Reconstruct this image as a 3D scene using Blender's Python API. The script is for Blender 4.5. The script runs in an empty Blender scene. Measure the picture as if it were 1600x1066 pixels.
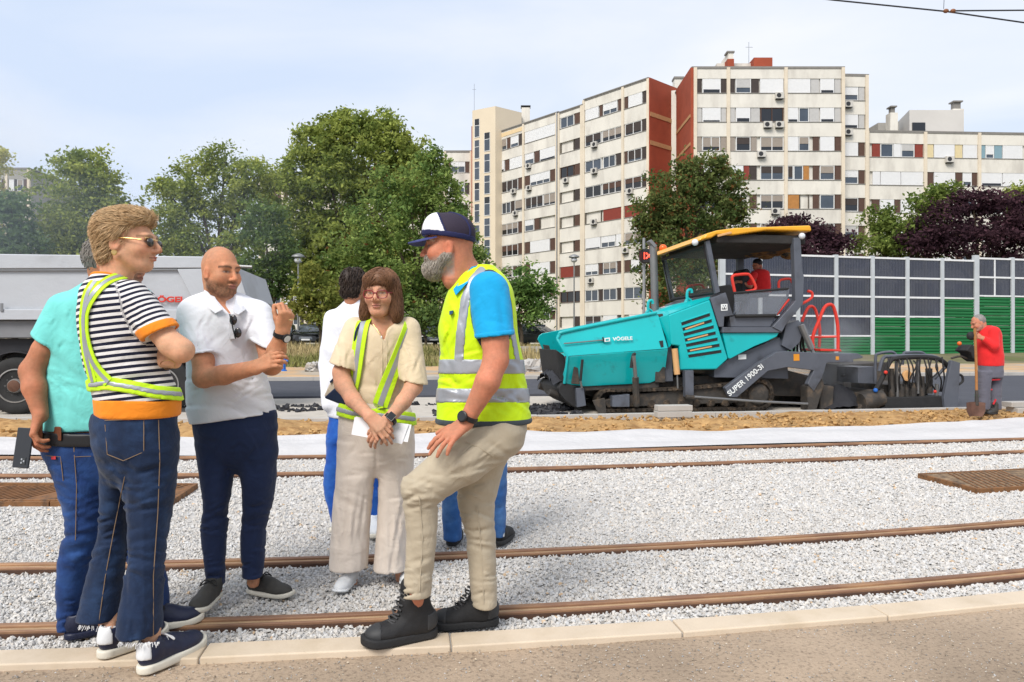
import bpy, math, random
import numpy as np
from mathutils import Vector, Matrix

# ------------------------------------------------------------------ camera, sky, sun, exposure
SC = bpy.context.scene
COL = SC.collection
F, H = 1130.0, 1.28                      # focal length in photo pixels, camera height
cam_d = bpy.data.cameras.new('camera'); cam = bpy.data.objects.new('camera', cam_d); COL.objects.link(cam)
cam.location = (0, 0, H); cam.rotation_euler = (math.radians(90), 0, 0)
cam_d.sensor_width = 36; cam_d.lens = 36 * F / 1600; cam_d.clip_end = 6000; cam_d.clip_start = .05
SC.camera = cam
SUN_EL, SUN_AZ = math.radians(46), math.radians(-152)       # azimuth from +Y towards +X
sd = bpy.data.lights.new('sun', 'SUN'); sun = bpy.data.objects.new('sun', sd); COL.objects.link(sun)
sd.energy = 2.5; sd.angle = math.radians(26); sd.color = (1, .95, .88)
sdir = Vector((math.sin(SUN_AZ) * math.cos(SUN_EL), math.cos(SUN_AZ) * math.cos(SUN_EL), math.sin(SUN_EL)))
sun.rotation_euler = sdir.to_track_quat('Z', 'Y').to_euler(); sun.location = sdir * 50
W = bpy.data.worlds.new('World'); SC.world = W; W.use_nodes = True
nt = W.node_tree; N = nt.nodes; L = nt.links
bg = N['Background']
sky = N.new('ShaderNodeTexSky'); sky.sky_type = 'NISHITA'; sky.sun_disc = False
sky.sun_elevation = SUN_EL; sky.sun_rotation = SUN_AZ; sky.air_density = 1.0; sky.dust_density = 2.0; sky.ozone_density = 1.5
tc = N.new('ShaderNodeTexCoord')
mp = N.new('ShaderNodeMapping'); mp.inputs['Scale'].default_value = (1.1, 1.1, 3.2); mp.inputs['Location'].default_value = (3.3, .4, .2)
n1 = N.new('ShaderNodeTexNoise'); n1.inputs['Scale'].default_value = 1.5; n1.inputs['Detail'].default_value = 6; n1.inputs['Roughness'].default_value = .5; n1.inputs['Distortion'].default_value = .5
rp = N.new('ShaderNodeValToRGB'); rp.color_ramp.elements[0].position = .34; rp.color_ramp.elements[1].position = .64
rp.color_ramp.elements[0].color = (5.2, 6.0, 7.4, 1); rp.color_ramp.elements[1].color = (7.2, 7.35, 7.7, 1)     # thin blue cloud to white cloud
mx = N.new('ShaderNodeMix'); mx.data_type = 'RGBA'; mx.inputs['Factor'].default_value = .88
L.new(tc.outputs['Generated'], mp.inputs['Vector']); L.new(mp.outputs[0], n1.inputs['Vector'])
L.new(n1.outputs['Fac'], rp.inputs[0]); L.new(rp.outputs[0], mx.inputs['B'])
L.new(sky.outputs[0], mx.inputs['A']); L.new(mx.outputs['Result'], bg.inputs[0])
bg.inputs[1].default_value = .1
SC.view_settings.view_transform = 'Standard'; SC.view_settings.look = 'None'
SC.view_settings.exposure = 0.52; SC.view_settings.gamma = 1; SC.view_settings.use_curve_mapping = False
SC.render.engine = 'CYCLES'; SC.cycles.max_bounces = 8; SC.cycles.transparent_max_bounces = 12

# ------------------------------------------------------------------ helpers
random.seed(7); RNG = np.random.default_rng(11)
CA, SA = .9904, .1382                    # direction of the rails in plan
UV = Matrix(((CA, -SA, 0, 0), (SA, CA, 0, 0), (0, 0, 1, 0), (0, 0, 0, 1)))
def uv(u, v, z=0): return Vector((CA * u - SA * v, SA * u + CA * v, z))
def bend(u, v):                          # the tracks and kerbs lie in a gentle curve
    u = np.asarray(u, float); v = np.asarray(v, float); d = u - .5; a = np.abs(d)
    k = np.where(d < 0, .0172, np.clip(.02 - .003 * (v - 3.2), .004, .02)); D = np.minimum(a, np.where(d < 0, 7.0, 3 + v * .4))
    return k * (D * D + 2 * D * (a - D) * .6) * np.clip((15 - v) / 3, 0, 1)
def UB(p): u, v, z = p; return uv(u, v + float(bend(u, v)), z)
def P(px, py, Y): return Vector(((px - 800) / F * Y, Y, H - (py - 533) / F * Y))
def onv(px, py, v):                      # photo pixel on the vertical plane v -> (u, z)
    k = (px - 800) / F; Y = v / (CA - SA * k); X = k * Y
    return (CA * X + SA * Y, H - (py - 533) / F * Y)
def lin(c): return c / 12.92 if c <= .04045 else ((c + .055) / 1.055) ** 2.4
def C(r, g, b, k=.85): return (lin(r / 255) * k, lin(g / 255) * k, lin(b / 255) * k, 1)

MATS = {}
def mat(name, col=None, rough=.6, metal=0, var=.12, vs=4, bump=0, bs=60, attr=None, spec=.4, coat=0, stretch=(1, 1, 1),
        col2=None, c2=(.45, .6), c2s=3, sheen=0, alpha=1, emit=None, es=1, trans=0, wave=None, wr=0):
    if name in MATS: return MATS[name]
    m = bpy.data.materials.new(name); m.use_nodes = True; MATS[name] = m
    nt = m.node_tree; N = nt.nodes; L = nt.links; b = N['Principled BSDF']
    col = col or (.5, .5, .5, 1)
    b.inputs['Roughness'].default_value = rough; b.inputs['Metallic'].default_value = metal
    b.inputs['Specular IOR Level'].default_value = spec; b.inputs['Coat Weight'].default_value = coat
    b.inputs['Sheen Weight'].default_value = sheen; b.inputs['Alpha'].default_value = alpha
    b.inputs['Transmission Weight'].default_value = trans
    if emit: b.inputs['Emission Color'].default_value = emit; b.inputs['Emission Strength'].default_value = es
    t = N.new('ShaderNodeTexCoord'); mpn = N.new('ShaderNodeMapping'); mpn.inputs['Scale'].default_value = stretch
    L.new(t.outputs['Object'], mpn.inputs[0]); vec = mpn.outputs[0]
    out = None
    if attr:
        a = N.new('ShaderNodeAttribute'); a.attribute_name = attr; out = a.outputs['Color']
    def noise(sc, det=4, ro=.55):
        n = N.new('ShaderNodeTexNoise'); n.inputs['Scale'].default_value = sc; n.inputs['Detail'].default_value = det
        n.inputs['Roughness'].default_value = ro; L.new(vec, n.inputs['Vector']); return n.outputs['Fac']
    if col2:
        r = N.new('ShaderNodeMapRange'); r.inputs[1].default_value = c2[0]; r.inputs[2].default_value = c2[1]; L.new(noise(c2s, 8, .62), r.inputs[0])
        x = N.new('ShaderNodeMix'); x.data_type = 'RGBA'; L.new(r.outputs[0], x.inputs['Factor'])
        if out: L.new(out, x.inputs['A'])
        else: x.inputs['A'].default_value = col
        x.inputs['B'].default_value = col2; out = x.outputs['Result']
    if var:
        r = N.new('ShaderNodeMapRange'); r.inputs[1].default_value = .3; r.inputs[2].default_value = .7
        r.inputs[3].default_value = 1 - var; r.inputs[4].default_value = 1 + var; L.new(noise(vs, 6), r.inputs[0])
        x = N.new('ShaderNodeVectorMath'); x.operation = 'SCALE'
        if out: L.new(out, x.inputs[0])
        else: x.inputs[0].default_value = col[:3]
        L.new(r.outputs[0], x.inputs['Scale']); out = x.outputs[0]
    if out: L.new(out, b.inputs['Base Color'])
    else: b.inputs['Base Color'].default_value = col
    if bump:
        bn = N.new('ShaderNodeBump'); bn.inputs['Strength'].default_value = bump; bn.inputs['Distance'].default_value = .5 / bs
        if wave:
            w = N.new('ShaderNodeTexWave'); w.bands_direction = wave; w.inputs['Scale'].default_value = bs; L.new(vec, w.inputs[0]); L.new(w.outputs['Fac'], bn.inputs['Height'])
        else: L.new(noise(bs, 5, .6), bn.inputs['Height'])
        if wr:
            b2 = N.new('ShaderNodeBump'); b2.inputs['Strength'].default_value = wr; b2.inputs['Distance'].default_value = .03
            n2 = N.new('ShaderNodeTexNoise'); n2.inputs['Scale'].default_value = 9; n2.inputs['Detail'].default_value = 3; n2.inputs['Roughness'].default_value = .5; n2.inputs['Distortion'].default_value = 1.6
            L.new(vec, n2.inputs['Vector']); L.new(n2.outputs['Fac'], b2.inputs['Height']); L.new(b2.outputs[0], bn.inputs['Normal'])
        L.new(bn.outputs[0], b.inputs['Normal'])
    return m

BASE = {}
def put(o, parent=None, label=None, cat=None, group=None, kind=None):
    if label: o['label'] = label
    if cat: o['category'] = cat
    if group: o['group'] = group
    if kind: o['kind'] = kind
    return o
def thing(name, label, cat, loc, group=None):
    o = bpy.data.objects.new(name, None); COL.objects.link(o); o.location = loc; o.empty_display_size = .2
    BASE[o.name] = Vector(loc); return put(o, None, label, cat, group)
def link(name, me, parent=None):
    o = bpy.data.objects.new(name, me); COL.objects.link(o)
    if parent: o.parent = parent; BASE[o.name] = BASE.get(parent.name, Vector((0, 0, 0)))
    return o
def npmesh(name, V, Fc, m, parent=None, smooth=True, attrs=None, fmat=None):
    """V (n,3) world coordinates, Fc (m,k) int array"""
    V = np.asarray(V, np.float32)
    if parent is not None: V = V - np.array(BASE.get(parent.name, Vector((0, 0, 0))), np.float32)
    me = bpy.data.meshes.new(name); n, k = Fc.shape
    me.vertices.add(len(V)); me.vertices.foreach_set('co', V.ravel())
    me.loops.add(n * k); me.loops.foreach_set('vertex_index', Fc.astype(np.int32).ravel())
    me.polygons.add(n); me.polygons.foreach_set('loop_start', np.arange(0, n * k, k, dtype=np.int32))
    me.update(calc_edges=True)
    for mm in (m if isinstance(m, list) else [m]): me.materials.append(mm)
    if fmat is not None: me.polygons.foreach_set('material_index', np.asarray(fmat, np.int32))
    me.polygons.foreach_set('use_smooth', np.full(n, smooth))
    for an, A in (attrs or {}).items():
        A = np.asarray(A, np.float32)
        if A.ndim == 1:
            at = me.attributes.new(an, 'FLOAT', 'POINT'); at.data.foreach_set('value', A)
        else:
            at = me.color_attributes.new(an, 'FLOAT_COLOR', 'POINT')
            at.data.foreach_set('color', np.concatenate([A, np.ones((len(A), 1), np.float32)], 1).ravel())
    me.validate(); return link(name, me, parent)

class MB:
    """collects shapes into one mesh; M maps its coordinates to the world"""
    def __init__(s, M=None): s.v = []; s.f = []; s.M = M or Matrix()
    def add(s, vs, fs):
        b = len(s.v); s.v += [s.M(p) if callable(s.M) else s.M @ Vector(p) for p in vs]; s.f += [[b + i for i in f] for f in fs]; return s
    def box(s, x0, x1, y0, y1, z0, z1):
        return s.add([(x0, y0, z0), (x1, y0, z0), (x1, y1, z0), (x0, y1, z0), (x0, y0, z1), (x1, y0, z1), (x1, y1, z1), (x0, y1, z1)],
                     [(0, 3, 2, 1), (4, 5, 6, 7), (0, 1, 5, 4), (1, 2, 6, 5), (2, 3, 7, 6), (3, 0, 4, 7)])
    def hexa(s, p): return s.add(p, [(0, 3, 2, 1), (4, 5, 6, 7), (0, 1, 5, 4), (1, 2, 6, 5), (2, 3, 7, 6), (3, 0, 4, 7)])
    def prism(s, poly, y0, y1):          # polygon of (x, z) run from y0 to y1
        n = len(poly); a = sum(poly[i][0] * poly[(i + 1) % n][1] - poly[(i + 1) % n][0] * poly[i][1] for i in range(n))
        if a < 0: poly = poly[::-1]
        vs = [(x, y0, z) for x, z in poly] + [(x, y1, z) for x, z in poly]
        return s.add(vs, [list(range(n)), list(range(2 * n - 1, n - 1, -1))] + [(i, i + n, (i + 1) % n + n, (i + 1) % n) for i in range(n)])
    def tube(s, pts, r, n=8, close=False):
        pts = [Vector(p) for p in pts]; m = len(pts); rs = r if isinstance(r, (list, tuple)) else [r] * m
        vs = []; up = None
        for i, p in enumerate(pts):
            d = (pts[min(i + 1, m - 1)] - pts[max(i - 1, 0)]) if not close else (pts[(i + 1) % m] - pts[i - 1])
            d.normalize()
            if up is None: up = Vector((0, 0, 1)) if abs(d.z) < .9 else Vector((1, 0, 0))
            a = d.cross(up).normalized(); up = a.cross(d).normalized()
            vs += [p + (a * math.cos(t) + up * math.sin(t)) * rs[i] for t in (2 * math.pi * j / n for j in range(n))]
        fs = [(i * n + j, i * n + (j + 1) % n, (i + 1) * n + (j + 1) % n, (i + 1) * n + j) for i in range(m - 1) for j in range(n)]
        if close: fs += [((m - 1) * n + j, (m - 1) * n + (j + 1) % n, (j + 1) % n, j) for j in range(n)]
        else: fs += [list(range(n))[::-1], [(m - 1) * n + j for j in range(n)]]
        return s.add(vs, fs)
    def sweep(s, u0, u1, n, y0, y1, z0, z1):      # long box cut into n lengths, to follow a bend
        vs = [(u0 + (u1 - u0) * i / n, y, z) for i in range(n + 1) for y, z in ((y0, z0), (y1, z0), (y1, z1), (y0, z1))]
        fs = [(4 * i + j, 4 * i + 4 + j, 4 * i + 4 + (j + 1) % 4, 4 * i + (j + 1) % 4) for i in range(n) for j in range(4)]
        return s.add(vs, fs + [(0, 1, 2, 3), (4 * n + 3, 4 * n + 2, 4 * n + 1, 4 * n)])
    def cyl(s, a, b, r, n=16, r2=None): return s.tube([a, b], [r, r if r2 is None else r2], n)
    def ring(s, c, ax, prof, n=24):      # lathe: prof = [(radius, offset along ax)]
        c = Vector(c); ax = Vector(ax).normalized(); u = ax.orthogonal().normalized(); w = ax.cross(u); k = len(prof)
        vs = [c + ax * h + (u * math.cos(t) + w * math.sin(t)) * r for r, h in prof for t in (2 * math.pi * j / n for j in range(n))]
        fs = [(i * n + j, i * n + (j + 1) % n, (i + 1) * n + (j + 1) % n, (i + 1) * n + j) for i in range(k - 1) for j in range(n)]
        fs += [list(range(n))[::-1], [(k - 1) * n + j for j in range(n)]]
        return s.add(vs, fs)
    def ball(s, c, r, n=10, sq=(1, 1, 1)):
        c = Vector(c); vs = []; fs = []; m = n
        for i in range(m + 1):
            for j in range(2 * n):
                a = math.pi * i / m; t = math.pi * j / n
                vs.append(c + Vector((math.sin(a) * math.cos(t) * sq[0], math.sin(a) * math.sin(t) * sq[1], math.cos(a) * sq[2])) * r)
        for i in range(m):
            for j in range(2 * n): fs.append((i * 2 * n + j, (i + 1) * 2 * n + j, (i + 1) * 2 * n + (j + 1) % (2 * n), i * 2 * n + (j + 1) % (2 * n)))
        return s.add(vs, fs)
    def build(s, name, m, parent=None, bevel=0, smooth=False, seg=2):
        b = BASE.get(parent.name, Vector((0, 0, 0))) if parent else Vector((0, 0, 0))
        me = bpy.data.meshes.new(name); me.from_pydata([v - b for v in s.v], [], s.f)
        for mm in (m if isinstance(m, list) else [m]): me.materials.append(mm)
        if smooth or bevel: me.polygons.foreach_set('use_smooth', [True] * len(me.polygons))
        o = link(name, me, parent)
        if smooth and not bevel: me.set_sharp_from_angle(angle=math.radians(40))
        if bevel:
            md = o.modifiers.new('bevel', 'BEVEL'); md.width = bevel; md.segments = seg; md.limit_method = 'ANGLE'; md.angle_limit = math.radians(35); md.harden_normals = True
        return o
def solid(name, m, fn, parent=None, M=None, **k):
    b = MB(M); fn(b); return b.build(name, m, parent, **k)
def text(name, s, size, M, m, parent, ext=.002, align='CENTER', shear=0, bold=0, sx=1):
    cu = bpy.data.curves.new('t', 'FONT'); cu.body = s; cu.size = size; cu.extrude = ext; cu.align_x = align; cu.align_y = 'CENTER'; cu.shear = shear; cu.bevel_depth = bold; cu.bevel_resolution = 0
    o = bpy.data.objects.new('t', cu); COL.objects.link(o); dg = bpy.context.evaluated_depsgraph_get()
    me = bpy.data.meshes.new_from_object(o.evaluated_get(dg)); bpy.data.objects.remove(o); bpy.data.curves.remove(cu)
    b = BASE.get(parent.name, Vector((0, 0, 0)))
    for v in me.vertices: p = v.co.copy(); p.x *= sx; v.co = (M @ p) - b
    me.name = name; me.materials.clear(); me.materials.append(m); return link(name, me, parent)
def smoothpts(pts, k=4):                  # Catmull-Rom through points
    pts = [Vector(p) for p in pts]; out = []
    for i in range(len(pts) - 1):
        p0, p1, p2, p3 = pts[max(i - 1, 0)], pts[i], pts[i + 1], pts[min(i + 2, len(pts) - 1)]
        for j in range(k):
            t = j / k; out.append(.5 * ((2 * p1) + (p2 - p0) * t + (2 * p0 - 5 * p1 + 4 * p2 - p3) * t * t + (3 * p1 - p0 - 3 * p2 + p3) * t ** 3))
    return out + [pts[-1]]

# value noise on numpy points
_T = np.random.default_rng(3).random(65536).astype(np.float32)
def vn(Pn, s=1.0, seed=0):
    Q = np.asarray(Pn, np.float32) * s + seed * 17.31; I = np.floor(Q).astype(np.int64); f = Q - I; f = f * f * (3 - 2 * f); r = 0
    for dx in (0, 1):
        for dy in (0, 1):
            for dz in (0, 1):
                h = ((I[:, 0] + dx) * 73856093 ^ (I[:, 1] + dy) * 19349663 ^ (I[:, 2] + dz) * 83492791) & 65535
                w = (f[:, 0] if dx else 1 - f[:, 0]) * (f[:, 1] if dy else 1 - f[:, 1]) * (f[:, 2] if dz else 1 - f[:, 2])
                r = r + _T[h] * w
    return r * 2 - 1
def fbm(Pn, s=1.0, o=4, seed=0):
    r = 0; a = 1.0
    for i in range(o): r = r + a * vn(Pn, s * 2 ** i, seed + i); a *= .5
    return r
# ------------------------------------------------------------------ ground, kerbs, rails, gravel
M_soil = mat('bare_soil', C(150, 140, 110, .6), .95, var=.25, vs=.4, bump=.6, bs=6, col2=C(120, 125, 75, .6), c2s=.25)
M_conc = mat('kerb_concrete', C(228, 210, 186, .76), .85, var=.07, vs=3, bump=.25, bs=120, col2=C(205, 186, 158, .78), c2=(.5, .75), c2s=2.2)
M_conc2 = mat('grey_concrete', C(196, 192, 186, .75), .9, var=.1, vs=2, bump=.3, bs=60)
M_grit = mat('gritty_asphalt', C(192, 170, 146, .7), .95, var=.24, vs=1.3, bump=1, bs=90, col2=C(140, 122, 104, .64), c2=(.5, .72), c2s=55)
M_ballbase = mat('gravel_bed', C(210, 206, 200, .74), .95, var=.15, vs=50, bump=.8, bs=60, col2=C(170, 165, 160, .66), c2=(.56, .75), c2s=70)
M_stone = mat('white_gravel', None, .9, var=.1, vs=30, attr='Col', bump=.3, bs=150)
M_rail = mat('rusty_rail', C(150, 112, 88, .72), .62, metal=.1, var=.2, vs=5, bump=.25, bs=80, col2=C(188, 146, 108, .72), c2=(.42, .66), c2s=7, stretch=(.3, 1, 1))
M_groove = mat('rail_groove_dust', C(196, 164, 128, .7), .9, var=.15, vs=12, bump=.4, bs=90)
M_railside = mat('dark_rail_side', C(92, 66, 52, .7), .8, var=.2, vs=10, bump=.3, bs=80)
M_sheet = mat('white_geotextile', C(222, 220, 220, .72), .9, var=.05, vs=3, bump=.5, bs=14)
M_sand = mat('orange_sand', C(206, 164, 108, .72), .95, var=.22, vs=2.5, bump=1, bs=22, col2=C(168, 124, 74, .7), c2=(.45, .65), c2s=7)
M_base = mat('pale_road_base', C(206, 198, 186, .75), .95, var=.12, vs=2, bump=.5, bs=60, col2=C(150, 142, 132, .7), c2=(.55, .8), c2s=2)
M_asph = mat('fresh_asphalt', C(88, 90, 100, .55), .75, var=.15, vs=2, bump=.7, bs=140)
M_asph_blk = mat('black_asphalt_lumps', (.02, .02, .024, 1), .55, var=.3, vs=30, bump=.8, bs=60)
M_rust = mat('rusty_steel_cover', C(158, 112, 72, .65), .75, metal=.2, var=.2, vs=9, bump=.6, bs=70, col2=C(94, 78, 64, .6), c2=(.5, .7), c2s=14)
M_rustpale = mat('dusty_rusty_cover', C(168, 140, 108, .65), .85, var=.25, vs=14, bump=.6, bs=70, col2=C(110, 90, 70, .6), c2=(.42, .6), c2s=20)

def sheet(name, u0, u1, v0, v1, nu, nv, m, zf, kind='structure', edge=None):
    uu, vv = np.meshgrid(np.linspace(u0, u1, nu), np.linspace(v0, v1, nv))
    p = np.stack([uu.ravel(), vv.ravel(), 0 * uu.ravel()], 1); z = zf(p)
    if edge is not None: p[:, 1] += edge(p)
    p[:, 1] += bend(p[:, 0], p[:, 1])
    Wd = np.stack([CA * p[:, 0] - SA * p[:, 1], SA * p[:, 0] + CA * p[:, 1], z], 1)
    i = np.arange(nu * nv).reshape(nv, nu); Fc = np.stack([i[:-1, :-1], i[:-1, 1:], i[1:, 1:], i[1:, :-1]], -1).reshape(-1, 4)
    o = npmesh(name, Wd, Fc, m); o['kind'] = kind; return o

# the land: one sheet to the horizon, a bank up to the houses' level
def land(p):
    v = p[:, 1]; return np.interp(v, [-3000, 24, 31, 44, 6000], [-.06, -.06, .18, .95, .95])
vs_ = [-60, 0, 10, 20, 24, 28, 31, 34, 38, 44, 60, 120, 400, 3000]
uu = np.linspace(-3000, 3000, 13); g = np.array([(u, v, 0) for v in vs_ for u in uu], float); z = land(g)
i = np.arange(len(g)).reshape(len(vs_), 13)
npmesh('ground', np.stack([CA * g[:, 0] - SA * g[:, 1], SA * g[:, 0] + CA * g[:, 1], z], 1),
       np.stack([i[:-1, :-1], i[:-1, 1:], i[1:, 1:], i[1:, :-1]], -1).reshape(-1, 4), M_soil, smooth=False)['kind'] = 'structure'

sheet('pavement', -7, 8, -1.5, 2.99, 300, 120, M_grit, lambda p: -.002 + .006 * fbm(p, 2.5, 3) + .003 * vn(p, 30, 2))
# grit lying on the pavement
SHAPES = {'cube': ([(x, y, z) for z in (-1, 1) for y in (-1, 1) for x in (-1, 1)], [(0, 2, 3, 1), (4, 5, 7, 6), (0, 1, 5, 4), (2, 6, 7, 3), (0, 4, 6, 2), (1, 3, 7, 5)], .25),
          'chip': ([(-1, -1, -1), (1, -1, -1), (1, 1, -1), (-1, 1, -1), (-.6, -.6, 1), (.7, -.3, 1), (0, .7, 1)], [(4, 5, 6), (0, 1, 4), (1, 5, 4), (1, 2, 5), (2, 6, 5), (2, 3, 6), (3, 0, 4), (3, 4, 6)], .12),
          'shard': ([(-1, -1, -1), (1, -1, -1), (1, 1, -1), (-1, 1, -1), (0, 0, 1)], [(0, 1, 4), (1, 2, 4), (2, 3, 4), (3, 0, 4)], .12)}
def stones(name, pts, size, cols, m, parent=None, flat=.75, shape='cube'):
    vs, fs, tl = SHAPES[shape]; n = len(pts); base = np.array(vs, np.float32) * .5; fcs = np.array(fs); q = len(vs)
    B = base[None] * (1 + RNG.uniform(-.45, .45, (n, q, 3))) * RNG.uniform(.7, 1.3, (n, 1, 3)) * np.array([1, 1, flat])
    if shape == 'shard': B[:, 4, :2] += RNG.uniform(-.35, .35, (n, 2))
    a = RNG.uniform(0, 6.28, (n, 3))
    for k, (i0, i1) in enumerate(((0, 1), (1, 2), (0, 2))):
        an = a[:, k] if k == 0 else (a[:, k] - 3.14) * tl; c_, s_ = np.cos(an), np.sin(an)
        x, y = B[:, :, i0].copy(), B[:, :, i1].copy(); B[:, :, i0] = x * c_[:, None] - y * s_[:, None]; B[:, :, i1] = x * s_[:, None] + y * c_[:, None]
    V = (B * np.asarray(size).reshape(-1, 1, 1) + pts[:, None, :]).reshape(-1, 3)
    Fc = (fcs[None] + q * np.arange(n)[:, None, None]).reshape(-1, fcs.shape[1])
    return npmesh(name, V, Fc, m, parent, smooth=False, attrs={'Col': np.repeat(cols, q, 0)})
def uvw(u, v, z):
    v = v + bend(u, v); return np.stack([CA * u - SA * v, SA * u + CA * v, z], 1)
def greys(n, lo, hi, warm=.06):
    g = RNG.uniform(lo, hi, n); w = RNG.uniform(0, warm, n); return np.stack([g * (1 + w), g, g * (1 - w * 1.3)], 1)

n = 15000; u = RNG.uniform(-4.2, 4.6, n); v = RNG.uniform(1.6, 2.985, n)
o = stones('loose_grit', uvw(u, v, np.full(n, .002)), RNG.uniform(.002, .007, n), greys(n, .16, .46, .22), M_stone, shape='shard'); o['kind'] = 'stuff'
put(o, label='fine brown grit strewn over the pavement in front of the kerb', cat='grit')

kerb = solid('kerb', M_conc2, lambda b: b.sweep(-8, 9.5, 35, 2.995, 3.118, -.12, .012), M=UB); kerb['kind'] = 'structure'
for k in range(-8, 9):
    u0 = k * 1.0 + .135 + .03
    solid('kerb_stone', M_conc, lambda b: b.box(u0 + .003, u0 + .997, 2.985, 3.128, -.13, .024 + random.uniform(-.002, .002)), kerb, UB, bevel=.008)

# gravel bed and stones
sheet('gravel_bed', -16, 18, 3.12, 8.6, 170, 50, M_ballbase, lambda p: -.012 + .008 * fbm(p, 1.2, 3, 5))
RAILS = (3.37, 4.28, 7.085, 8.12)
PLATES = ((-6.7, -1.84, 5.85, 6.59), (4.71, 9.6, 5.23, 6.03))
def gravel(n, v0, v1, half, s0, s1, name, shape):
    v = RNG.uniform(v0, v1, n); u = RNG.uniform(-1, 1, n) * (half + (v - v0) * .75) + .12 * v
    ok = np.ones(n, bool)
    for r in RAILS: ok &= np.abs(v + .007 - r) > .05
    for a, b, c, d in PLATES: ok &= ~((u > a) & (u < b) & (v > c) & (v < d))
    u, v = u[ok], v[ok]; n = len(u); p = np.stack([u, v, 0 * u], 1)
    z = -.006 + .008 * fbm(p, 1.2, 3, 5) + RNG.uniform(-.003, .008, n)
    c = greys(n, .45, .58, .07); d = RNG.random(n) < .03; c[d] *= .65; e = RNG.random(n) < .012; c[e] *= np.array([1.05, .8, .55])
    o = stones(name, uvw(u, v, z), RNG.uniform(s0, s1, n), c, M_stone, flat=.62 if shape == 'chip' else .8, shape=shape); o['kind'] = 'stuff'; return o
put(gravel(56000, 3.135, 4.15, 4.3, .006, .018, 'near_gravel', 'chip'), label='pale crushed stone between the kerb and the middle of the near tram track', cat='gravel')
put(gravel(56000, 4.15, 5.1, 5.0, .006, .019, 'middle_gravel', 'shard'), label='pale crushed stone just beyond the middle of the near tram track', cat='gravel')
put(gravel(72000, 5.1, 8.45, 6.2, .010, .026, 'far_gravel', 'shard'), label='pale crushed stone between the two tram tracks and around the far one', cat='gravel')

def rail(v, label):
    t = thing('tram_rail', label, 'rail', uv(0, v, 0), 'rusty grooved tram rails')
    U0, U1 = -18, 24
    solid('rail_head', M_rail, lambda b: b.sweep(U0, U1, 60, v + .004, v + .042, -.1, .026), t, UB, bevel=.006)
    solid('guard_lip', M_rail, lambda b: b.sweep(U0, U1, 60, v - .046, v - .030, -.1, .021), t, UB, bevel=.006)
    solid('groove', M_groove, lambda b: b.sweep(U0, U1, 60, v - .0298, v + .0038, -.1, .014), t, UB)
    solid('web', M_railside, lambda b: b.sweep(U0, U1, 60, v - .056, v - .0465, -.1, .008), t, UB)
rail(RAILS[0], 'rusty grooved tram rail nearest the pale kerb')
rail(RAILS[1], 'second rusty tram rail from the kerb, far rail of the near track')
rail(RAILS[2], 'thin rusty rail, near one of the far track')
rail(RAILS[3], 'farthest rusty rail, running along the white ground sheet')

def cover(u0, u1, v0, v1, m, label, n):
    t = thing('drain_cover', label, 'drain cover', uv(u0, v0, 0), 'rusty steel covers between the tracks')
    solid('frame', M_rust, lambda b: (b.box(u0, u1, v0, v0 + .03, -.05, .034), b.box(u0, u1, v1 - .03, v1, -.05, .034),
          b.box(u0, u0 + .03, v0 + .031, v1 - .031, -.05, .034), b.box(u1 - .03, u1, v0 + .031, v1 - .031, -.05, .034)), t, UB, bevel=.004)
    w = (u1 - u0 - .06) / n
    for k in range(n):
        a = u0 + .03 + k * w
        pl = solid('plate', m, lambda b: b.box(a + .004, a + w - .004, v0 + .034, v1 - .034, -.05, .026), t, UB, bevel=.003)
        def bars(b):
            q = int(w / .06)
            for i in range(q):
                x0 = a + .02 + i * (w - .04) / q
                b.hexa([(x0, v0 + .05, .0255), (x0 + .02, v0 + .05, .0255), (x0 + .02 + (-1) ** k * .0 + .25, v1 - .05, .0255), (x0 + .25, v1 - .05, .0255),
                        (x0, v0 + .05, .032), (x0 + .02, v0 + .05, .032), (x0 + .27, v1 - .05, .032), (x0 + .25, v1 - .05, .032)]) if x0 + .28 < a + w - .01 else None
        solid('tread_bars', M_rust, bars, pl, UB)
cover(-6.5, -1.85, 5.87, 6.57, M_rust, 'rusty ribbed steel cover at the left, behind the man holding a phone', 5)
cover(4.73, 9.5, 5.25, 6.02, M_rustpale, 'dusty rusted steel cover in the gravel at the far right', 5)

# white ground sheet, sand and the road edge
sheet('sand_verge', -18, 26, 8.9, 11.31, 420, 60, M_sand,
      lambda p: .03 + .05 * fbm(p, 1.1, 4, 9) * np.clip((p[:, 1] - 9.0), 0, 1) + .035 * np.exp(-((p[:, 1] - 10.2) / .6) ** 2) + .02 * vn(p, 9, 3)
      + .22 * np.exp(-(((p[:, 0] + 2.3) / .75) ** 2 + ((p[:, 1] - 10.2) / .55) ** 2)) + .12 * np.exp(-(((p[:, 0] + 5.6) / 1.6) ** 2 + ((p[:, 1] - 10.6) / .5) ** 2)))
o = sheet('geotextile_sheet', -18, 26, 8.22, 9.3, 500, 26, M_sheet,
      lambda p: .02 + .09 * (p[:, 1] - 8.2) / 1.1 + .03 * fbm(p * np.array([.6, 1.5, 1]), 1.5, 3, 4) * np.clip((p[:, 1] - 8.3) * 2, 0, 1) + .012 * np.sin(p[:, 1] * 9 + p[:, 0] * .7),
      kind='', edge=lambda p: (p[:, 1] - 8.2) / 1.1 * (.3 * fbm(p * np.array([1, 0, 0]), .35, 3, 8) - .1))
del o['kind']; put(o, label='white geotextile sheet laid along the far tram track', cat='fabric sheet')
n = 2600; u = RNG.uniform(-9, 12, n); v = RNG.uniform(9.45, 11.25, n); z = .05 + RNG.uniform(0, .04, n)
c = np.array([.44, .27, .11]) * RNG.uniform(.6, 1.15, (n, 1))
o = stones('sand_clods', uvw(u, v, z), RNG.uniform(.012, .05, n), c, M_stone); put(o, label='clods of orange sand on the verge', cat='sand', kind='stuff')

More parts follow.
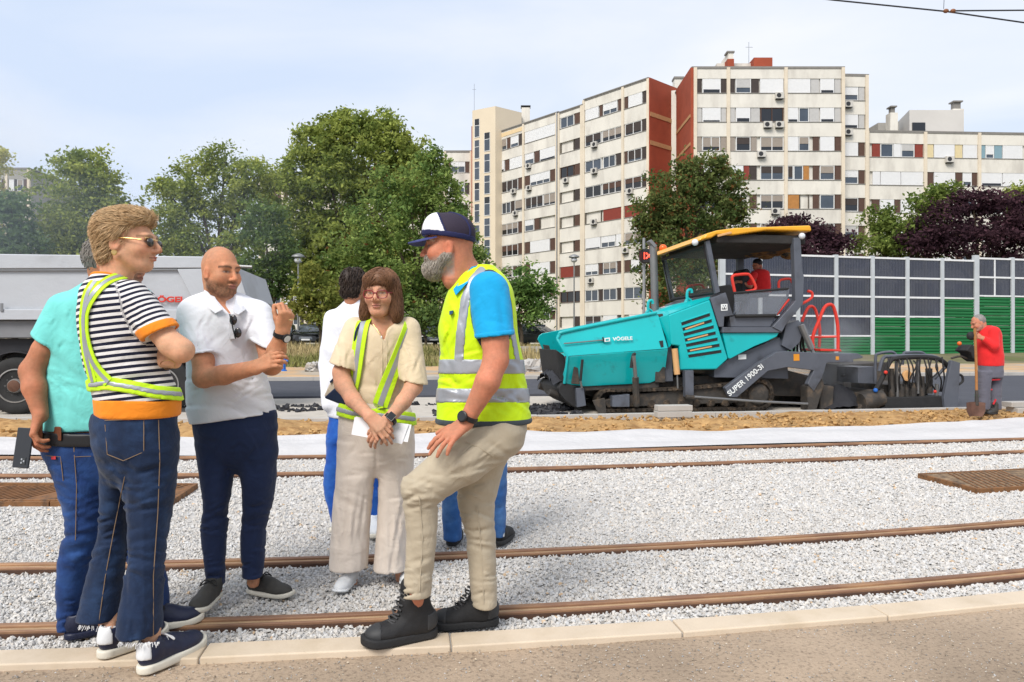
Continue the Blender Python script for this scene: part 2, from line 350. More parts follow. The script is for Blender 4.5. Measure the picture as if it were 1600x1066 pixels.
rk = solid('road_kerb', M_conc2, lambda b: b.sweep(-20, 30, 50, 11.33, 11.42, -.2, .09), M=UB); rk['kind'] = 'structure'
for k in range(-9, 14): solid('kerb_stone', M_conc2, lambda b: b.box(k + .004, k + .996, 11.315, 11.44, -.2, .10 + random.uniform(-.004, .004)), rk, UB, bevel=.008)
sheet('road_base', -40, 60, 11.44, 23.2, 120, 60, M_base, lambda p: .01 * fbm(p, .8, 3))
def slab(name, u0, u1, v0, v1, z, m): o = solid(name, m, lambda b: b.box(u0, u1, v0, v1, -.05, z), M=UV, bevel=.02); o['kind'] = 'structure'
slab('road_far_lane', -40, 60, 16.6, 23.0, .055, M_asph)
slab('road_near_lane', 8.62, 60, 12.2, 16.592, .055, M_asph)
n = 4200; u = np.concatenate([RNG.uniform(-12, 1.5, 3000), RNG.uniform(.4, 3.0, 1200)]); v = np.concatenate([14.1 + RNG.normal(0, .25, 3000), RNG.uniform(12.2, 14.2, 1200)])
k = fbm(np.stack([u, v, 0 * u], 1), 1.3, 3, 12) > -.15; u, v = u[k], v[k]; n = len(u)
o = stones('asphalt_lumps', uvw(u, v, np.full(n, .01)), RNG.uniform(.02, .09, n), greys(n, .008, .03, 0), M_asph_blk); put(o, label='black lumps of spilled asphalt on the pale road base', cat='asphalt', kind='stuff')
fk = solid('far_kerb', M_conc2, lambda b: b.box(-40, 60, 23.03, 23.14, -.2, .15), M=UV); fk['kind'] = 'structure'
for k in range(-15, 26): solid('kerb_stone', M_conc2, lambda b: b.box(k * 1.5 + .005, k * 1.5 + 1.495, 23.01, 23.16, -.2, .17), fk, UV, bevel=.01)
sheet('far_sand_strip', -40, 60, 23.16, 31, 160, 24, mat('far_sand', C(214, 176, 132, .72), .95, var=.15, vs=.8, bump=.6, bs=8, col2=C(190, 178, 160, .7), c2=(.45, .6), c2s=.5),
      lambda p: .06 + .02 * (p[:, 1] - 23) + .05 * fbm(p, .7, 3, 2))
# dry grass on the bank
n = 26000; v = RNG.uniform(30.5, 43, n); u = RNG.uniform(-24, 13, n); q = np.stack([u, v, 0 * u], 1); z = land(q)
h = RNG.uniform(.12, .5, n) * (1 + .7 * fbm(q, .35, 3, 21)); h = np.clip(h, .06, 1); w = RNG.uniform(.02, .05, n); a = RNG.uniform(0, 3.14, n)
dx, dy = np.cos(a) * w, np.sin(a) * w; lx, ly = RNG.normal(0, .12, n), RNG.normal(0, .12, n)
X = np.stack([np.stack([u - dx, v - dy, z], 1), np.stack([u + dx, v + dy, z], 1), np.stack([u + lx, v + ly, z + h], 1)], 1).reshape(-1, 3)
X = uvw(X[:, 0], X[:, 1], X[:, 2]); t = np.clip(fbm(q, .25, 3, 31) + .5, 0, 1)[:, None]
c = (np.array([.20, .20, .06]) * (1 - t) + np.array([.42, .33, .16]) * t) * RNG.uniform(.7, 1.15, (n, 1))
M_grass = mat('dry_grass', None, .9, var=0, attr='Col')
o = npmesh('dry_grass', X, np.arange(3 * n).reshape(-1, 3), M_grass, smooth=False, attrs={'Col': np.repeat(c, 3, 0)})
put(o, label='dry yellow grass on the bank beyond the road', cat='grass', kind='stuff')
def block(u0, v0, z0, l, w, h, label, rz=0):
    o = solid('concrete_block', M_conc2, lambda b: b.box(u0, u0 + l, v0, v0 + w, z0, z0 + h), M=UV, bevel=.01)
    put(o, label=label, cat='concrete block', group='spare kerb blocks')
(uA, zA) = onv(1026, 652, 11.0)
block(uA, 10.95, .07, .57, .2, .098, 'lower concrete block of the pair lying in front of the paver')
block(uA + .012, 10.955, .172, .57, .2, .09, 'upper concrete block of the pair lying in front of the paver')
(uB, zB) = onv(1567, 650, 11.0)
block(uB + .1, 10.8, .06, 1.0, .25, .1, 'lower long concrete block behind the shovel worker at the right edge')
block(uB + .04, 10.86, .164, 1.0, .22, .09, 'upper long concrete block behind the shovel worker at the right edge')
# ------------------------------------------------------------------ apartment blocks
M_wall = mat('cream_panel_wall', C(234, 229, 218, .82), .9, var=.07, vs=.5, bump=.2, bs=3, col2=C(206, 200, 190, .8), c2=(.48, .72), c2s=.6, stretch=(1, 1, .35))
M_pil = mat('yellowed_concrete', C(234, 220, 198, .8), .9, var=.08, vs=.6, bump=.2, bs=4)
M_brick = mat('red_brick_wall', C(176, 84, 58, .72), .9, var=.12, vs=.8, bump=.3, bs=10)
M_band = mat('tan_band', C(206, 158, 112, .75), .9, var=.1)
M_roofgrey = mat('roof_edge', C(150, 146, 140, .7), .8, var=.1)
M_greyb = mat('weathered_grey_wall', C(176, 172, 164, .75), .9, var=.12, vs=.4, bump=.2, bs=3)
WM = {'w': mat('white_shutter', C(240, 240, 240, .82), .5, var=.03, bump=.3, bs=9, wave='Z'), 'b': mat('brown_panel', C(98, 72, 60, .7), .7, var=.12),
      'k': mat('dark_brown_panel', C(72, 62, 58, .7), .7, var=.12), 'g': mat('grey_panel', C(205, 203, 200, .75), .7, var=.06),
      't': mat('taupe_blind', C(172, 160, 148, .75), .7, var=.05, bump=.3, bs=9, wave='Z'), 'r': mat('red_brown_panel', C(150, 64, 50, .7), .7, var=.1),
      'o': mat('orange_wood_panel', C(196, 136, 72, .72), .7, var=.12), 'y': mat('yellow_panel', C(232, 214, 168, .78), .7, var=.05),
      'c': mat('blue_grey_panel', C(140, 172, 184, .75), .7, var=.06)}
M_frame = mat('white_window_frame', C(238, 238, 236, .82), .5, var=.03)
M_glass = mat('window_glass', C(80, 92, 106, .5), .08, var=.35, vs=.5, spec=.9)
M_glassd = mat('dark_window_glass', C(36, 38, 42, .5), .1, var=.35, vs=.6, spec=.7)
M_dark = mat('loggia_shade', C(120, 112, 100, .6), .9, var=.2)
M_ac = mat('air_conditioner', C(214, 210, 202, .78), .6, var=.05)
M_fan = mat('fan_grille', C(60, 60, 62, .6), .6, var=.1)
M_metal = mat('galvanised_metal', C(176, 180, 184, .7), .4, metal=.7, var=.08, vs=5)

class Face:
    """a vertical wall plane: origin o, direction d (unit, plan), outward n; coordinates (s, z)"""
    def __init__(s, o, d):
        s.o = Vector(o); s.d = Vector(d).normalized(); s.n = Vector((s.d.y, -s.d.x, 0))
        if s.n.dot(-s.o) < 0: s.n = -s.n
        s.M = Matrix(((s.d.x, s.n.x, 0, s.o.x), (s.d.y, s.n.y, 0, s.o.y), (0, 0, 1, 0), (0, 0, 0, 1)))
    def px(s, px, py):                  # pixel -> (s, z) on the plane
        r = Vector(((px - 800) / F, 1, -(py - 533) / F)); n = s.n
        t = (s.o - Vector((0, 0, H))).dot(n) / r.dot(n); p = Vector((0, 0, H)) + r * t; return ((p - s.o).dot(s.d), p.z)
def bx(F_, s0, s1, z0, z1, y0, y1): return lambda b: b.box(min(s0, s1), max(s0, s1), y0, y1, min(z0, z1), max(z0, z1))
def window(F_, T, s0, s1, z0, z1, kind):
    """one opening: a panel, a shutter, a framed window or a loggia"""
    if s1 < s0: s0, s1 = s1, s0
    if kind in WM and kind != 'w':
        return solid('panel', WM[kind], bx(F_, s0 + .02, s1 - .02, z0, z1, -.2, -.06), T, F_.M)
    if kind == 'w':
        p = solid('shutter', WM['w'], bx(F_, s0 + .02, s1 - .02, z0, z1, -.2, -.03), T, F_.M)
        if random.random() < .35:
            solid('pane', M_glassd, bx(F_, s0 + .12, s1 - .12, z0 + .04, z0 + .04 + random.uniform(.1, .4), -.03, -.022), p, F_.M)
        return p
    if kind == 'L':                     # open loggia
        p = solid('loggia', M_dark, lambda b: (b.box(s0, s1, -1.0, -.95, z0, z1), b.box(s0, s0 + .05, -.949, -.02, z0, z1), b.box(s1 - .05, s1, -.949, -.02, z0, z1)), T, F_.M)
        solid('balcony_window', M_glassd, bx(F_, s0 + .3, s0 + (s1 - s0) * .7, z0 + .1, z1 - .15, -.949, -.93), p, F_.M); return p
    g = M_glassd if kind in 'DB' else M_glass
    fr = WM['b'] if kind == 'D' and random.random() < .5 else M_frame
    w = s1 - s0; n = max(1, round(w / 1.1)); fw = .07
    def frame(b):
        b.box(s0, s1, -.2, -.04, z0, z0 + fw); b.box(s0, s1, -.2, -.04, z1 - fw, z1)
        for k in range(n + 1):
            c = s0 + fw / 2 + (w - fw) * k / n; b.box(c - fw / 2, c + fw / 2, -.2, -.042, z0 + fw, z1 - fw)
    p = solid('window', fr, frame, T, F_.M)
    for k in range(n):
        a = s0 + fw / 2 + (w - fw) * k / n + fw / 2; e = s0 + fw / 2 + (w - fw) * (k + 1) / n - fw / 2
        solid('pane', g, bx(F_, a, e, z0 + fw, z1 - fw, -.14, -.11), p, F_.M)
    if kind == 'H':                     # half lowered shutter
        solid('roller_shutter', WM[random.choice('wwtg')], bx(F_, s0 + fw, s1 - fw, z0 + (z1 - z0) * random.uniform(.3, .6), z1 - fw, -.108, -.06), p, F_.M)
    elif kind == 'B' or (kind == 'W' and random.random() < .4):
        solid('blind', WM[random.choice('tkg') if kind == 'W' else random.choice('kbt')], bx(F_, s0 + fw, s1 - fw, z0 + (z1 - z0) * random.uniform(.2, .55), z1 - fw, -.108, -.08), p, F_.M)
    return p
def ac(F_, T, s, z):
    o = solid('air_conditioner', M_ac, bx(F_, s - .4, s + .4, z - .3, z + .3, .05, .35), T, F_.M, bevel=.02)
    solid('fan', M_fan, lambda b: b.ring((s - .1, .35, z), (0, 1, 0), [(.22, 0), (.22, .015), (.02, .02)], 16), o, F_.M)
    solid('bracket', M_fan, lambda b: b.box(s - .3, s + .3, 0, .34, z - .37, z - .305), o, F_.M)
def body(T, name, m, poly, z0, z1):     # wall mass over a plan polygon
    b = MB(); n = len(poly); a = sum(poly[i][0] * poly[(i + 1) % n][1] - poly[(i + 1) % n][0] * poly[i][1] for i in range(n))
    if a < 0: poly = poly[::-1]
    b.add([(x, y, z0) for x, y in poly] + [(x, y, z1) for x, y in poly], [list(range(n))[::-1], list(range(n, 2 * n))] + [(i, (i + 1) % n, (i + 1) % n + n, i + n) for i in range(n)])
    return b.build(name, m, T)
def bands(F_, T, s0, s1, rows, ztop, zbot, pil, m=None):
    """spandrel panels between the window bands, one object each storey and bay, and pilasters"""
    e = [ztop] + [z for r in rows for z in r] + [zbot]
    cuts = [s0] + list(pil[1:-1]) + [s1]
    for k in range(0, len(e) - 1, 2):
        for a, b_ in zip(pil[:-1], pil[1:]):
            solid('spandrel_panel', m or M_wall, bx(F_, a + .16, b_ - .16, e[k + 1], e[k], -.2, random.uniform(-.012, .0)), T, F_.M)
            if k + 1 < len(e) - 1: solid('sill', M_roofgrey, bx(F_, a + .16, b_ - .16, e[k + 1] if False else e[k] - .05 if k else e[k] - .1, e[k] + .004 if k else e[k] + .03, .002, .05), T, F_.M)
    for a in pil: solid('pilaster', M_pil, bx(F_, a - .158, a + .158, zbot, ztop + .02, -.2, .09), T, F_.M)
def fill(F_, T, s0, s1, zt, zb, rnd):
    """a bay of window band from s0 to s1 filled with a plausible mix, used where the photo shows the same mix"""
    w = s1 - s0; c = rnd.random()
    if c < .3: cuts = [(0, .17, 'b'), (.18, .82, rnd.choice('wHWB')), (.83, 1, 'b')]
    elif c < .55: cuts = [(0, .3, rnd.choice('BWDw')), (.32, .45, 'k'), (.46, .8, rnd.choice('HWBw')), (.82, 1, rnd.choice('kb'))]
    elif c < .72: cuts = [(0, .15, 'k'), (.16, .46, rnd.choice('BWH')), (.47, .6, 'b'), (.61, .85, rnd.choice('BHw')), (.86, 1, 'b')]
    elif c < .85: cuts = [(0, .5, rnd.choice('wL')), (.52, .68, 'b'), (.7, 1, rnd.choice('WHw'))]
    else: cuts = [(0, .38, 'B'), (.4, .98, 'B')]
    for a, b_, k in cuts: window(F_, T, s0 + w * a, s0 + w * b_, zb, zt, k)

# --- front block: faces the camera at 70 m
TF = thing('apartment_block', 'tall cream apartment block with red side wall and red brick chimney stack on its roof', 'building', (25, 70, .9))
FF = Face((17.6, 70, 0), (1, 0.0, 0))
ZT = FF.px(1200, 106)[1]; ST = 2.79
rowsF = []
for k in range(9):
    zt = FF.px(1200, 60 + (258 + 185.5 * k) / 4.1)[1]; zb = FF.px(1200, 60 + (350 + 185.5 * k) / 4.1)[1]; rowsF.append((zt, zb))
pilF = [FF.px(1040 + z / 4.1, 300)[0] for z in (190, 402, 770, 1137)]
bd = body(TF, 'wall', M_wall, [(17.62, 70.2), (FF.o.x + pilF[-1], 70.2), (FF.o.x + pilF[-1], 82), (17.62, 82)], .5, ZT - .15)
bands(FF, TF, pilF[0], pilF[-1], rowsF, ZT, .9, pilF)
SPEC = [
 [(200, 233, 'k'), (235, 355, 'w'), (357, 390, 'k'), (412, 446, 'k'), (450, 548, 'H'), (550, 600, 'k'), (605, 757, 'w'), (780, 930, 'w'), (932, 986, 'g'), (990, 1083, 'w'), (1085, 1125, 'g')],
 [(200, 233, 'g'), (235, 355, 'w'), (357, 390, 'g'), (412, 446, 'g'), (450, 545, 'w'), (547, 605, 'g'), (610, 755, 'D'), (780, 852, 'w'), (855, 920, 'W'), (922, 986, 'g'), (990, 1083, 'w'), (1085, 1125, 'g')],
 [(200, 232, 't'), (236, 350, 'B'), (354, 390, 't'), (412, 446, 't'), (452, 545, 'B'), (548, 586, 't'), (608, 757, 'B'), (780, 852, 'w'), (854, 922, 'H'), (946, 986, 'b'), (990, 1083, 'w'), (1087, 1125, 'b')],
 [(200, 235, 'b'), (237, 350, 'H'), (354, 390, 'b'), (412, 500, 'w'), (502, 538, 'r'), (540, 586, 'k'), (608, 757, 'W'), (782, 820, 'W'), (822, 882, 'W'), (884, 922, 'o'), (946, 986, 'b'), (990, 1083, 'H'), (1087, 1125, 'b')],
 [(200, 350, 'B'), (354, 390, 'b'), (412, 500, 'w'), (540, 586, 'b'), (608, 757, 'B'), (780, 858, 'o'), (860, 920, 'L'), (946, 986, 'b'), (990, 1083, 'W'), (1087, 1125, 'b')]]
for k, (zt, zb) in enumerate(rowsF):
    for a, b_, kd in SPEC[k] if k < 5 else random.choice(SPEC[2:]):
        window(FF, TF, FF.px(1040 + a / 4.1, 300)[0], FF.px(1040 + b_ / 4.1, 300)[0], zb, zt, kd)
for zx, zy in ((725, 372), (650, 557), (725, 557), (610, 745), (700, 1110)): ac(FF, TF, *FF.px(1040 + zx / 4.1, 60 + zy / 4.1))
# red side wall and its tan bands, seen at a slant
body(TF, 'side_wall', M_brick, [(17.3, 70.02), (17.6, 70.02), (17.6, 76.2), (17.3, 76.2)], .5, ZT + .05)
for z in (FF.px(1085, 178)[1], FF.px(1085, 222)[1]): body(TF, 'string_course', M_band, [(17.25, 70.1), (17.3, 70.1), (17.3, 76.1), (17.25, 76.1)], z - .3, z)
rf = body(TF, 'roof', M_roofgrey, [(17.4, 70.0), (FF.o.x + pilF[-1] + .2, 70.0), (FF.o.x + pilF[-1] + .2, 82), (17.4, 82)], ZT + .022, ZT + .14)
def onroof(px0, px1, pyt, Y, name, m, zb):
    a = P(px0, pyt, Y); b_ = P(px1, pyt, Y); return body(rf, name, m, [(a.x, Y), (b_.x, Y), (b_.x, Y + 2.5), (a.x, Y + 2.5)], zb, a.z)
onroof(1178, 1207, 90, 73, 'brick_stack', M_brick, ZT); onroof(1137, 1147, 92, 73, 'chimney', M_brick, ZT); onroof(1138, 1146, 82, 73.1, 'chimney_pot', M_wall, ZT)
onroof(1120, 1178, 99, 74, 'lift_house', M_wall, ZT)
solid('chimney_cap', M_roofgrey, lambda b: b.box(P(1136, 81, 73).x, P(1148, 81, 73).x, 73, 74, P(1136, 82, 73).z + .01, P(1136, 79.5, 73).z), rf)
solid('antenna', M_metal, lambda b: (b.tube([P(1170, 100, 73), P(1170, 66, 73)], .03, 6), b.tube([P(1165, 74, 73), P(1176, 74, 73)], .02, 5)), rf)

# --- set-back bay and the long lower block to the right
TR = thing('long_apartment_block', 'lower long cream apartment block at the right with grey penthouse on its roof', 'building', (40, 72, .9))
ang = .055; FS = Face((FF.o.x + pilF[-1] + .17, 71.0, 0), (1, ang, 0)); s1 = FS.px(1356, 300)[0]
zts = FS.px(1330, 117.5)[1]
TS = thing('apartment_stair_bay', 'narrow cream bay set back beside the tall front block, with one column of windows', 'building', (33.5, 71.5, .9))
q0 = FS.o; q1 = FS.o + FS.d * s1
body(TS, 'wall', M_wall, [(q0.x, q0.y + .2), (q1.x, q1.y + .2), (q1.x, 83), (q0.x, 83)], .5, zts - .1)
rowsS = [(FS.px(1340, 60 + (310 + 178 * k) / 4.1)[1], FS.px(1340, 60 + (398 + 178 * k) / 4.1)[1]) for k in range(9)]
bands(FS, TS, .1, s1, rowsS, zts, .9, [.12, s1 - .1])
for k, (zt, zb) in enumerate(rowsS):
    window(FS, TS, .35, s1 * .66, zb, zt, 'HwwHBHwBw'[k]); window(FS, TS, s1 * .68, s1 - .3, zb, zt, 'ggbbbbbkb'[k])
for k in (0, 1): ac(FS, TS, .75, rowsS[k][1] - .45)
body(TS, 'roof', M_roofgrey, [(q0.x + .02, q0.y - .05), (q1.x + .1, q1.y - .05), (q1.x + .1, 83), (q0.x + .02, 83)], zts + .022, zts + .12)
FR = Face(FS.o + FS.d * (s1 + .1) + Vector((0, .5, 0)), (1, ang, 0))
sR = 30; ztr = FR.px(1365, 205.5)[1]
q0 = FR.o; q1 = FR.o + FR.d * sR
body(TR, 'wall', M_wall, [(q0.x, q0.y + .2), (q1.x, q1.y + .2), (q1.x, 88), (q0.x, 88)], .5, ztr - .1)
pilR = [.12] + [FR.px(1300 + z / 3.807, 300)[0] for z in (555, 876)] + [FR.px(1300 + 1190 / 3.807, 300)[0], 23, 29.8]
rowsR = [(FR.px(1400, 140 + (322 + 166 * k) / 3.807)[1], FR.px(1400, 140 + (402 + 166 * k) / 3.807)[1]) for k in range(7)]
bands(FR, TR, .1, sR, rowsR, ztr, .9, pilR)
SP = [[(242, 288, 'r'), (290, 366, 'W'), (368, 412, 'w'), (414, 492, 'H'), (494, 543, 'r'), (568, 606, 'y'), (608, 732, 'w'), (734, 778, 'y'), (780, 866, 'w'), (888, 914, 'c'), (916, 966, 'H'), (968, 1014, 'c'), (1016, 1136, 'w')],
      [(242, 288, 'w'), (290, 410, 'w'), (412, 545, 'w'), (568, 606, 'b'), (608, 735, 'w'), (737, 778, 'b'), (780, 833, 'H'), (835, 866, 'b'), (888, 1014, 'w'), (1016, 1170, 'w')],
      [(240, 284, 'b'), (286, 372, 'w'), (374, 408, 'b'), (410, 495, 'w'), (497, 545, 'b'), (568, 606, 'b'), (608, 735, 'H'), (737, 778, 'b'), (780, 866, 'W'), (888, 1014, 'B'), (1016, 1170, 'w')]]
for k, (zt, zb) in enumerate(rowsR):
    for a, b_, kd in SP[min(k, 2)]: window(FR, TR, FR.px(1300 + a / 3.807, 300)[0], FR.px(1300 + b_ / 3.807, 300)[0], zb, zt, kd)
    r_ = random.Random(k)
    for a, b_ in zip(pilR[3:-1], pilR[4:]): fill(FR, TR, a + .3, b_ - .3, zt, zb, r_)
ac(FR, TR, *FR.px(1482, 250)); ac(FR, TR, *FR.px(1589, 297))
rr = body(TR, 'roof', M_roofgrey, [(q0.x - .05, q0.y - .06), (q1.x, q1.y - .06), (q1.x, 88), (q0.x - .05, 88)], ztr + .022, ztr + .12)
a = P(1421, 172, 75); b_ = P(1505, 174, 75); c_ = P(1403, 182, 79)
ph = body(rr, 'penthouse', mat('penthouse_render', C(216, 212, 206, .8), .9, var=.08, vs=.3), [(a.x, 75), (b_.x, 75), (b_.x, 82), (c_.x, 79)], ztr, a.z)
solid('penthouse_window', M_glassd, lambda b: b.box(P(1425, 0, 75).x, P(1445, 0, 75).x, 74.9, 74.99, P(0, 206, 75).z, P(0, 192, 75).z), ph)
body(rr, 'lean_to', M_greyb, [(P(1372, 0, 77).x, 77), (a.x - .05, 77), (a.x - .05, 80), (P(1372, 0, 77).x, 80)], ztr, P(0, 192, 77).z)
for x0, x1, yt, yc, Yc in ((1391, 1403, 176, 165, 74), (1489, 1506, 170, 157, 75.6)):
    ch = solid('chimney', M_wall, lambda b: b.box(P(x0, 0, Yc).x, P(x1, 0, Yc).x, Yc, Yc + .9, ztr, P(0, yt, Yc).z), rr)
    solid('chimney_cap', M_roofgrey, lambda b: (b.box(P(x0 + 3, 0, Yc).x, P(x1 - 3, 0, Yc).x, Yc + .2, Yc + .7, P(0, yt, Yc).z, P(0, yc + 2, Yc).z), b.box(P(x0 + 1, 0, Yc).x, P(x1 - 1, 0, Yc).x, Yc, Yc + .9, P(0, yc + 2, Yc).z, P(0, yc, Yc).z)), ch)

# --- slanted block in three stepped sections, running away to the left
TL = thing('slanted_apartment_block', 'cream apartment block in stepped sections running back to a stair tower, red end wall', 'building', (8, 84, .9))
FL = Face((14.2, 75, 0), (-.66, .75, 0)); FL.n = Vector((-.75, -.66, 0)).normalized(); FL.n.z = 0
FL.M = Matrix(((FL.d.x, FL.n.x, 0, FL.o.x), (FL.d.y, FL.n.y, 0, FL.o.y), (0, 0, 1, 0), (0, 0, 0, 1)))
def Lz(zx, zy): return FL.px(680 + zx / 3.5525, 60 + zy / 3.5525)
sC, sB, sA = FL.px(912, 300)[0], FL.px(873, 300)[0], FL.px(774.5, 300)[0]
zC, zB, zA = Lz(1180, 225)[1], Lz(760, 392)[1], Lz(600, 440)[1]
def at(s, y=0): p = FL.o + FL.d * s + FL.n * y; return (p.x, p.y)
for nm, a, b_, zt in (('wall', 0.02, sC, zC), ('wall', sC, sB, zB), ('wall', sB, sA, zA)):
    body(TL, nm, M_wall, [at(a, -.21), at(b_, -.21), at(b_, -11), at(a, -11)], .5, zt - .12)
    body(TL, 'roof', M_roofgrey, [at(a + .01, .1), at(b_ - .01, .1), at(b_ - .01, -11), at(a + .01, -11)], zt + .022, zt + .14)
zr = [Lz(1110, y)[1] for y in (308, 375)]; pitch = (Lz(1110, 308)[1] - Lz(1110, 920)[1]) / 4
rowsC = [(zr[0] - pitch * k, zr[1] - pitch * k) for k in range(10) if zr[1] - pitch * k > 1]
pC = [.1, Lz(1042, 400)[0], sC]; pB = [sC + .33, sB]; pA = [sB + .33, Lz(490, 600)[0], sA]
bands(FL, TL, 0, sC, rowsC, zC, .9, pC)
bands(FL, TL, sC, sB, rowsC, zB, .9, pB)
zra = [Lz(580, y)[1] for y in (495, 560)]; pa = (Lz(580, 495)[1] - Lz(580, 995)[1]) / 4
rowsA = [(zra[0] - pa * k, zra[1] - pa * k) for k in range(10) if zra[1] - pa * k > 1]
bands(FL, TL, sB, sA, rowsA, zA, .9, pA)
body(TL, 'parapet_panel', mat('yellow_parapet', C(238, 212, 168, .8), .9, var=.05), [at(pA[1] + .2, .0), at(sA - .2, .0), at(sA - .2, .03), at(pA[1] + .2, .03)], rowsA[0][0] + .3, zA - .25)
SC_ = [[(0, 'k', .17), (.19, 'w', .83), (.85, 'b', 1)], [(0, 'k', .2), (.22, 'B', .98)], [(0, 'k', .2), (.22, 'W', .85), (.87, 'b', 1)], [(0, 'k', .2), (.22, 'B', 1)], [(0, 'b', .25), (.27, 'r', 1)], [(0, 'b', .15), (.17, 'H', 1)], [(0, 'H', .7), (.72, 'b', 1)], [(0, 'k', .15), (.17, 'W', 1)], [(0, 'k', .2), (.25, 'w', .8)], [(.1, 'w', .8)]]
SD_ = [[(0, 'b', .1), (.12, 'H', .5), (.52, 'b', .6), (.62, 'w', 1)], [(0, 'B', .52), (.55, 'B', 1)], [(0, 'k', .15), (.17, 'W', .5), (.55, 'W', 1)], [(0, 'B', .52), (.55, 'D', 1)], [(0, 'r', .5), (.55, 'L', 1)], [(0, 'w', .15), (.17, 'H', .55), (.57, 'w', 1)], [(0, 'b', .12), (.14, 'H', .5), (.52, 'b', .62), (.64, 'H', 1)], [(0, 'k', .12), (.14, 'W', .5), (.52, 'k', .62), (.64, 'W', 1)], [(0, 'k', .1), (.12, 'w', .5), (.55, 'W', 1)], [(.1, 'w', .8)]]
for k, (zt, zb) in enumerate(rowsC):
    for (a, b_), S in (((pC[0] + .25, pC[1] - .2), SC_), ((pC[1] + .2, pC[2] - .2), SD_)):
        for x0, kd, x1 in S[k % 10]: window(FL, TL, a + (b_ - a) * x0, a + (b_ - a) * x1, zb, zt, kd)
    a, b_ = pB[0] + .25, pB[1] - .25; w = b_ - a
    window(FL, TL, a, a + w * .28, zb, zt, 'bkbkbbbDkb'[k % 10]); window(FL, TL, a + w * .32, b_, zb, zt, 'WLDLLLrDLL'[k % 10])
rn = random.Random(5)
for k, (zt, zb) in enumerate(rowsA):
    for a, b_ in ((pA[0] + .25, pA[1] - .2), (pA[1] + .2, pA[2] - .2)):
        if k == 0 and a == pA[0] + .25: window(FL, TL, a, b_, zb, zt, 'w')
        else: fill(FL, TL, a, b_, zt, zb, rn)
for zx, zy in ((888, 592), (888, 738), (730, 790), (522, 710), (525, 832), (440, 850), (450, 972), (1085, 850), (885, 1020)): ac(FL, TL, *Lz(zx, zy))
for k, s_ in ((5, 3.), (6, 8.), (6, 20), (7, 14), (7, 18.)): ac(FL, TL, s_, rowsC[k][1] - .6)
body(TL, 'end_wall', M_brick, [at(-.16, .08), at(.0, .08), (17.6, 78.2), (17.75, 78.0)], .5, zC + .05)
for zy in (408, 566):
    z = Lz(1190, zy)[1]; body(TL, 'string_course', M_band, [at(-.2, .0), at(-.165, .0), (17.7, 78.0), (17.75, 77.95)], z - .45, z)
solid('drainpipe', M_metal, lambda b: b.tube([FL.M @ Vector((sB + .16, .16, 1)), FL.M @ Vector((sB + .16, .16, zA))], .07, 8), TL)
lk = body(TL, 'link_bay', M_wall, [(16.9, 77.4), (18.3, 77.0), (18.3, 79), (16.9, 79)], .5, P(0, 140, 77).z)
for y in (150, 192, 236, 280): solid('link_window', M_glassd, lambda b: b.box(17.55, 18.0, 76.9, 77.05, P(0, y + 6, 77).z, P(0, y, 77).z), lk)
ck = solid('chimney', M_wall, lambda b: b.box(P(1054, 0, 79).x, P(1068, 0, 79).x, 79, 80, zC - 3, P(0, 123, 79).z), TL)
solid('chimney_cap', M_roofgrey, lambda b: b.box(P(1053, 0, 79).x, P(1069, 0, 79).x, 78.9, 80.1, P(0, 123, 79).z, P(0, 120, 79).z), ck)
p0 = P(815, 0, 96); ck = solid('chimney', M_wall, lambda b: b.box(p0.x, P(828, 0, 96).x, 96, 97, 20, P(0, 168, 96).z), TL)
solid('chimney_cap', M_fan, lambda b: b.box(p0.x - .1, P(829, 0, 96).x, 95.9, 97.1, P(0, 168, 96).z + .15, P(0, 165, 96).z), ck)
# ground-floor glass and entry of the slanted block
window(FL, TL, sB + 1.2, sA - 2, 1.0, 3.2, 'W')

TT = thing('stair_tower', 'pale stair tower with tall strips of glass and an antenna on top', 'building', (-3, 93, .9))
A0, A1, A2 = P(774, 0, 92), P(738, 0, 93.8), P(815, 0, 94.6); zt = P(0, 166, 92).z; zl = P(0, 173, 93.8).z
body(TT, 'wall', mat('tower_render', C(234, 218, 192, .8), .9, var=.05, vs=.3), [(A0.x, 92), (A2.x, 94.6), (A2.x, 100), (A1.x, 100), (A1.x, 93.8)], .5, (zt + zl) / 2)
FT = Face((A1.x, 93.8, 0), (A0.x - A1.x, 92 - 93.8, 0)); wT = math.hypot(A0.x - A1.x, 1.8)
z = zt - 1.2; 
for k in range(9):
    for s0, s1_, off in ((.35, 1.15, 0), (1.85, 2.75, 2.2)):
        zz = z - k * 2.75 - off * .9
        if zz - 2.4 > 1:
            p = solid('stair_window', M_frame, lambda b: (b.box(s0, s0 + .05, 0, .06, zz - 2.4, zz), b.box(s1_ - .05, s1_, 0, .06, zz - 2.4, zz), b.box(s0 + .05, s1_ - .05, 0, .06, zz - 2.4, zz - 2.33), b.box(s0 + .05, s1_ - .05, 0, .06, zz - .9, zz - .84)), TT, FT.M)
            solid('pane', M_glass if k % 3 else M_glassd, lambda b: b.box(s0 + .05, s1_ - .05, .0, .03, zz - .84, zz), p, FT.M); solid('pane', M_glass, lambda b: b.box(s0 + .05, s1_ - .05, .0, .03, zz - 2.33, zz - .9), p, FT.M)
solid('brick_edge', M_brick, lambda b: b.box(A1.x - .12, A1.x, 93.85, 99, .5, zl - 2), TT)
solid('antenna', M_metal, lambda b: (b.tube([P(741, 175, 95), P(741, 131, 95)], .03, 6), b.tube([P(738, 140, 95), P(744, 140, 95)], .02, 5)), TT)
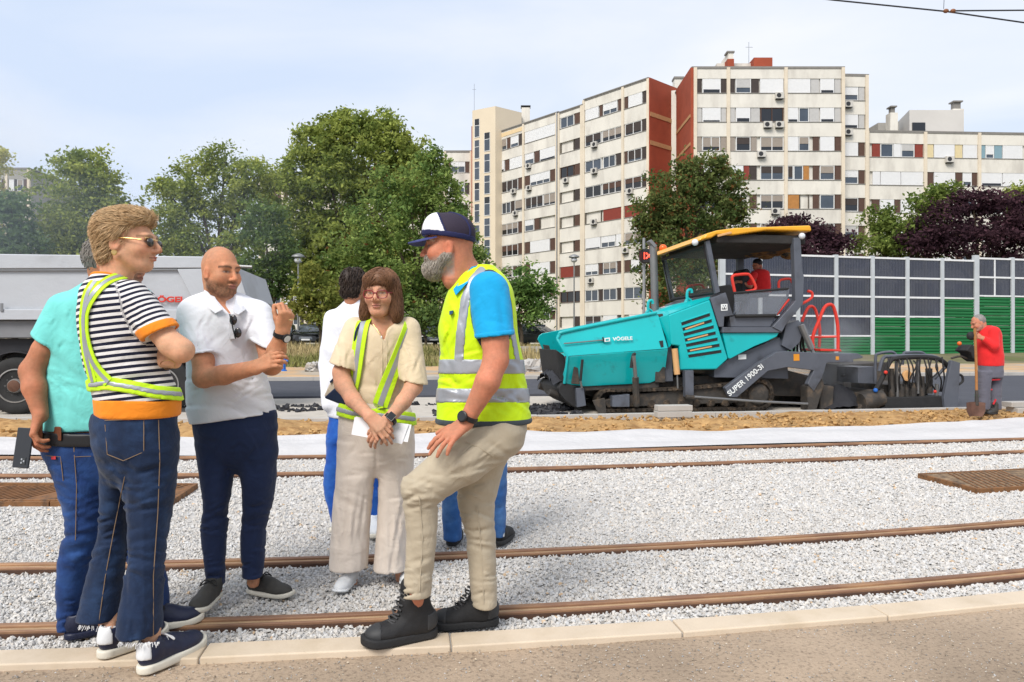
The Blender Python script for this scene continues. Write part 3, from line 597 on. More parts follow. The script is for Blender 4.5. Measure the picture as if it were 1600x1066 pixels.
# --- blocks behind the trees
def back_block(name, label, x0, x1, Y, ytop, m, nrow, nbay, seed, sh=0):
    T = thing(name, label, 'building', ((x0 + x1) / 2 / F, Y, .9)); a, b_ = P(x0, ytop, Y), P(x1, ytop, Y + sh)
    Fb = Face((a.x, Y, 0), (b_.x - a.x, sh, 0)); Wd = math.hypot(b_.x - a.x, sh); zt = a.z
    body(T, 'wall', m, [(a.x, Y + .2), (b_.x, Y + sh + .2), (b_.x, Y + 12), (a.x, Y + 12)], .5, zt - .1)
    body(T, 'roof', M_roofgrey, [(a.x, Y - .05), (b_.x, Y + sh - .05), (b_.x, Y + 12), (a.x, Y + 12)], zt + .022, zt + .15)
    rows = [(zt - 1.3 - 2.8 * k, zt - 2.75 - 2.8 * k) for k in range(nrow) if zt - 2.75 - 2.8 * k > 1]; pil = [.1 + (Wd - .2) * k / nbay for k in range(nbay + 1)]
    bands(Fb, T, 0, Wd, rows, zt, .9, pil, m); r_ = random.Random(seed)
    for zt_, zb_ in rows:
        for s0, s1_ in zip(pil[:-1], pil[1:]): fill(Fb, T, s0 + .25, s1_ - .25, zt_, zb_, r_)
    return T
back_block('rear_apartment_block', 'cream apartment block left of the stair tower, half hidden by the big tree', 694, 737, 95, 237, M_wall, 8, 1, 3)
back_block('rear_low_block', 'pale apartment block glimpsed between the trunks behind the street lamp', 405, 690, 97, 280, M_wall, 8, 8, 8)
TG = back_block('grey_block', 'weathered grey flat-roofed block at the left edge behind the trees', -60, 46, 90, 264, M_greyb, 8, 3, 9)
a = P(46, 0, 90); solid('annex', M_greyb, lambda b: b.box(a.x + .02, P(66, 0, 93).x, 91, 99, .5, P(0, 296, 92).z), TG); solid('annex_terrace', M_greyb, lambda b: b.box(a.x + .02, P(58, 0, 93).x, 92, 98, P(0, 296, 92).z, P(0, 283, 92).z), TG)
# ------------------------------------------------------------------ trees
M_bark = mat('bark', C(110, 96, 80, .6), .95, var=.25, vs=4, bump=.8, bs=12)
def leafmat():
    m = bpy.data.materials.new('leaves'); m.use_nodes = True; nt = m.node_tree; N = nt.nodes; L = nt.links; N.remove(N['Principled BSDF'])
    a = N.new('ShaderNodeAttribute'); a.attribute_name = 'Col'; d = N.new('ShaderNodeBsdfDiffuse'); t = N.new('ShaderNodeBsdfTranslucent'); x = N.new('ShaderNodeMixShader'); x.inputs[0].default_value = .42
    L.new(a.outputs['Color'], d.inputs[0]); L.new(a.outputs['Color'], t.inputs[0]); L.new(d.outputs[0], x.inputs[1]); L.new(t.outputs[0], x.inputs[2]); L.new(x.outputs[0], N['Material Output'].inputs[0]); return m
M_leaf = leafmat()
def tree(name, label, Y, blobs, col, col2, trunk, leaf=.15, dens=1.0, group='trees in front of the apartment blocks', seed=1, tip=0, cat='tree'):
    R = np.random.default_rng(seed); k = Y / F
    bl = [(np.array(P(x, y, Y)), rx * k, ry * k) for x, y, rx, ry in blobs]
    zg = .95 if Y > 43 else .3; base = P(trunk, 533, Y); base.z = zg
    T = thing(name, label, cat, base, group)
    pts = []; shade = []
    for c, rx, rz in bl:
        ry = (rx + rz) / 2; area = (rx * rz + rx * ry + ry * rz) / 3
        ncl = int(10 + 10.5 * area * dens)
        d = R.normal(size=(ncl, 3)); d /= np.linalg.norm(d, axis=1)[:, None]; rr = R.uniform(.35, 1.0, ncl) ** .55
        cc = d * rr[:, None] * np.array([rx, ry, rz]) * (1 + .16 * R.normal(size=(ncl, 1))) + c
        cs = R.uniform(.55, 1.25, ncl); hue = R.random(ncl)
        nl = 56; q = R.normal(size=(ncl, nl, 3)) * np.array([.36, .36, .24]) * R.uniform(.6, 1.25, (ncl, 1, 1)) * (.7 + .3 * min(1, rx / 2)) + cc[:, None]
        pts.append(q.reshape(-1, 3)); shade.append(np.stack([np.repeat(cs, nl), np.repeat(hue, nl)], 1))
    Q = np.concatenate(pts); S = np.concatenate(shade); n = len(Q)
    nrm = R.normal(size=(n, 3)) + np.array([0, 0, .9]); nrm /= np.linalg.norm(nrm, axis=1)[:, None]
    t = np.cross(nrm, R.normal(size=(n, 3))); t /= np.linalg.norm(t, axis=1)[:, None]; b = np.cross(nrm, t); s = (leaf * R.uniform(.55, 1.25, n))[:, None]
    V = np.stack([Q - t * s, Q - b * s * .55 + nrm * s * .1, Q + t * s, Q + b * s * .55 + nrm * s * .1], 1).reshape(-1, 3)
    h = np.clip(S[:, 1:] * .8 + .35 * R.normal(size=(n, 1)) * .5, 0, 1)
    cl = np.array([1.85, 1.88, 1.9]) * (np.array(col) * (1 - h) + np.array(col2) * h) * R.uniform(.75, 1.2, (n, 1)) * (.8 + .25 * S[:, :1])
    if tip: m_ = R.random(n) < tip; cl[m_] = np.array([.20, .10, .035]) * R.uniform(.7, 1.2, (m_.sum(), 1))
    npmesh('crown', V, np.arange(4 * n).reshape(-1, 4), M_leaf, T, smooth=False, attrs={'Col': np.repeat(cl, 4, 0)})
    cx = sum(b_[0] for b_ in bl) / len(bl); hgt = cx[2] - zg; r0 = .06 + hgt * .022; tp = Vector((cx[0] * .5 + base.x * .5, Y, zg + hgt * .55))
    b2 = MB(); b2.tube(smoothpts([base, base * .5 + tp * .5 + Vector((.1, 0, 0)), tp]), [r0 * (1 - .05 * i) for i in range(9)], 8); tr = b2.build('trunk', M_bark, T, smooth=True)
    for c, rx, rz in bl:
        c = Vector(c); solid('limb', M_bark, lambda b: b.tube(smoothpts([tp - Vector((0, 0, hgt * .12)), tp.lerp(c, .5) + Vector((0, 0, .2)), c]), [r0 * .55 * (1 - .09 * i) for i in range(9)], 6), tr, smooth=True)
G1, G2, G3, GY, GB = (.10, .13, .034), (.24, .255, .065), (.062, .098, .034), (.32, .27, .065), (.11, .15, .07)
PU, PU2 = (.028, .015, .020), (.068, .034, .042)
tree('maple_tree', 'leafy green tree behind the dump trailer, left of the striped-top woman', 50, [(132, 258, 42, 24), (112, 292, 62, 42), (160, 300, 30, 34), (140, 345, 75, 48), (95, 375, 55, 40), (190, 385, 50, 40), (150, 410, 80, 45)], G1, G2, 130, seed=2)
tree('dark_tree', 'small dark tree at the left edge in front of the grey block', 46, [(18, 325, 28, 24), (12, 355, 42, 38), (40, 385, 24, 36), (10, 415, 40, 40)], G3, GB, 22, seed=3)
tree('edge_tree', 'yellowish treetop poking in at the left edge above the grey block', 60, [(-6, 245, 24, 10), (-20, 275, 32, 26), (-30, 330, 40, 50)], G2, GY, -30, seed=4)
tree('plane_tree', 'wide loose tree with sky showing through, behind the bald man', 56, [(352, 250, 40, 20), (300, 282, 44, 32), (392, 276, 42, 34), (345, 305, 70, 36), (262, 300, 26, 22), (425, 300, 22, 30), (300, 350, 60, 40), (390, 352, 55, 40), (255, 365, 42, 50), (330, 400, 90, 45)], G1, G2, 345, dens=.85, seed=5)
tree('round_dark_tree', 'dark rounded tree beside the street lamp, right of the bald man', 47, [(412, 345, 34, 34), (425, 395, 40, 45), (400, 430, 38, 40), (445, 440, 26, 34), (380, 460, 30, 30)], G3, G1, 437, seed=6)
tree('great_lime_tree', 'tallest green tree with a domed crown, left of the apartment blocks', 64, [(548, 198, 44, 28), (590, 204, 40, 28), (500, 228, 46, 36), (628, 240, 38, 34), (560, 250, 84, 48), (470, 275, 38, 44), (520, 310, 90, 56), (640, 290, 55, 50), (480, 360, 50, 56), (560, 390, 110, 60), (475, 420, 26, 40), (590, 450, 100, 50)], G1, (.25, .27, .07), 545, seed=7, leaf=.2)
tree('chestnut_tree', 'bushy darker green tree in front of the domed tree, behind the capped man', 50, [(676, 250, 22, 20), (640, 295, 52, 38), (690, 300, 30, 46), (592, 335, 44, 40), (660, 350, 74, 46), (715, 355, 26, 36), (560, 400, 50, 46), (640, 415, 84, 48), (710, 425, 44, 54), (735, 400, 22, 30), (600, 460, 80, 40), (690, 470, 70, 36)], (.075, .12, .036), (.19, .23, .065), 645, seed=8, tip=.012)
tree('yellow_shrub', 'yellow-green shrub low beside the street lamp', 44.5, [(492, 445, 28, 26), (510, 470, 32, 28), (476, 475, 22, 24), (505, 495, 30, 20)], (.10, .12, .03), (.19, .18, .045), 500, seed=9)
tree('lollipop_tree', 'neat round dark green tree in front of the slanted block, right of the capped man', 46, [(815, 440, 34, 30), (790, 462, 34, 32), (842, 462, 28, 30), (812, 484, 46, 24), (770, 480, 22, 22)], (.055, .10, .03), (.13, .19, .05), 815, seed=10)
tree('bronze_tipped_tree', 'dense tree with bronze tips standing before the red end walls, behind the paver', 50, [(1100, 262, 40, 24), (1060, 285, 42, 32), (1130, 292, 36, 36), (1090, 320, 72, 40), (1030, 330, 36, 30), (1150, 330, 18, 22), (1085, 370, 70, 44), (1030, 395, 40, 50), (1120, 400, 40, 40), (1060, 440, 60, 40), (1010, 350, 18, 14)], (.05, .075, .024), (.115, .125, .042), 1085, seed=11, tip=.07)
tree('purple_plum_tree', 'dark purple tree seen above the barrier just behind the yellow canopy', 48, [(1230, 352, 30, 18), (1215, 380, 36, 24), (1270, 372, 36, 18), (1310, 380, 28, 14), (1260, 400, 60, 20)], PU, PU2, 1250, seed=12)
tree('green_maple_tree', 'light green tree above the barrier between the purple trees', 49, [(1375, 345, 26, 22), (1400, 365, 38, 28), (1452, 312, 32, 20), (1480, 300, 22, 16), (1440, 340, 36, 28), (1360, 385, 40, 18), (1420, 390, 50, 20)], (.065, .095, .024), (.15, .175, .045), 1410, seed=13, dens=.8)
tree('wide_purple_tree', 'broad dark purple tree above the barrier at the right edge', 47.5, [(1520, 318, 40, 18), (1480, 348, 50, 28), (1560, 340, 50, 34), (1610, 335, 40, 36), (1445, 378, 44, 24), (1520, 380, 70, 28), (1600, 385, 60, 26)], PU, PU2, 1530, seed=14)
tree('hidden_green_tree', 'green treetop showing behind the broad purple tree at the right edge', 52, [(1590, 305, 26, 16), (1620, 320, 40, 24), (1630, 350, 40, 30)], G1, G2, 1625, seed=15)
tree('low_bush', 'low green bush under the trees left of the capped man', 45, [(672, 500, 26, 20), (640, 505, 20, 16)], G3, G1, 665, seed=16, cat='bush')

# ------------------------------------------------------------------ noise barrier
M_post = mat('galvanised_post', C(206, 212, 216, .8), .45, metal=.15, var=.06, vs=2)
M_rails = mat('pale_barrier_rail', C(236, 238, 240, .84), .5, metal=0, var=.04)
M_green = mat('green_barrier_panel', C(28, 114, 62, .8), .6, var=.08, vs=1)
M_pane = mat('tinted_barrier_pane', C(48, 56, 86, .34), .12, var=.35, vs=.5, spec=.8, alpha=.86)
def stripes(m):
    nt = m.node_tree; N = nt.nodes; L = nt.links; b = N['Principled BSDF']; src = b.inputs['Base Color'].links[0].from_socket
    t = N.new('ShaderNodeTexCoord'); w = N.new('ShaderNodeTexWave'); w.bands_direction = 'X'; w.inputs['Scale'].default_value = 3.1; mp = N.new('ShaderNodeMapping')
    mp.inputs['Rotation'].default_value = (0, 0, math.radians(-13.5)); L.new(t.outputs['Object'], mp.inputs[0]); L.new(mp.outputs[0], w.inputs[0])
    r = N.new('ShaderNodeMapRange'); r.inputs[1].default_value = .86; r.inputs[2].default_value = .95; L.new(w.outputs['Fac'], r.inputs[0])
    x = N.new('ShaderNodeMix'); x.data_type = 'RGBA'; x.inputs['B'].default_value = C(120, 122, 134, .45); L.new(r.outputs[0], x.inputs['Factor']); L.new(src, x.inputs['A']); L.new(x.outputs['Result'], b.inputs['Base Color'])
stripes(M_pane)
a_ = math.radians(13.5); o_ = P(1128, 0, 38); FB = Face((o_.x, 38, 0), (math.cos(a_), math.sin(a_), 0))
TB = thing('noise_barrier', 'noise barrier of tinted striped panes over ribbed green panels between steel posts', 'barrier', (o_.x + 6, 39.5, .2))
ZB = .2; posts = [1128, 1187, 1246, 1305.6, 1362.4, 1416.7, 1471, 1524.6, 1581, 1639, 1700]
sp = [FB.px(p, 480)[0] for p in posts]; ztp = FB.px(1305, 399.7)[1]; rowh = FB.px(1305, 399.7)[1] - FB.px(1305, 430.7)[1]
ntr = [4, 4, 4, 4, 3, 3, 2, 2, 2, 2]
solid('plinth', M_conc2, lambda b: b.box(sp[0] - .3, sp[-1], -.15, .12, -.1, FB.px(1305, 555)[1]), TB, FB.M)
zp = FB.px(1305, 555)[1]
for i, s in enumerate(sp):
    big = i in (0, 7); zt = ztp + (.22 if i >= 7 else .05)
    solid('post', M_post, lambda b: b.box(s - (.16 if big else .11), s + (.16 if big else .11), -.12, .1, zp + .003, zt + (.06 if big else 0)), TB, FB.M, bevel=.01)
for i in range(len(sp) - 1):
    a, e = sp[i] + .115, sp[i + 1] - .115; zt = ztp + (.16 if i >= 7 else 0)
    if i in (0, 7): a += .05
    if i == 6: e -= .05
    for r in range(ntr[i]):
        z1 = zt - rowh * r; z0 = z1 - rowh
        solid('rail', M_rails, lambda b: b.box(a, e, -.05, .06, z1 - .1, z1), TB, FB.M)
        if i >= 7:
            m_ = (a + e) / 2; solid('mullion', M_rails, lambda b: b.box(m_ - .04, m_ + .04, -.05, .05, z0 + .002, z1 - .102), TB, FB.M)
            for q0, q1 in ((a, m_ - .042), (m_ + .042, e)): solid('pane', M_pane, lambda b: b.box(q0, q1, -.01, .01, z0 + .002, z1 - .102), TB, FB.M)
        else: solid('pane', M_pane, lambda b: b.box(a, e, -.01, .01, z0 + .002, z1 - .102), TB, FB.M)
    z1 = zt - rowh * ntr[i]; solid('rail', M_rails, lambda b: b.box(a, e, -.05, .06, z1 - .08, z1), TB, FB.M)
    ng = max(1, round((z1 - .085 - zp) / .55)); hg = (z1 - .085 - zp) / ng
    for k in range(ng):                  # ribbed green cassettes, one above the other
        zz = zp + k * hg + .004; pr = []; nr = 3
        for j in range(nr): q = zz + (hg - .008) * j / nr; w = (hg - .008) / nr; pr += [(-.02, q), (.035, q + w * .2), (.035, q + w * .65), (-.02, q + w * .98)]
        b = MB(FB.M); b.add([(s_, y_, z_) for s_ in (a, e) for y_, z_ in [(-.06, zz)] + pr + [(-.06, zz + hg - .008)]],
              [[j, j + 1, j + 1 + len(pr) + 2, j + len(pr) + 2] for j in range(len(pr) + 1)] + [list(range(len(pr) + 2))[::-1], list(range(len(pr) + 2, 2 * len(pr) + 4))])
        b.build('green_panel', M_green, TB)

# ------------------------------------------------------------------ street furniture and parked cars
M_lamp = mat('lamp_pole_grey', C(170, 172, 172, .7), .5, metal=.5, var=.05)
M_lens = mat('lamp_glass', C(230, 232, 236, .8), .2, var=0)
def lamp(px, pyt, Y, label):
    b0 = P(px, 533, Y); b0.z = .9; t = thing('street_lamp', label, 'street lamp', b0, 'street lamps by the apartment blocks'); top = P(px, pyt, Y)
    solid('pole', M_lamp, lambda b: b.tube([b0, b0 + Vector((0, 0, 1.2)), top], [.09, .07, .05], 10), t, smooth=True)
    hd = solid('lamp_head', M_lamp, lambda b: b.ring(top + Vector((0, 0, .1)), (0, 0, 1), [(.08, -.12), (.42, -.02), (.40, .08), (.16, .2), (.02, .24)], 16), t, smooth=True)
    solid('globe', M_lens, lambda b: b.ball(top + Vector((0, 0, -.12)), .26, 8, (1, 1, .8)), hd, smooth=True)
lamp(466, 404, 46, 'street lamp with a round head standing right of the bald man')
lamp(897, 404, 57, 'street lamp standing before the slanted apartment block')
M_carb = mat('black_car_paint', (.012, .013, .016, 1), .25, var=.1, coat=.6, spec=.5); M_cargrey = mat('dark_grey_car_paint', (.05, .055, .06, 1), .25, var=.1, coat=.6)
M_cglass = mat('car_glass', (.10, .12, .14, 1), .05, var=.2, spec=.8); M_tyre = mat('tyre_rubber', (.022, .022, .022, 1), .85, var=.2, vs=10, bump=.3, bs=60)
M_chrome = mat('chrome', (.6, .6, .62, 1), .2, metal=1, var=0); M_plate = mat('number_plate_white', (.8, .8, .8, 1), .5, var=0); M_head = mat('headlight_glass', (.62, .66, .7, 1), .1, var=.1, spec=.9)
def car(px, Y, rot, m, label):
    c = P(px, 533, Y); c.z = .96; t = thing('parked_car', label, 'car', c, 'cars parked in front of the apartment blocks')
    M_ = Matrix.Translation(c) @ Matrix.Rotation(rot, 4, 'Z')       # nose towards -y
    def loft(b, secs):                   # secs: (y, [(x, z) half profile])
        n = len(secs[0][1]); vs = []
        for y, h in secs: vs += [(x, y, z) for x, z in h] + [(-x, y, z) for x, z in reversed(h)]
        k = 2 * n; fs = [(i * k + j, i * k + (j + 1) % k, (i + 1) * k + (j + 1) % k, (i + 1) * k + j) for i in range(len(secs) - 1) for j in range(k)]
        b.add(vs, fs + [list(range(k)), list(range((len(secs) - 1) * k, len(secs) * k))[::-1]])
    S = lambda w, zb, zm, zt: [(w * .9, zb), (w, zb + .12), (w, zm), (w * .93, zt), (w * .5, zt + .03)]
    solid('body', m, lambda b: loft(b, [(-2.15, S(.66, .32, .5, .62)), (-2.05, S(.80, .22, .58, .72)), (-1.7, S(.87, .2, .66, .82)), (-1.0, S(.89, .2, .74, .92)), (1.4, S(.89, .2, .78, .96)), (2.0, S(.86, .22, .76, .94)), (2.15, S(.74, .34, .7, .84))]), t, M_, smooth=True)
    K = lambda w, z: [(w, .94), (w * .98, .98), (w * .82 if z > 1 else w * .95, z), (w * .5, z + .04 if z > 1 else z)]
    gh = solid('glasshouse', M_cglass, lambda b: loft(b, [(-1.02, K(.80, .97)), (-.35, K(.80, 1.36)), (.9, K(.8, 1.40)), (1.75, K(.74, .99))]), t, M_, smooth=True)
    solid('roof', m, lambda b: loft(b, [(-.4, [(.68, 1.36), (.62, 1.40), (.3, 1.42)]), (.2, [(.68, 1.40), (.62, 1.45), (.3, 1.47)]), (.95, [(.66, 1.39), (.6, 1.43), (.3, 1.45)])]), t, M_, smooth=True)
    for sx in (-1, 1):
        solid('headlight', M_head, lambda b: b.ball((sx * .62, -2.0, .62), .15, 6, (1.2, .7, .5)), t, M_, smooth=True)
        solid('mirror', m, lambda b: b.ball((sx * .98, -.72, .98), .1, 5, (1, .6, .8)), t, M_, smooth=True)
        for y in (-1.35, 1.35):
            w = solid('wheel', M_tyre, lambda b: b.ring((sx * .78, y, .31), (sx, 0, 0), [(.31, -.1), (.31, .08), (.27, .12), (.2, .12)], 20), t, M_, smooth=True)
            solid('rim', M_chrome, lambda b: b.ring((sx * .78, y, .31), (sx, 0, 0), [(.2, .09), (.19, .125), (.06, .11), (.02, .12)], 14), w, M_)
    solid('grille', M_cglass, lambda b: b.box(-.42, .42, -2.155, -2.1, .4, .6), t, M_, bevel=.03); solid('emblem_bar', M_chrome, lambda b: b.box(-.3, .3, -2.17, -2.155, .53, .56), t, M_)
    solid('number_plate', M_plate, lambda b: b.box(-.26, .26, -2.185, -2.16, .36, .46), t, M_)
car(487, 47, .1, M_carb, 'black parked car facing the road, right of the bald man\'s raised hand')
car(441, 47.5, .15, M_cargrey, 'dark grey parked car partly hidden behind the bald man')
car(836, 48, .9, M_cargrey, 'dark car seen between the capped man and the paver hopper')
car(668, 49, .3, M_carb, 'dark car behind the tan-shirted woman and the low bush')

# lane signal, hydrant, rubble, wires
b0 = P(1006, 575, 30); t = thing('lane_signal', 'red X lane signal on a slim mast behind the paver', 'traffic signal', (b0.x, 30, .05))
solid('mast', M_lamp, lambda b: b.tube([(b0.x, 30, .05), (b0.x, 30, P(0, 372, 30).z)], .06, 10), t, smooth=True)
q = P(1011, 400, 29.8); bxm = solid('signal_box', mat('black_plastic', (.015, .015, .016, 1), .5, var=.1), lambda b: b.box(q.x - .2, q.x + .22, 29.75, 29.95, q.z - .29, q.z + .29), t, bevel=.03)
solid('visor', MATS['black_plastic'], lambda b: b.hexa([(q.x - .36, 29.6, q.z - .2), (q.x - .2, 29.75, q.z - .28), (q.x - .2, 29.8, q.z - .28), (q.x - .36, 29.65, q.z - .2), (q.x - .36, 29.6, q.z + .16), (q.x - .2, 29.75, q.z + .28), (q.x - .2, 29.8, q.z + .28), (q.x - .36, 29.65, q.z + .16)]), bxm)
M_led = mat('red_led', (.8, .05, .03, 1), .4, var=0, emit=(1, .06, .03, 1), es=2.2)
for sg in (-1, 1): solid('red_stroke', M_led, lambda b: b.tube([(q.x + .05 - .1, 29.735, q.z - .12 * sg), (q.x + .05 + .12, 29.735, q.z + .12 * sg)], .028, 6), bxm)
solid('red_bar', M_led, lambda b: b.tube([(q.x - .12, 29.735, q.z - .14), (q.x - .12, 29.735, q.z + .14)], .022, 6), bxm)
M_blue = mat('blue_hydrant_paint', C(40, 110, 200, .8), .45, var=.08)
hb = P(443, 582, 27); hb.z = .14; t = thing('hydrant', 'small blue hydrant beyond the road under the bald man\'s elbow', 'hydrant', hb)
solid('barrel', M_blue, lambda b: b.ring(hb, (0, 0, 1), [(.13, 0), (.13, .05), (.085, .08), (.08, .34), (.11, .36), (.11, .42), (.09, .52), (.03, .58)], 14), t, smooth=True)
solid('outlet', M_blue, lambda b: (b.cyl(hb + Vector((-.17, 0, .4)), hb + Vector((.17, 0, .4)), .05, 10)), t, smooth=True); solid('foot', M_conc2, lambda b: b.box(hb.x - .28, hb.x + .28, hb.y - .2, hb.y + .2, hb.z - .1, hb.z + .02), t, bevel=.02)
def rubble(px0, px1, Y, n, label, smin, smax):
    R = np.random.default_rng(n); a, b_ = P(px0, 0, Y).x, P(px1, 0, Y).x; x = R.uniform(a, b_, n); y = Y + R.uniform(-.5, .7, n)
    hgt = .34 * (1 - np.abs((x - (a + b_) / 2) / (b_ - a) * 2) ** 2); p = np.stack([x, y, .12 + hgt * R.random(n)], 1)
    o = stones('rubble', p, R.uniform(smin, smax, n), greys(n, .25, .5, .1), M_stone); put(o, label=label, cat='rubble', kind='stuff')
rubble(484, 510, 27, 160, 'heap of grey rubble beyond the road behind the white-shirted man', .08, .2)
rubble(812, 852, 27, 220, 'heap of broken stone beyond the road in front of the hopper', .12, .34)
lw = solid('low_wall', M_conc2, lambda b: b.box(P(812, 0, 38).x, P(872, 0, 38).x, 38, 38.3, .2, 1.0)); put(lw, label='low pale concrete wall between the capped man and the hopper', cat='wall')
M_wire = mat('wire', (.05, .05, .055, 1), .5, metal=.5, var=0); M_fit = mat('rusty_fitting', C(150, 100, 70, .7), .6, metal=.3, var=.2)
def wire(name, pts, label): o = solid(name, M_wire, lambda b: b.tube(pts, .011, 6)); put(o, label=label, cat='wire', group='overhead wires')
wire('contact_wire', [P(1000, -37, 10.5), P(1300, 0, 10.5), P(1478, 18, 10.5), P(1600, 35.5, 10.5), P(1900, 78, 10.5)], 'longer overhead wire slanting down to the right corner of the sky')
wire('span_wire', [P(1490, 17, 10.52), P(1600, 16.2, 10.9), P(1950, 14, 12)], 'short level overhead wire at the top right corner')
t = thing('wire_clamp', 'rusty clamp joining the two overhead wires', 'clamp', P(1483, 17.5, 10.5))
for x in (1478, 1489): solid('clamp_body', M_fit, lambda b: b.ball(P(x, 17.3, 10.48), .033, 6, (1.2, 1, .9)), t, smooth=True)
solid('hanger', M_wire, lambda b: b.tube([P(1474.5, 14, 10.5), P(1475.5, -8, 10.5)], .004, 5), t)
# ------------------------------------------------------------------ road paver
M_teal = mat('teal_paint', C(0, 186, 190, .82), .32, var=.06, vs=1.2, coat=.35, col2=C(30, 118, 116, .7), c2=(.6, .82), c2s=3.2)
M_pgrey = mat('slate_grey_paint', C(98, 103, 114, .72), .45, var=.1, vs=2, coat=.15, col2=C(70, 70, 74, .7), c2=(.52, .75), c2s=2.5)
M_dirty = mat('dirty_steel', C(82, 78, 74, .62), .7, metal=.3, var=.25, vs=5, bump=.4, bs=40, col2=C(124, 108, 92, .6), c2=(.5, .7), c2s=6)
M_track = mat('track_steel', C(74, 66, 58, .6), .75, metal=.3, var=.25, vs=9, bump=.5, bs=50, col2=C(130, 110, 90, .6), c2=(.5, .7), c2s=9)
M_blk = mat('black_rubber', (.018, .018, .019, 1), .7, var=.2, vs=8, bump=.3, bs=40)
M_yel = mat('yellow_canopy_paint', C(246, 178, 40, .82), .4, var=.05, coat=.2)
M_under = mat('dark_canopy_lining', (.03, .028, .027, 1), .9, var=.3, vs=3, bump=.6, bs=14)
M_foam = mat('torn_tan_lining', C(150, 112, 62, .6), .95, var=.35, vs=5, bump=1, bs=9, col2=(.03, .028, .026, 1), c2=(.5, .62), c2s=4)
M_red = mat('red_rail_paint', C(226, 62, 48, .8), .4, var=.05)
M_white = mat('white_lettering', C(236, 240, 240, .85), .6, var=0)
M_orange = mat('orange_beacon', C(240, 110, 40, .8), .25, var=0)
M_cyl = mat('worn_cylinder_steel', C(150, 150, 150, .7), .4, metal=.6, var=.12)
M_scr = mat('cab_glass', C(150, 165, 160, .6), .06, var=0, spec=.8, alpha=.11)
M_poly = mat('scuffed_side_glass', C(150, 156, 166, .7), .2, var=.05, vs=2, spec=.6, alpha=.36)
M_tan = mat('tan_cylinder', C(226, 176, 120, .8), .5, var=.08)
M_stick = mat('orange_sticker', C(226, 150, 40, .8), .5, var=.1)
M_seat = mat('black_seat', (.02, .02, .022, 1), .7, var=.1)
VN = 12.45
def pv(px, py, v=VN): u, z = onv(px, py, v); return (u, v, z)
def pw(px, py, v=VN): return uv(*pv(px, py, v))
TP = thing('asphalt_paver', 'teal and grey road paver with yellow canopy, laying black asphalt', 'paver', uv(5, 13.6, 0))
def PR(name, m, poly, v0, v1, parent=None, bevel=.01, vref=None):
    return solid(name, m, lambda b: b.prism([onv(x, y, vref or v0) for x, y in poly], v0, v1), parent or TP, UV, bevel=bevel)
def plate(name, m, pts, th, parent=None, bevel=.006):          # pts: (px, py, v), pushed back by th
    n = len(pts); q = [pv(*p) for p in pts]
    def f(b): b.add(q + [(u, v + th, z) for u, v, z in q], [list(range(n))[::-1], list(range(n, 2 * n))] + [(i, (i + 1) % n, (i + 1) % n + n, i + n) for i in range(n)])
    return solid(name, m, f, parent or TP, UV, bevel=bevel)
def TB_(name, m, pts, r, parent=None, k=4, n=8, sm=True):      # bent tube through (px, py, v)
    q = [Vector(pv(*p)) for p in pts]; return solid(name, m, lambda b: b.tube(smoothpts(q, k) if sm and len(q) > 2 else q, r, n), parent or TP, UV, smooth=True)
# hull
PR('chassis', M_dirty, [(930, 596), (1060, 590), (1130, 585), (1228, 578), (1275, 590), (1275, 620), (1180, 618), (940, 625)], VN + .35, VN + 2.2)
PR('hull', M_pgrey, [(1116, 578), (1141, 559), (1218, 527), (1230, 548), (1232, 592), (1116, 590)], VN + .12, VN + 2.4)
PR('frame_post', M_pgrey, [(1026, 511), (1048, 506), (1052, 596), (1030, 597)], VN + .16, VN + 2.4)
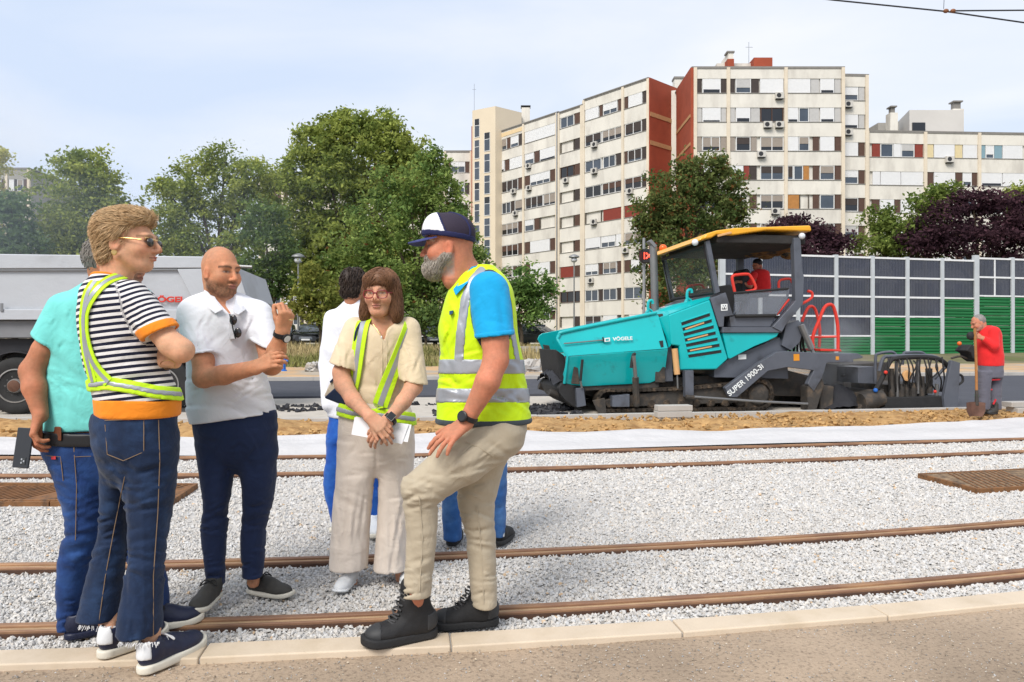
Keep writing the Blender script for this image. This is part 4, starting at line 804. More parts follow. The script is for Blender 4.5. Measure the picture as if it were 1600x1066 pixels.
# hopper: two folded wings, floor, load
for nm, vf, vt, vb, th in (('hopper_wing', VN - .1, VN + .06, VN + .12, .035), ('far_hopper_wing', VN + 2.12, VN + 2.0, VN + 1.9, -.035)):
    far = vf > 13
    off = (lambda x, y: (x, y)) if not far else None
    src = [(872, 530), (875, 523), (880, 519.5), (1024, 490), (1029, 493), (1044, 545), (887.5, 557)]
    def far_px(x, y, v):                 # same (u, z) as the near wing, on the far side
        u, z = onv(x, y, VN - .1); p = uv(u, v, z); return (800 + p.x / p.y * F, 533 - (p.z - H) / p.y * F, v)
    up = [(x, y, (vf if y > 540 else vt)) for x, y in src] if not far else [far_px(x, y, (vf if y > 540 else vt)) for x, y in src]
    lo = [(887.5, 557.6), (1044, 545.6), (1040, 575), (1027, 594), (1015, 599), (912, 604), (884, 600), (880, 585)]
    lo = [(x, y, vf if y < 560 else vb) for x, y in lo] if not far else [far_px(x, y, vf if y < 560 else vb) for x, y in lo]
    w = plate(nm, M_teal, up, th, bevel=.012); plate('lower_panel', M_teal, lo, th, w, bevel=.01)
    if not far:
        TB_('rim', M_teal, [(871, 530, VN + .05), (874, 523, VN + .05), (881, 518.5, VN + .05), (950, 504, VN + .05), (1025, 489, VN + .05)], .03, w, 3)
        TB_('front_rim', M_teal, [(871, 530, VN + .05), (887, 557, VN - .09), (882, 599, VN + .1)], .028, w, 1, sm=False)
        TB_('stripe', M_cyl, [(881, 537, VN - .045), (943, 531.5, VN - .03)], .012, w)
        TB_('edge_pin', M_blk, [(942, 527, VN - .03), (943.5, 534, VN - .045)], .015, w)
        plate('keyhole', M_blk, [(1030, 533, VN - .08), (1036, 532, VN - .08), (1037, 542, VN - .1), (1033, 543, VN - .1)], .02, w)
        PR('logo_tile', M_white, [(944.5, 528.5), (953, 527.6), (953.2, 533.4), (944.7, 534.4)], VN - .075, VN - .06, w, bevel=0)
        PR('logo_mark', M_teal, [(946.3, 530), (951.2, 529.4), (951.4, 532.2), (946.5, 532.8)], VN - .078, VN - .0755, w, bevel=0)
        c = pw(973, 529.6, VN - .075); Mt = Matrix.Translation(c) @ Matrix(((CA, 0, SA, 0), (SA, 0, -CA, 0), (0, 1, 0, 0), (0, 0, 0, 1))) @ Matrix.Rotation(math.radians(3), 4, 'Z')
        text('lettering', 'VÖGELE', .084, Mt, M_white, w, bold=.003, sx=1.16)
        TB_('wing_cylinder', M_cyl, [(990, 556, VN - .18), (993, 590, VN - .12)], .035, w); TB_('cylinder_rod', M_dirty, [(993, 590, VN - .12), (994.5, 634, VN - .02)], .06, w)
        TB_('cylinder_bracket', M_blk, [(986, 575, VN - .14), (989, 556, VN - .15), (993, 553, VN - .15)], .028, w)
        TB_('front_cylinder', M_blk, [(910, 562, VN - .15), (907, 595, VN - .1)], .025, w); TB_('front_rod', M_cyl, [(907, 595, VN - .1), (909, 606, VN - .05)], .02, w)
        PR('rust_patch', M_dirty, [(897, 573), (903, 575), (906, 601), (893, 600)], VN - .03, VN + .02, w)
PR('hopper_floor', M_dirty, [(885, 601), (1030, 596), (1030, 606), (885, 612)], VN + .15, VN + 2.4)
PR('hopper_back', M_dirty, [(1024, 492), (1036, 490), (1040, 598), (1024, 598)], VN + .1, VN + 2.4)
def heap(b):
    n = 14; u0, u1 = onv(868, 580, VN)[0], onv(1020, 580, VN)[0]; vs = []
    for i in range(n + 1):
        for j in range(n + 1):
            a, c = i / n, j / n; vs.append((u0 + (u1 - u0) * a, VN + .2 + 1.7 * c, .45 + .62 * math.sin(math.pi * min(1, a * .9 + .1)) * math.sin(math.pi * (c * .8 + .1)) + random.uniform(-.05, .05)))
    b.add(vs, [(i * (n + 1) + j, (i + 1) * (n + 1) + j, (i + 1) * (n + 1) + j + 1, i * (n + 1) + j + 1) for i in range(n) for j in range(n)])
solid('asphalt_load', M_asph_blk, heap, TP, UV, smooth=True)
fl = PR('front_apron', M_blk, [(868, 546), (882, 556), (890, 600), (880, 603), (873, 585)], VN + .2, VN + 1.9, bevel=.02)
plate('apron_flap', M_dirty, [(845, 538, VN + 2.3), (858, 540, VN + 1.2), (866, 572, VN + 1.2), (852, 560, VN + 2.3)], .05, fl)
pb = PR('push_beam', M_blk, [(872, 606), (878, 598), (890, 601), (914, 606), (916, 634), (898, 637), (884, 627), (874, 615)], VN + .1, VN + 2.0, bevel=.02)
for x, y, v_ in ((862, 614, VN + .3), (846, 604, VN + 1.9)): solid('push_roller', M_dirty, lambda b: b.cyl(pv(x - 4, y - 1, v_), pv(x + 10, y + 3, v_ + .02), .07, 14), pb, UV, smooth=True)
PR('beam_plate', M_pgrey, [(900, 607), (912, 606), (916, 634), (902, 637)], VN - .02, VN + .1, pb)
plate('scraper', M_dirty, [(926, 626, VN - .03), (945, 622, VN - .03), (948, 645, VN - .03), (936, 648, VN - .03)], .05, pb)
PR('front_box', M_pgrey, [(957, 619), (984, 616), (984, 636), (957, 636)], VN - .06, VN + .2)
# engine hood with louvres
hd = PR('engine_hood', M_teal, [(1045, 492), (1109.6, 468), (1138, 561), (1120, 577.5), (1061.5, 578.5), (1061.5, 541), (1048, 539)], VN, VN + 2.4, bevel=.03)
plate('hood_top', M_teal, [(1027, 487, VN + .3), (1050, 477, VN + .3), (1110, 463.5, VN + .3), (1109.6, 467.5, VN + .01), (1045, 491.5, VN + .01), (1028, 501, VN + .15)], .3, hd, bevel=.01)
plate('hood_cheek', M_teal, [(1026.5, 497, VN + .1), (1045, 491.5, VN + .02), (1049, 539, VN + .02), (1045, 544, VN + .05), (1040, 525, VN + .1)], .1, hd)
for k in range(7):
    t_ = k / 6; x0, x1 = 1064.5 + 11 * t_, 1108.7 + 18 * t_; y0, y1 = 504.6 + 50.4 * t_, 491 + 57.4 * t_; h_ = 4.2
    PR('vent_slot', M_blk, [(x0, y0), (x1, y1 - h_ * .3), (x1 + .8, y1 + h_ * .7), (x0 + .8, y0 + h_)], VN - .004, VN + .03, hd, bevel=0)
    if k % 2: PR('vent_baffle', M_tan, [(x0 + 4, y0 + .4), (x1 - 12, (y0 + y1 * 3) / 4 - .6), (x1 - 11, (y0 + y1 * 3) / 4 + 1.6), (x0 + 5, y0 + 2.4)], VN - .006, VN - .0045, hd, bevel=0)
    TB_('louvre_lip', M_teal, [(x0 - .5, y0 - 1.2, VN - .006), (x1, y1 - h_ * .3 - 1.2, VN - .006)], .014, hd)
for x, y, v_ in ((1015, 489, VN + .35), (1076, 472, VN + .4)):
    TB_('lifting_eye', M_teal, [(x - 2, y, v_), (x - 2.5, y - 11, v_), (x - 1, y - 18, v_), (x + 4, y - 19, v_), (x + 5, y - 14, v_)], .028, hd, 3)
    TB_('eye_foot', M_teal, [(x - 6, y + 2, v_), (x - 1, y - 6, v_), (x + 6, y + 1, v_)], .025, hd, 2)
ex = TB_('exhaust_pipe', M_cyl, [(1023.5, 492, VN + 1.3), (1022, 430, VN + 1.3), (1020.5, 384, VN + 1.3)], .075, n=14)
plate('rain_flap', M_cyl, [(1014, 377, VN + 1.2), (1018, 374, VN + 1.25), (1027, 384, VN + 1.25), (1023, 387, VN + 1.2)], .18, ex)
solid('tan_cylinder', M_tan, lambda b: b.cyl(pv(1054, 545, VN - .05), pv(1058, 585, VN - .05), .055, 14), TP, UV, smooth=True)
TB_('cylinder_rod', M_cyl, [(1058, 585, VN - .05), (1059, 607, VN - .05)], .016)
PR('support_leg', M_pgrey, [(1070.5, 579), (1084, 579), (1084.5, 619), (1071.5, 621)], VN - .08, VN + .06)
TB_('leg_pin', M_dirty, [(1072, 620, VN - .1), (1098, 622, VN - .1)], .035); TB_('tow_rod', M_cyl, [(1085, 620, VN - .13), (1180, 627, VN - .13), (1262, 631, VN - .13)], .022, sm=False)
# side fender, cab walls
PR('fender', M_teal, [(1129, 520.5), (1218, 519.5), (1214, 526), (1200, 533), (1180, 541), (1158, 552), (1141, 561), (1138, 560)], VN + .02, VN + 2.4, bevel=.015)
PR('platform_beam', M_pgrey, [(1129, 511.3), (1222, 511.3), (1222, 519.8), (1129, 520)], VN - .02, VN + 2.42)
fp = PR('front_cab_panel', M_pgrey, [(1110, 467), (1134, 457), (1146, 493), (1132, 495), (1131, 511), (1124, 511)], VN - .01, VN + 2.4)
PR('logo_tile', M_white, [(1126.5, 475.5), (1136.6, 475), (1136.9, 485.3), (1126.8, 485.8)], VN - .016, VN - .0105, fp, bevel=0)
PR('logo_field', M_pgrey, [(1128.3, 477.2), (1135, 476.9), (1135.2, 483.6), (1128.5, 483.9)], VN - .019, VN - .0165, fp, bevel=0)
c = pw(1131.8, 480.3, VN - .021); Mt0 = Matrix(((CA, 0, SA, 0), (SA, 0, -CA, 0), (0, 1, 0, 0), (0, 0, 0, 1)))
text('logo_letter', 'W', .09, Matrix.Translation(c) @ Mt0, M_white, fp, bold=.003)
PR('sill', M_pgrey, [(1140, 494.5), (1211, 494.5), (1204, 511), (1142, 511)], VN + .01, VN + 2.3)
sg = PR('side_glass', M_poly, [(1147, 457), (1231, 451), (1231, 462), (1211, 492), (1150, 493.5)], VN - .03, VN - .015, bevel=0)
TB_('glass_rail', M_blk, [(1146, 458, VN - .03), (1232, 451, VN - .03)], .022, sg); TB_('glass_foot', M_blk, [(1149, 494, VN - .035), (1212, 493, VN - .035)], .03, sg); TB_('glass_edge', M_pgrey, [(1232, 452, VN - .03), (1230, 465, VN - .03), (1211, 493, VN - .03)], .022, sg, sm=False)
PR('rear_post', M_pgrey, [(1240, 371.5), (1251, 371.5), (1254, 425), (1256.5, 432), (1255, 475), (1228, 508), (1222, 519), (1207, 511), (1234, 481), (1243, 470), (1242, 430)], VN - .045, VN + .09)
u_, z_ = onv(1245, 371, VN)
fr = lambda px, py: (lambda uz: uz)(onv(px, py, VN))
solid('far_rear_post', M_pgrey, lambda b: b.prism([fr(1240, 371.5), fr(1251, 371.5), fr(1255, 475), fr(1228, 508), fr(1220, 505), fr(1243, 470)], VN + 2.3, VN + 2.42), TP, UV, bevel=.01)
solid('front_post', M_pgrey, lambda b: b.prism([fr(1103, 377), fr(1110, 375), fr(1126, 456), fr(1119, 459)], VN + .02, VN + .1), TP, UV, bevel=.008)
solid('far_front_post', M_pgrey, lambda b: b.prism([fr(1103, 377), fr(1110, 375), fr(1126, 456), fr(1119, 459)], VN + 2.3, VN + 2.38), TP, UV, bevel=.008)
a0, a1 = Vector((*fr(1104, 383), 0)), Vector((*fr(1120, 457), 0))
ws = solid('windscreen', M_scr, lambda b: b.hexa([(a1.x, VN + .12, a1.y), (a1.x + .02, VN + .12, a1.y), (a1.x + .02, VN + 2.28, a1.y), (a1.x, VN + 2.28, a1.y), (a0.x, VN + .12, a0.y), (a0.x + .02, VN + .12, a0.y), (a0.x + .02, VN + 2.28, a0.y), (a0.x, VN + 2.28, a0.y)]), TP, UV)
solid('screen_frame', M_blk, lambda b: b.tube([(a1.x, VN + .1, a1.y), (a1.x, VN + 2.3, a1.y), (a0.x, VN + 2.3, a0.y), (a0.x, VN + .1, a0.y)], .035, 6, close=True), ws, UV)
solid('cab_floor', M_blk, lambda b: b.box(fr(1122, 0)[0], fr(1235, 0)[0], VN + .05, VN + 2.35, fr(1180, 496)[1], fr(1180, 493)[1]), TP, UV)
# canopy
uF, uR = fr(1108, 0)[0], fr(1268, 0)[0]; zc = onv(1180, 361, VN - .05)[1]
cn = PR('canopy', M_yel, [(1098, 374), (1104, 365), (1120, 360), (1150, 356), (1267, 352), (1269, 361.5), (1198, 359.8), (1146, 367.5), (1120, 367), (1112, 372)], VN - .06, VN + 2.6, bevel=.03)
def visor(b): 
    p = [fr(1088, 378), fr(1094, 371), fr(1105, 364.5), fr(1112, 371)]; b.prism(p, VN - .05, VN + 2.6)
solid('canopy_visor', M_yel, visor, cn, UV, bevel=.03)
solid('canopy_lining', M_under, lambda b: b.box(uF + .15, uR - .1, VN + .02, VN + 2.5, zc - .22, zc - .05), cn, UV, bevel=.03)
for (x, y, v_, r_) in ((1188, 392, VN + 1.4, .17), (1203, 388, VN + 1.2, .2), (1219, 385, VN + 1.1, .2), (1229, 391, VN + 1.3, .17), (1178, 396, VN + 1.8, .16), (1211, 394, VN + 1.5, .15), (1234, 400, VN + .7, .12), (1196, 400, VN + 1.9, .13)):
    solid('torn_lining', M_foam, lambda b: b.ball(pv(x, y, v_), r_, 7, (1.5, 1, .6)), cn, UV, smooth=True)
PR('roof_latch', M_tan, [(1121, 367), (1143, 361.5), (1144, 365), (1122, 370.5)], VN - .085, VN - .061, cn)
for px_, py_, v_ in ((1086, 379, VN - .04), (1253, 369, VN - .05)): solid('work_light', M_head, lambda b: b.ball(pv(px_, py_, v_), .06, 7), cn, UV, smooth=True)
bc = solid('beacon', M_orange, lambda b: b.ball(pv(1036, 388, VN + 2.5), .085, 8), TP, UV, smooth=True); solid('beacon_foot', M_cyl, lambda b: b.cyl(pv(1037, 398, VN + 2.5), pv(1036, 391, VN + 2.5), .05, 10), bc, UV)
# rails, controls, seat
HR = TB_('hand_rail', M_red, [(1148, 456, VN + .05), (1144, 436, VN + .05), (1146, 431, VN + .05), (1152, 429.5, VN + .05), (1166, 428.5, VN + .05), (1172, 431, VN + .05), (1180, 446, VN + .05), (1179, 453, VN + .05), (1165, 456, VN + .05)], .028, k=4)
TB_('hand_rail', M_red, [(1217, 450, VN + .6), (1217, 441, VN + .6), (1222, 437, VN + .6), (1234, 436, VN + .6), (1238, 442, VN + .6)], .025)
TB_('hand_rail', M_red, [(1246, 478, VN + .1), (1262, 470, VN + .1), (1269, 464, VN + .1), (1268, 457, VN + .1), (1262, 455, VN + .1)], .026)
TB_('hand_rail', M_red, [(1214, 492, VN + .4), (1228, 474, VN + .4), (1233, 468, VN + .4)], .02)
TB_('screen_rail', M_red, [(1073, 455, VN + 1.8), (1075, 448, VN + 1.8), (1088, 445, VN + 1.8), (1097, 446, VN + 1.8), (1103, 455, VN + 1.8)], .024)
st = solid('seat', M_seat, lambda b: b.prism([fr(1196, 455), fr(1198, 416), fr(1203, 411), fr(1210, 413), fr(1213, 435), fr(1211, 456)], VN + .95, VN + 1.45), TP, UV, bevel=.04)
solid('seat_cushion', M_seat, lambda b: b.prism([fr(1170, 465), fr(1172, 456), fr(1205, 454), fr(1207, 466)], VN + .93, VN + 1.47), st, UV, bevel=.04)
cs = solid('control_console', M_blk, lambda b: b.prism([fr(1140, 462), fr(1142, 444), fr(1160, 441), fr(1168, 450), fr(1166, 492), fr(1146, 492)], VN + .5, VN + 2.0), TP, UV, bevel=.03)
TB_('steering_column', M_blk, [(1160, 450, VN + 1.2), (1166, 440, VN + 1.2)], .05, cs)
# arm with the model lettering
arm = PR('side_arm', M_pgrey, [(1133, 606), (1186, 567), (1214, 550), (1232, 549), (1286, 552), (1332, 553), (1334, 566), (1292, 567), (1285, 590), (1272, 612), (1262, 600), (1272, 579), (1230, 574), (1200, 580), (1152, 621), (1140, 621)], VN - .12, VN + .0, bevel=.012)
c = pw(1165, 594, VN - .124); text('model_lettering', 'SUPER 1900-3i', .135, Matrix.Translation(c) @ Mt0 @ Matrix.Rotation(math.radians(38.5), 4, 'Z'), M_white, arm, bold=.003, sx=1.02)
PR('orange_sticker', M_stick, [(1240, 553.5), (1249, 553.2), (1249.3, 563.6), (1240.3, 564)], VN - .126, VN - .1205, arm, bevel=0); PR('orange_sticker', M_stick, [(1306, 557), (1311, 557), (1311, 562.5), (1306, 562.5)], VN - .126, VN - .1205, arm, bevel=0)
PR('white_sticker', M_white, [(1153.5, 554.5), (1166, 553.8), (1166, 561.3), (1153.8, 562)], VN + .112, VN + .119, bevel=0)
TB_('lift_cylinder', M_cyl, [(1252, 508, VN + .0), (1268, 545, VN + .0)], .06); TB_('lift_rod', M_cyl, [(1268, 545, VN + .0), (1279, 570, VN - .02)], .035)
PR('rear_bracket', M_pgrey, [(1228, 507), (1248, 500), (1256, 512), (1250, 535), (1236, 548), (1222, 540)], VN + .05, VN + .4)
for i in range(7):
    x = 1226 + i * 4.5; TB_('hydraulic_hose', M_blk, [(x, 512, VN + .3 + .1 * i), (x + 8 - i, 524, VN + .15), (x + 2, 540, VN + .2), (x - 6 + 2 * i, 552, VN + .35)], .022)
PR('red_part', M_red, [(1223, 537), (1236, 534), (1236, 541), (1224, 542)], VN + .3, VN + .6)
PR('rear_leg', M_dirty, [(1262, 604), (1284, 590), (1288, 600), (1276, 640), (1262, 641)], VN - .1, VN + .15); PR('auger_housing', M_dirty, [(1280, 600), (1304, 604), (1302, 641), (1282, 641)], VN + .05, VN + 2.4, bevel=.03)
# ladder at the back
LD = TB_('ladder_hoop', M_red, [(1253, 503, VN + .7), (1258, 490, VN + .7), (1264, 480, VN + .7), (1271, 480, VN + .7), (1276, 490, VN + .7), (1281, 515, VN + .7), (1280, 543, VN + .7)], .03, k=3)
TB_('ladder_hoop', M_red, [(1271, 545, VN + .2), (1270, 526, VN + .2), (1280, 500, VN + .2), (1288, 481, VN + .2), (1296, 476, VN + .2), (1303, 481, VN + .2), (1309, 510, VN + .2), (1309.5, 547, VN + .2)], .032, k=3)
TB_('ladder_rung', M_red, [(1262, 527, VN + .5), (1309, 526, VN + .2)], .022); PR('ladder_step', M_red, [(1282, 545), (1314, 546), (1316, 549.5), (1282, 549)], VN + .05, VN + .7)
# crawler track
zb, zt_ = .03, None; uA, uB = onv(951, 628, VN)[0], onv(1187, 617, VN)[0]; zcA, zcB = onv(951, 626, VN)[1], onv(1187, 617, VN)[1]
for v0, nm in ((VN + .02, 'crawler_track'), (VN + 2.1, 'far_crawler_track')):
    tk = solid(nm, M_dirty, lambda b: b.prism([(uA, zcA - .14), (uB, .16), (uB + .2, zcB), (uB, zcB + .24), (uA + .5, zcA + .1), (uA - .1, zcA)], v0 + .06, v0 + .26), TP, UV, bevel=.02)
    solid('drive_sprocket', M_track, lambda b: b.ring((uB, v0 + .04, zcB), (0, 1, 0), [(.3, 0), (.33, .02), (.33, .22), (.3, .24)], 20), tk, UV)
    solid('sprocket_hub', M_dirty, lambda b: b.ring((uB, v0 + .02, zcB), (0, -1, 0), [(.2, 0), (.17, .03), (.05, .05)], 16), tk, UV)
    for i in range(9): solid('track_roller', M_track, lambda b: b.ring((uA + .25 + i * (uB - uA - .3) / 9, v0 + .05, .15), (0, 1, 0), [(.06, 0), (.085, .02), (.085, .18)], 14), tk, UV)
    rA, rB = zcA - .05, zcB - .05; path = []
    L1 = uB - uA
    for i in range(30): path.append((uA + L1 * i / 30, .05, 0))
    for i in range(11): a = -math.pi / 2 + math.pi * i / 11; path.append((uB + rB * math.cos(a), zcB + rB * math.sin(a), a + math.pi / 2))
    for i in range(30): path.append((uB - L1 * i / 30, (zcB + rB) * (1 - i / 30) + (zcA + rA) * i / 30 - .05 * math.sin(math.pi * i / 30), math.pi))
    for i in range(7): a = math.pi / 2 + math.pi * i / 7; path.append((uA + rA * math.cos(a), zcA + rA * math.sin(a), a + math.pi / 2))
    for (u, z, a) in path:
        Mp = UV @ Matrix.Translation((u, v0, z)) @ Matrix.Rotation(-a, 4, 'Y'); solid('track_pad', M_track, lambda b: b.prism([(-.06, -.03), (.06, -.03), (.065, .0), (.03, .025), (-.03, .025), (-.065, .0)], 0, .32), tk, Mp)
# screed
PR('screed_step', M_pgrey, [(1304, 552.5), (1340, 552), (1350, 558), (1346, 560), (1304, 566)], VN + .1, VN + 2.2); PR('screed_box', M_pgrey, [(1341, 574), (1366, 573), (1366, 600), (1341, 599)], VN + .2, VN + .9)
PR('screed_wall', M_dirty, [(1318, 570), (1388, 566), (1392, 612), (1318, 625)], VN + 1.4, VN + 2.4); PR('screed_tool', M_dirty, [(1316, 585), (1340, 584), (1340, 588), (1316, 589)], VN + .6, VN + .66)
sb = PR('screed_beam', M_blk, [(1383, 622), (1478, 619), (1497, 621), (1497, 636), (1384, 637)], VN - .22, VN + 1.8, bevel=.015); PR('screed_plate', M_dirty, [(1342, 640), (1356, 616), (1380, 610), (1386, 640)], VN - .1, VN + 1.8, sb); solid('tamper_tube', M_dirty, lambda b: b.cyl(pv(1346, 628, VN - .1), pv(1378, 622, VN - .1), .15, 16), sb, UV, smooth=True)
PR('screed_sole', M_blk, [(1384, 636.5), (1498, 635.5), (1498, 640), (1384, 641)], VN - .25, VN + 1.8, sb)
ep = PR('end_plate', M_pgrey, [(1475, 621), (1487, 563), (1500.5, 567), (1497, 640), (1477, 640)], VN - .28, VN - .2); TB_('end_handle', M_blk, [(1498, 585, VN - .25), (1503.5, 588, VN - .25), (1504, 596, VN - .25), (1498, 601, VN - .25)], .022, ep)
for x, y0, y1, r_ in ((1369, 612, 640, .06), (1376, 608, 640, .05), (1393, 576, 622, .055), (1402, 561, 620, .03), (1416, 584, 630, .05), (1434, 562, 615, .03), (1440, 588, 620, .06), (1452, 576, 615, .06), (1463, 600, 624, .035), (1426, 598, 620, .07), (1408, 600, 622, .06)):
    TB_('upright', M_dirty if r_ > .04 else M_cyl, [(x, y1, VN - .05), (x + random.uniform(-1, 1), y0, VN - .05)], r_, sb)
PR('gear_cover', M_dirty, [(1384, 601), (1450, 599), (1450, 622), (1384, 622)], VN + .1, VN + 1.2, sb)
solid('dial', M_tan, lambda b: b.ring(pv(1416, 587, VN - .12), (0, -1, 0), [(.1, 0), (.1, .03), (.07, .04)], 14), sb, UV)
TB_('grab_rail', M_pgrey, [(1368, 600, VN + .1), (1368, 560, VN + .1), (1372, 553, VN + .1), (1392, 550, VN + .1), (1400, 555, VN + .1), (1401, 566, VN + .1)], .028); TB_('grab_rail', M_pgrey, [(1410, 570, VN + .2), (1412, 553, VN + .2), (1418, 551, VN + .2), (1440, 551, VN + .2), (1447, 557, VN + .2)], .028); TB_('grab_rail', M_pgrey, [(1374, 580, VN + .0), (1380, 560, VN + .0), (1392, 557, VN + .0), (1430, 556, VN + .0), (1462, 558, VN + .0), (1482, 572, VN + .0)], .035)
TB_('hose_bundle', M_blk, [(1364, 616, VN - .1), (1378, 592, VN - .1), (1390, 566, VN - .1), (1402, 560, VN - .1), (1440, 558, VN - .1), (1468, 562, VN - .1), (1483, 575, VN - .1), (1484, 586, VN - .1)], .045)
rh = random.Random(3)
for i in range(16):
    x = 1388 + i * 5.6; TB_('screed_hose', M_blk, [(x, 560 + rh.uniform(-2, 4), VN - .12), (x + rh.uniform(-6, 6), 575 + rh.uniform(-4, 6), VN - .2), (x + rh.uniform(-8, 8), 594, VN - .15), (x + rh.uniform(-3, 3), 612, VN - .05)], .014, sb)
solid('blue_cap', M_blue, lambda b: b.ball(pv(1368, 610, VN - .18), .04, 6), sb, UV); solid('red_cap', M_red, lambda b: b.ball(pv(1384, 582, VN - .18), .035, 6), sb, UV); solid('red_cap', M_red, lambda b: b.ball(pv(1461, 612, VN - .18), .03, 6), sb, UV)
cb = solid('control_box', M_blk, lambda b: b.prism([onv(x, y, VN - .3) for x, y in ((1500, 548), (1508, 538), (1519, 543), (1526, 560), (1520, 566), (1511, 560), (1508, 552))], VN - .45, VN - .15), TP, UV, bevel=.02)
solid('box_beacon', M_orange, lambda b: b.ball(pv(1499, 537, VN - .3), .04, 7), cb, UV, smooth=True); TB_('box_arm', M_dirty, [(1486, 560, VN - .25), (1500, 557, VN - .3), (1511, 560, VN - .3)], .02, cb)
TB_('strut', M_pgrey, [(1460, 592, VN), (1484, 566, VN - .1)], .03, sb)
# loose asphalt in front of the screed
def pile(b):
    n = 16; u0, u1 = onv(1290, 600, VN)[0], onv(1370, 600, VN)[0]; vs = []
    for i in range(n + 1):
        for j in range(n + 1): a, c = i / n, j / n; vs.append((u0 + (u1 - u0) * a, VN - .05 + 2.4 * c, .02 + .42 * math.sin(math.pi * a) ** .7 * min(1, c * 5 + .1) + random.uniform(-.02, .02)))
    b.add(vs, [(i * (n + 1) + j, (i + 1) * (n + 1) + j, (i + 1) * (n + 1) + j + 1, i * (n + 1) + j + 1) for i in range(n) for j in range(n)])
o = solid('asphalt_heap', M_asph_blk, pile, None, UV, smooth=True); put(o, label='heap of black asphalt being spread between the paver and its screed', cat='asphalt')

# ------------------------------------------------------------------ dump trailer
M_tr = mat('grey_trailer_paint', C(196, 200, 206, .78), .5, var=.04, vs=.6, bump=.1, bs=5, col2=C(176, 178, 182, .75), c2=(.5, .75), c2s=.8)
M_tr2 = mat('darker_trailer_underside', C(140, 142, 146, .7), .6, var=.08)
M_trblk = mat('black_chassis', (.022, .022, .026, 1), .55, var=.2, vs=3)
M_kred = mat('red_trailer_lettering', C(214, 60, 44, .85), .6, var=0)
M_rim = mat('steel_rim', C(176, 172, 168, .7), .4, metal=.5, var=.12, vs=8)
VT = 13.55
TT2 = thing('dump_trailer', 'grey dump semi-trailer with dusty wheels behind the group at the left', 'trailer', uv(-7, VT + 1.2, 0))
def TR_(name, m, poly, v0, v1, parent=None, bevel=.012): return solid(name, m, lambda b: b.prism([onv(x, y, VT) for x, y in poly], v0, v1), parent or TT2, UV, bevel=bevel)
TR_('tipper_body', M_tr, [(-300, 395), (316, 402.5), (372, 419), (387, 466), (356, 496), (-300, 496)], VT + .06, VT + 2.5)
TR_('top_rim', M_tr, [(-300, 393), (333, 401), (334, 419), (-300, 421)], VT, VT + .058, bevel=.02); TR_('rim_shadow_lip', M_tr2, [(-300, 421.5), (276, 420), (276, 422.5), (-300, 424)], VT + .012, VT + .058, bevel=.003)
TR_('lower_rail', M_tr, [(-300, 483), (356, 484), (352, 500), (-300, 500)], VT - .01, VT + .058, bevel=.015)
TR_('corner_rib', M_tr, [(276, 420.5), (334, 419.5), (372, 422), (386, 466), (372, 482.5), (308, 482.5)], VT + .01, VT + .058, bevel=.012)
TR_('belly', M_tr2, [(-300, 500.5), (352, 500.5), (330, 528), (-300, 528)], VT + .1, VT + 2.4)
TR_('chassis_rail', M_trblk, [(-300, 529), (330, 529), (330, 560), (-300, 562)], VT + .25, VT + 2.2); TR_('underrun', M_trblk, [(60, 536), (200, 537), (200, 560), (60, 560)], VT + .12, VT + .24)
for x in (3, 290, -120): TR_('latch', M_tr2, [(x - 1.5, 474), (x + 3, 474), (x + 3, 487), (x - 1.5, 487)], VT - .03, VT - .011, bevel=.004)
for x in (-250, -140, -30, 80, 190): TR_('body_post', M_tr, [(x, 424.5), (x + 5, 424.5), (x + 5, 482.5), (x, 482.5)], VT + .03, VT + .06, bevel=.006) if x < -20 else None
c = uv(*(lambda q: (q[0], VT + .003, q[1]))(onv(262, 468.5, VT))); text('lettering', 'KÖGEL', .135, Matrix.Translation(c) @ Mt0 @ Matrix.Rotation(math.radians(.3), 4, 'Z'), M_kred, TT2, bold=.006, sx=1.38)
TB_r = solid('top_bar', M_cyl, lambda b: b.cyl((onv(372, 419, VT)[0], VT + .1, onv(372, 419, VT)[1] + .04), (onv(392, 420, VT)[0], VT + .1, onv(392, 420, VT)[1] + .04), .03, 8), TT2, UV)
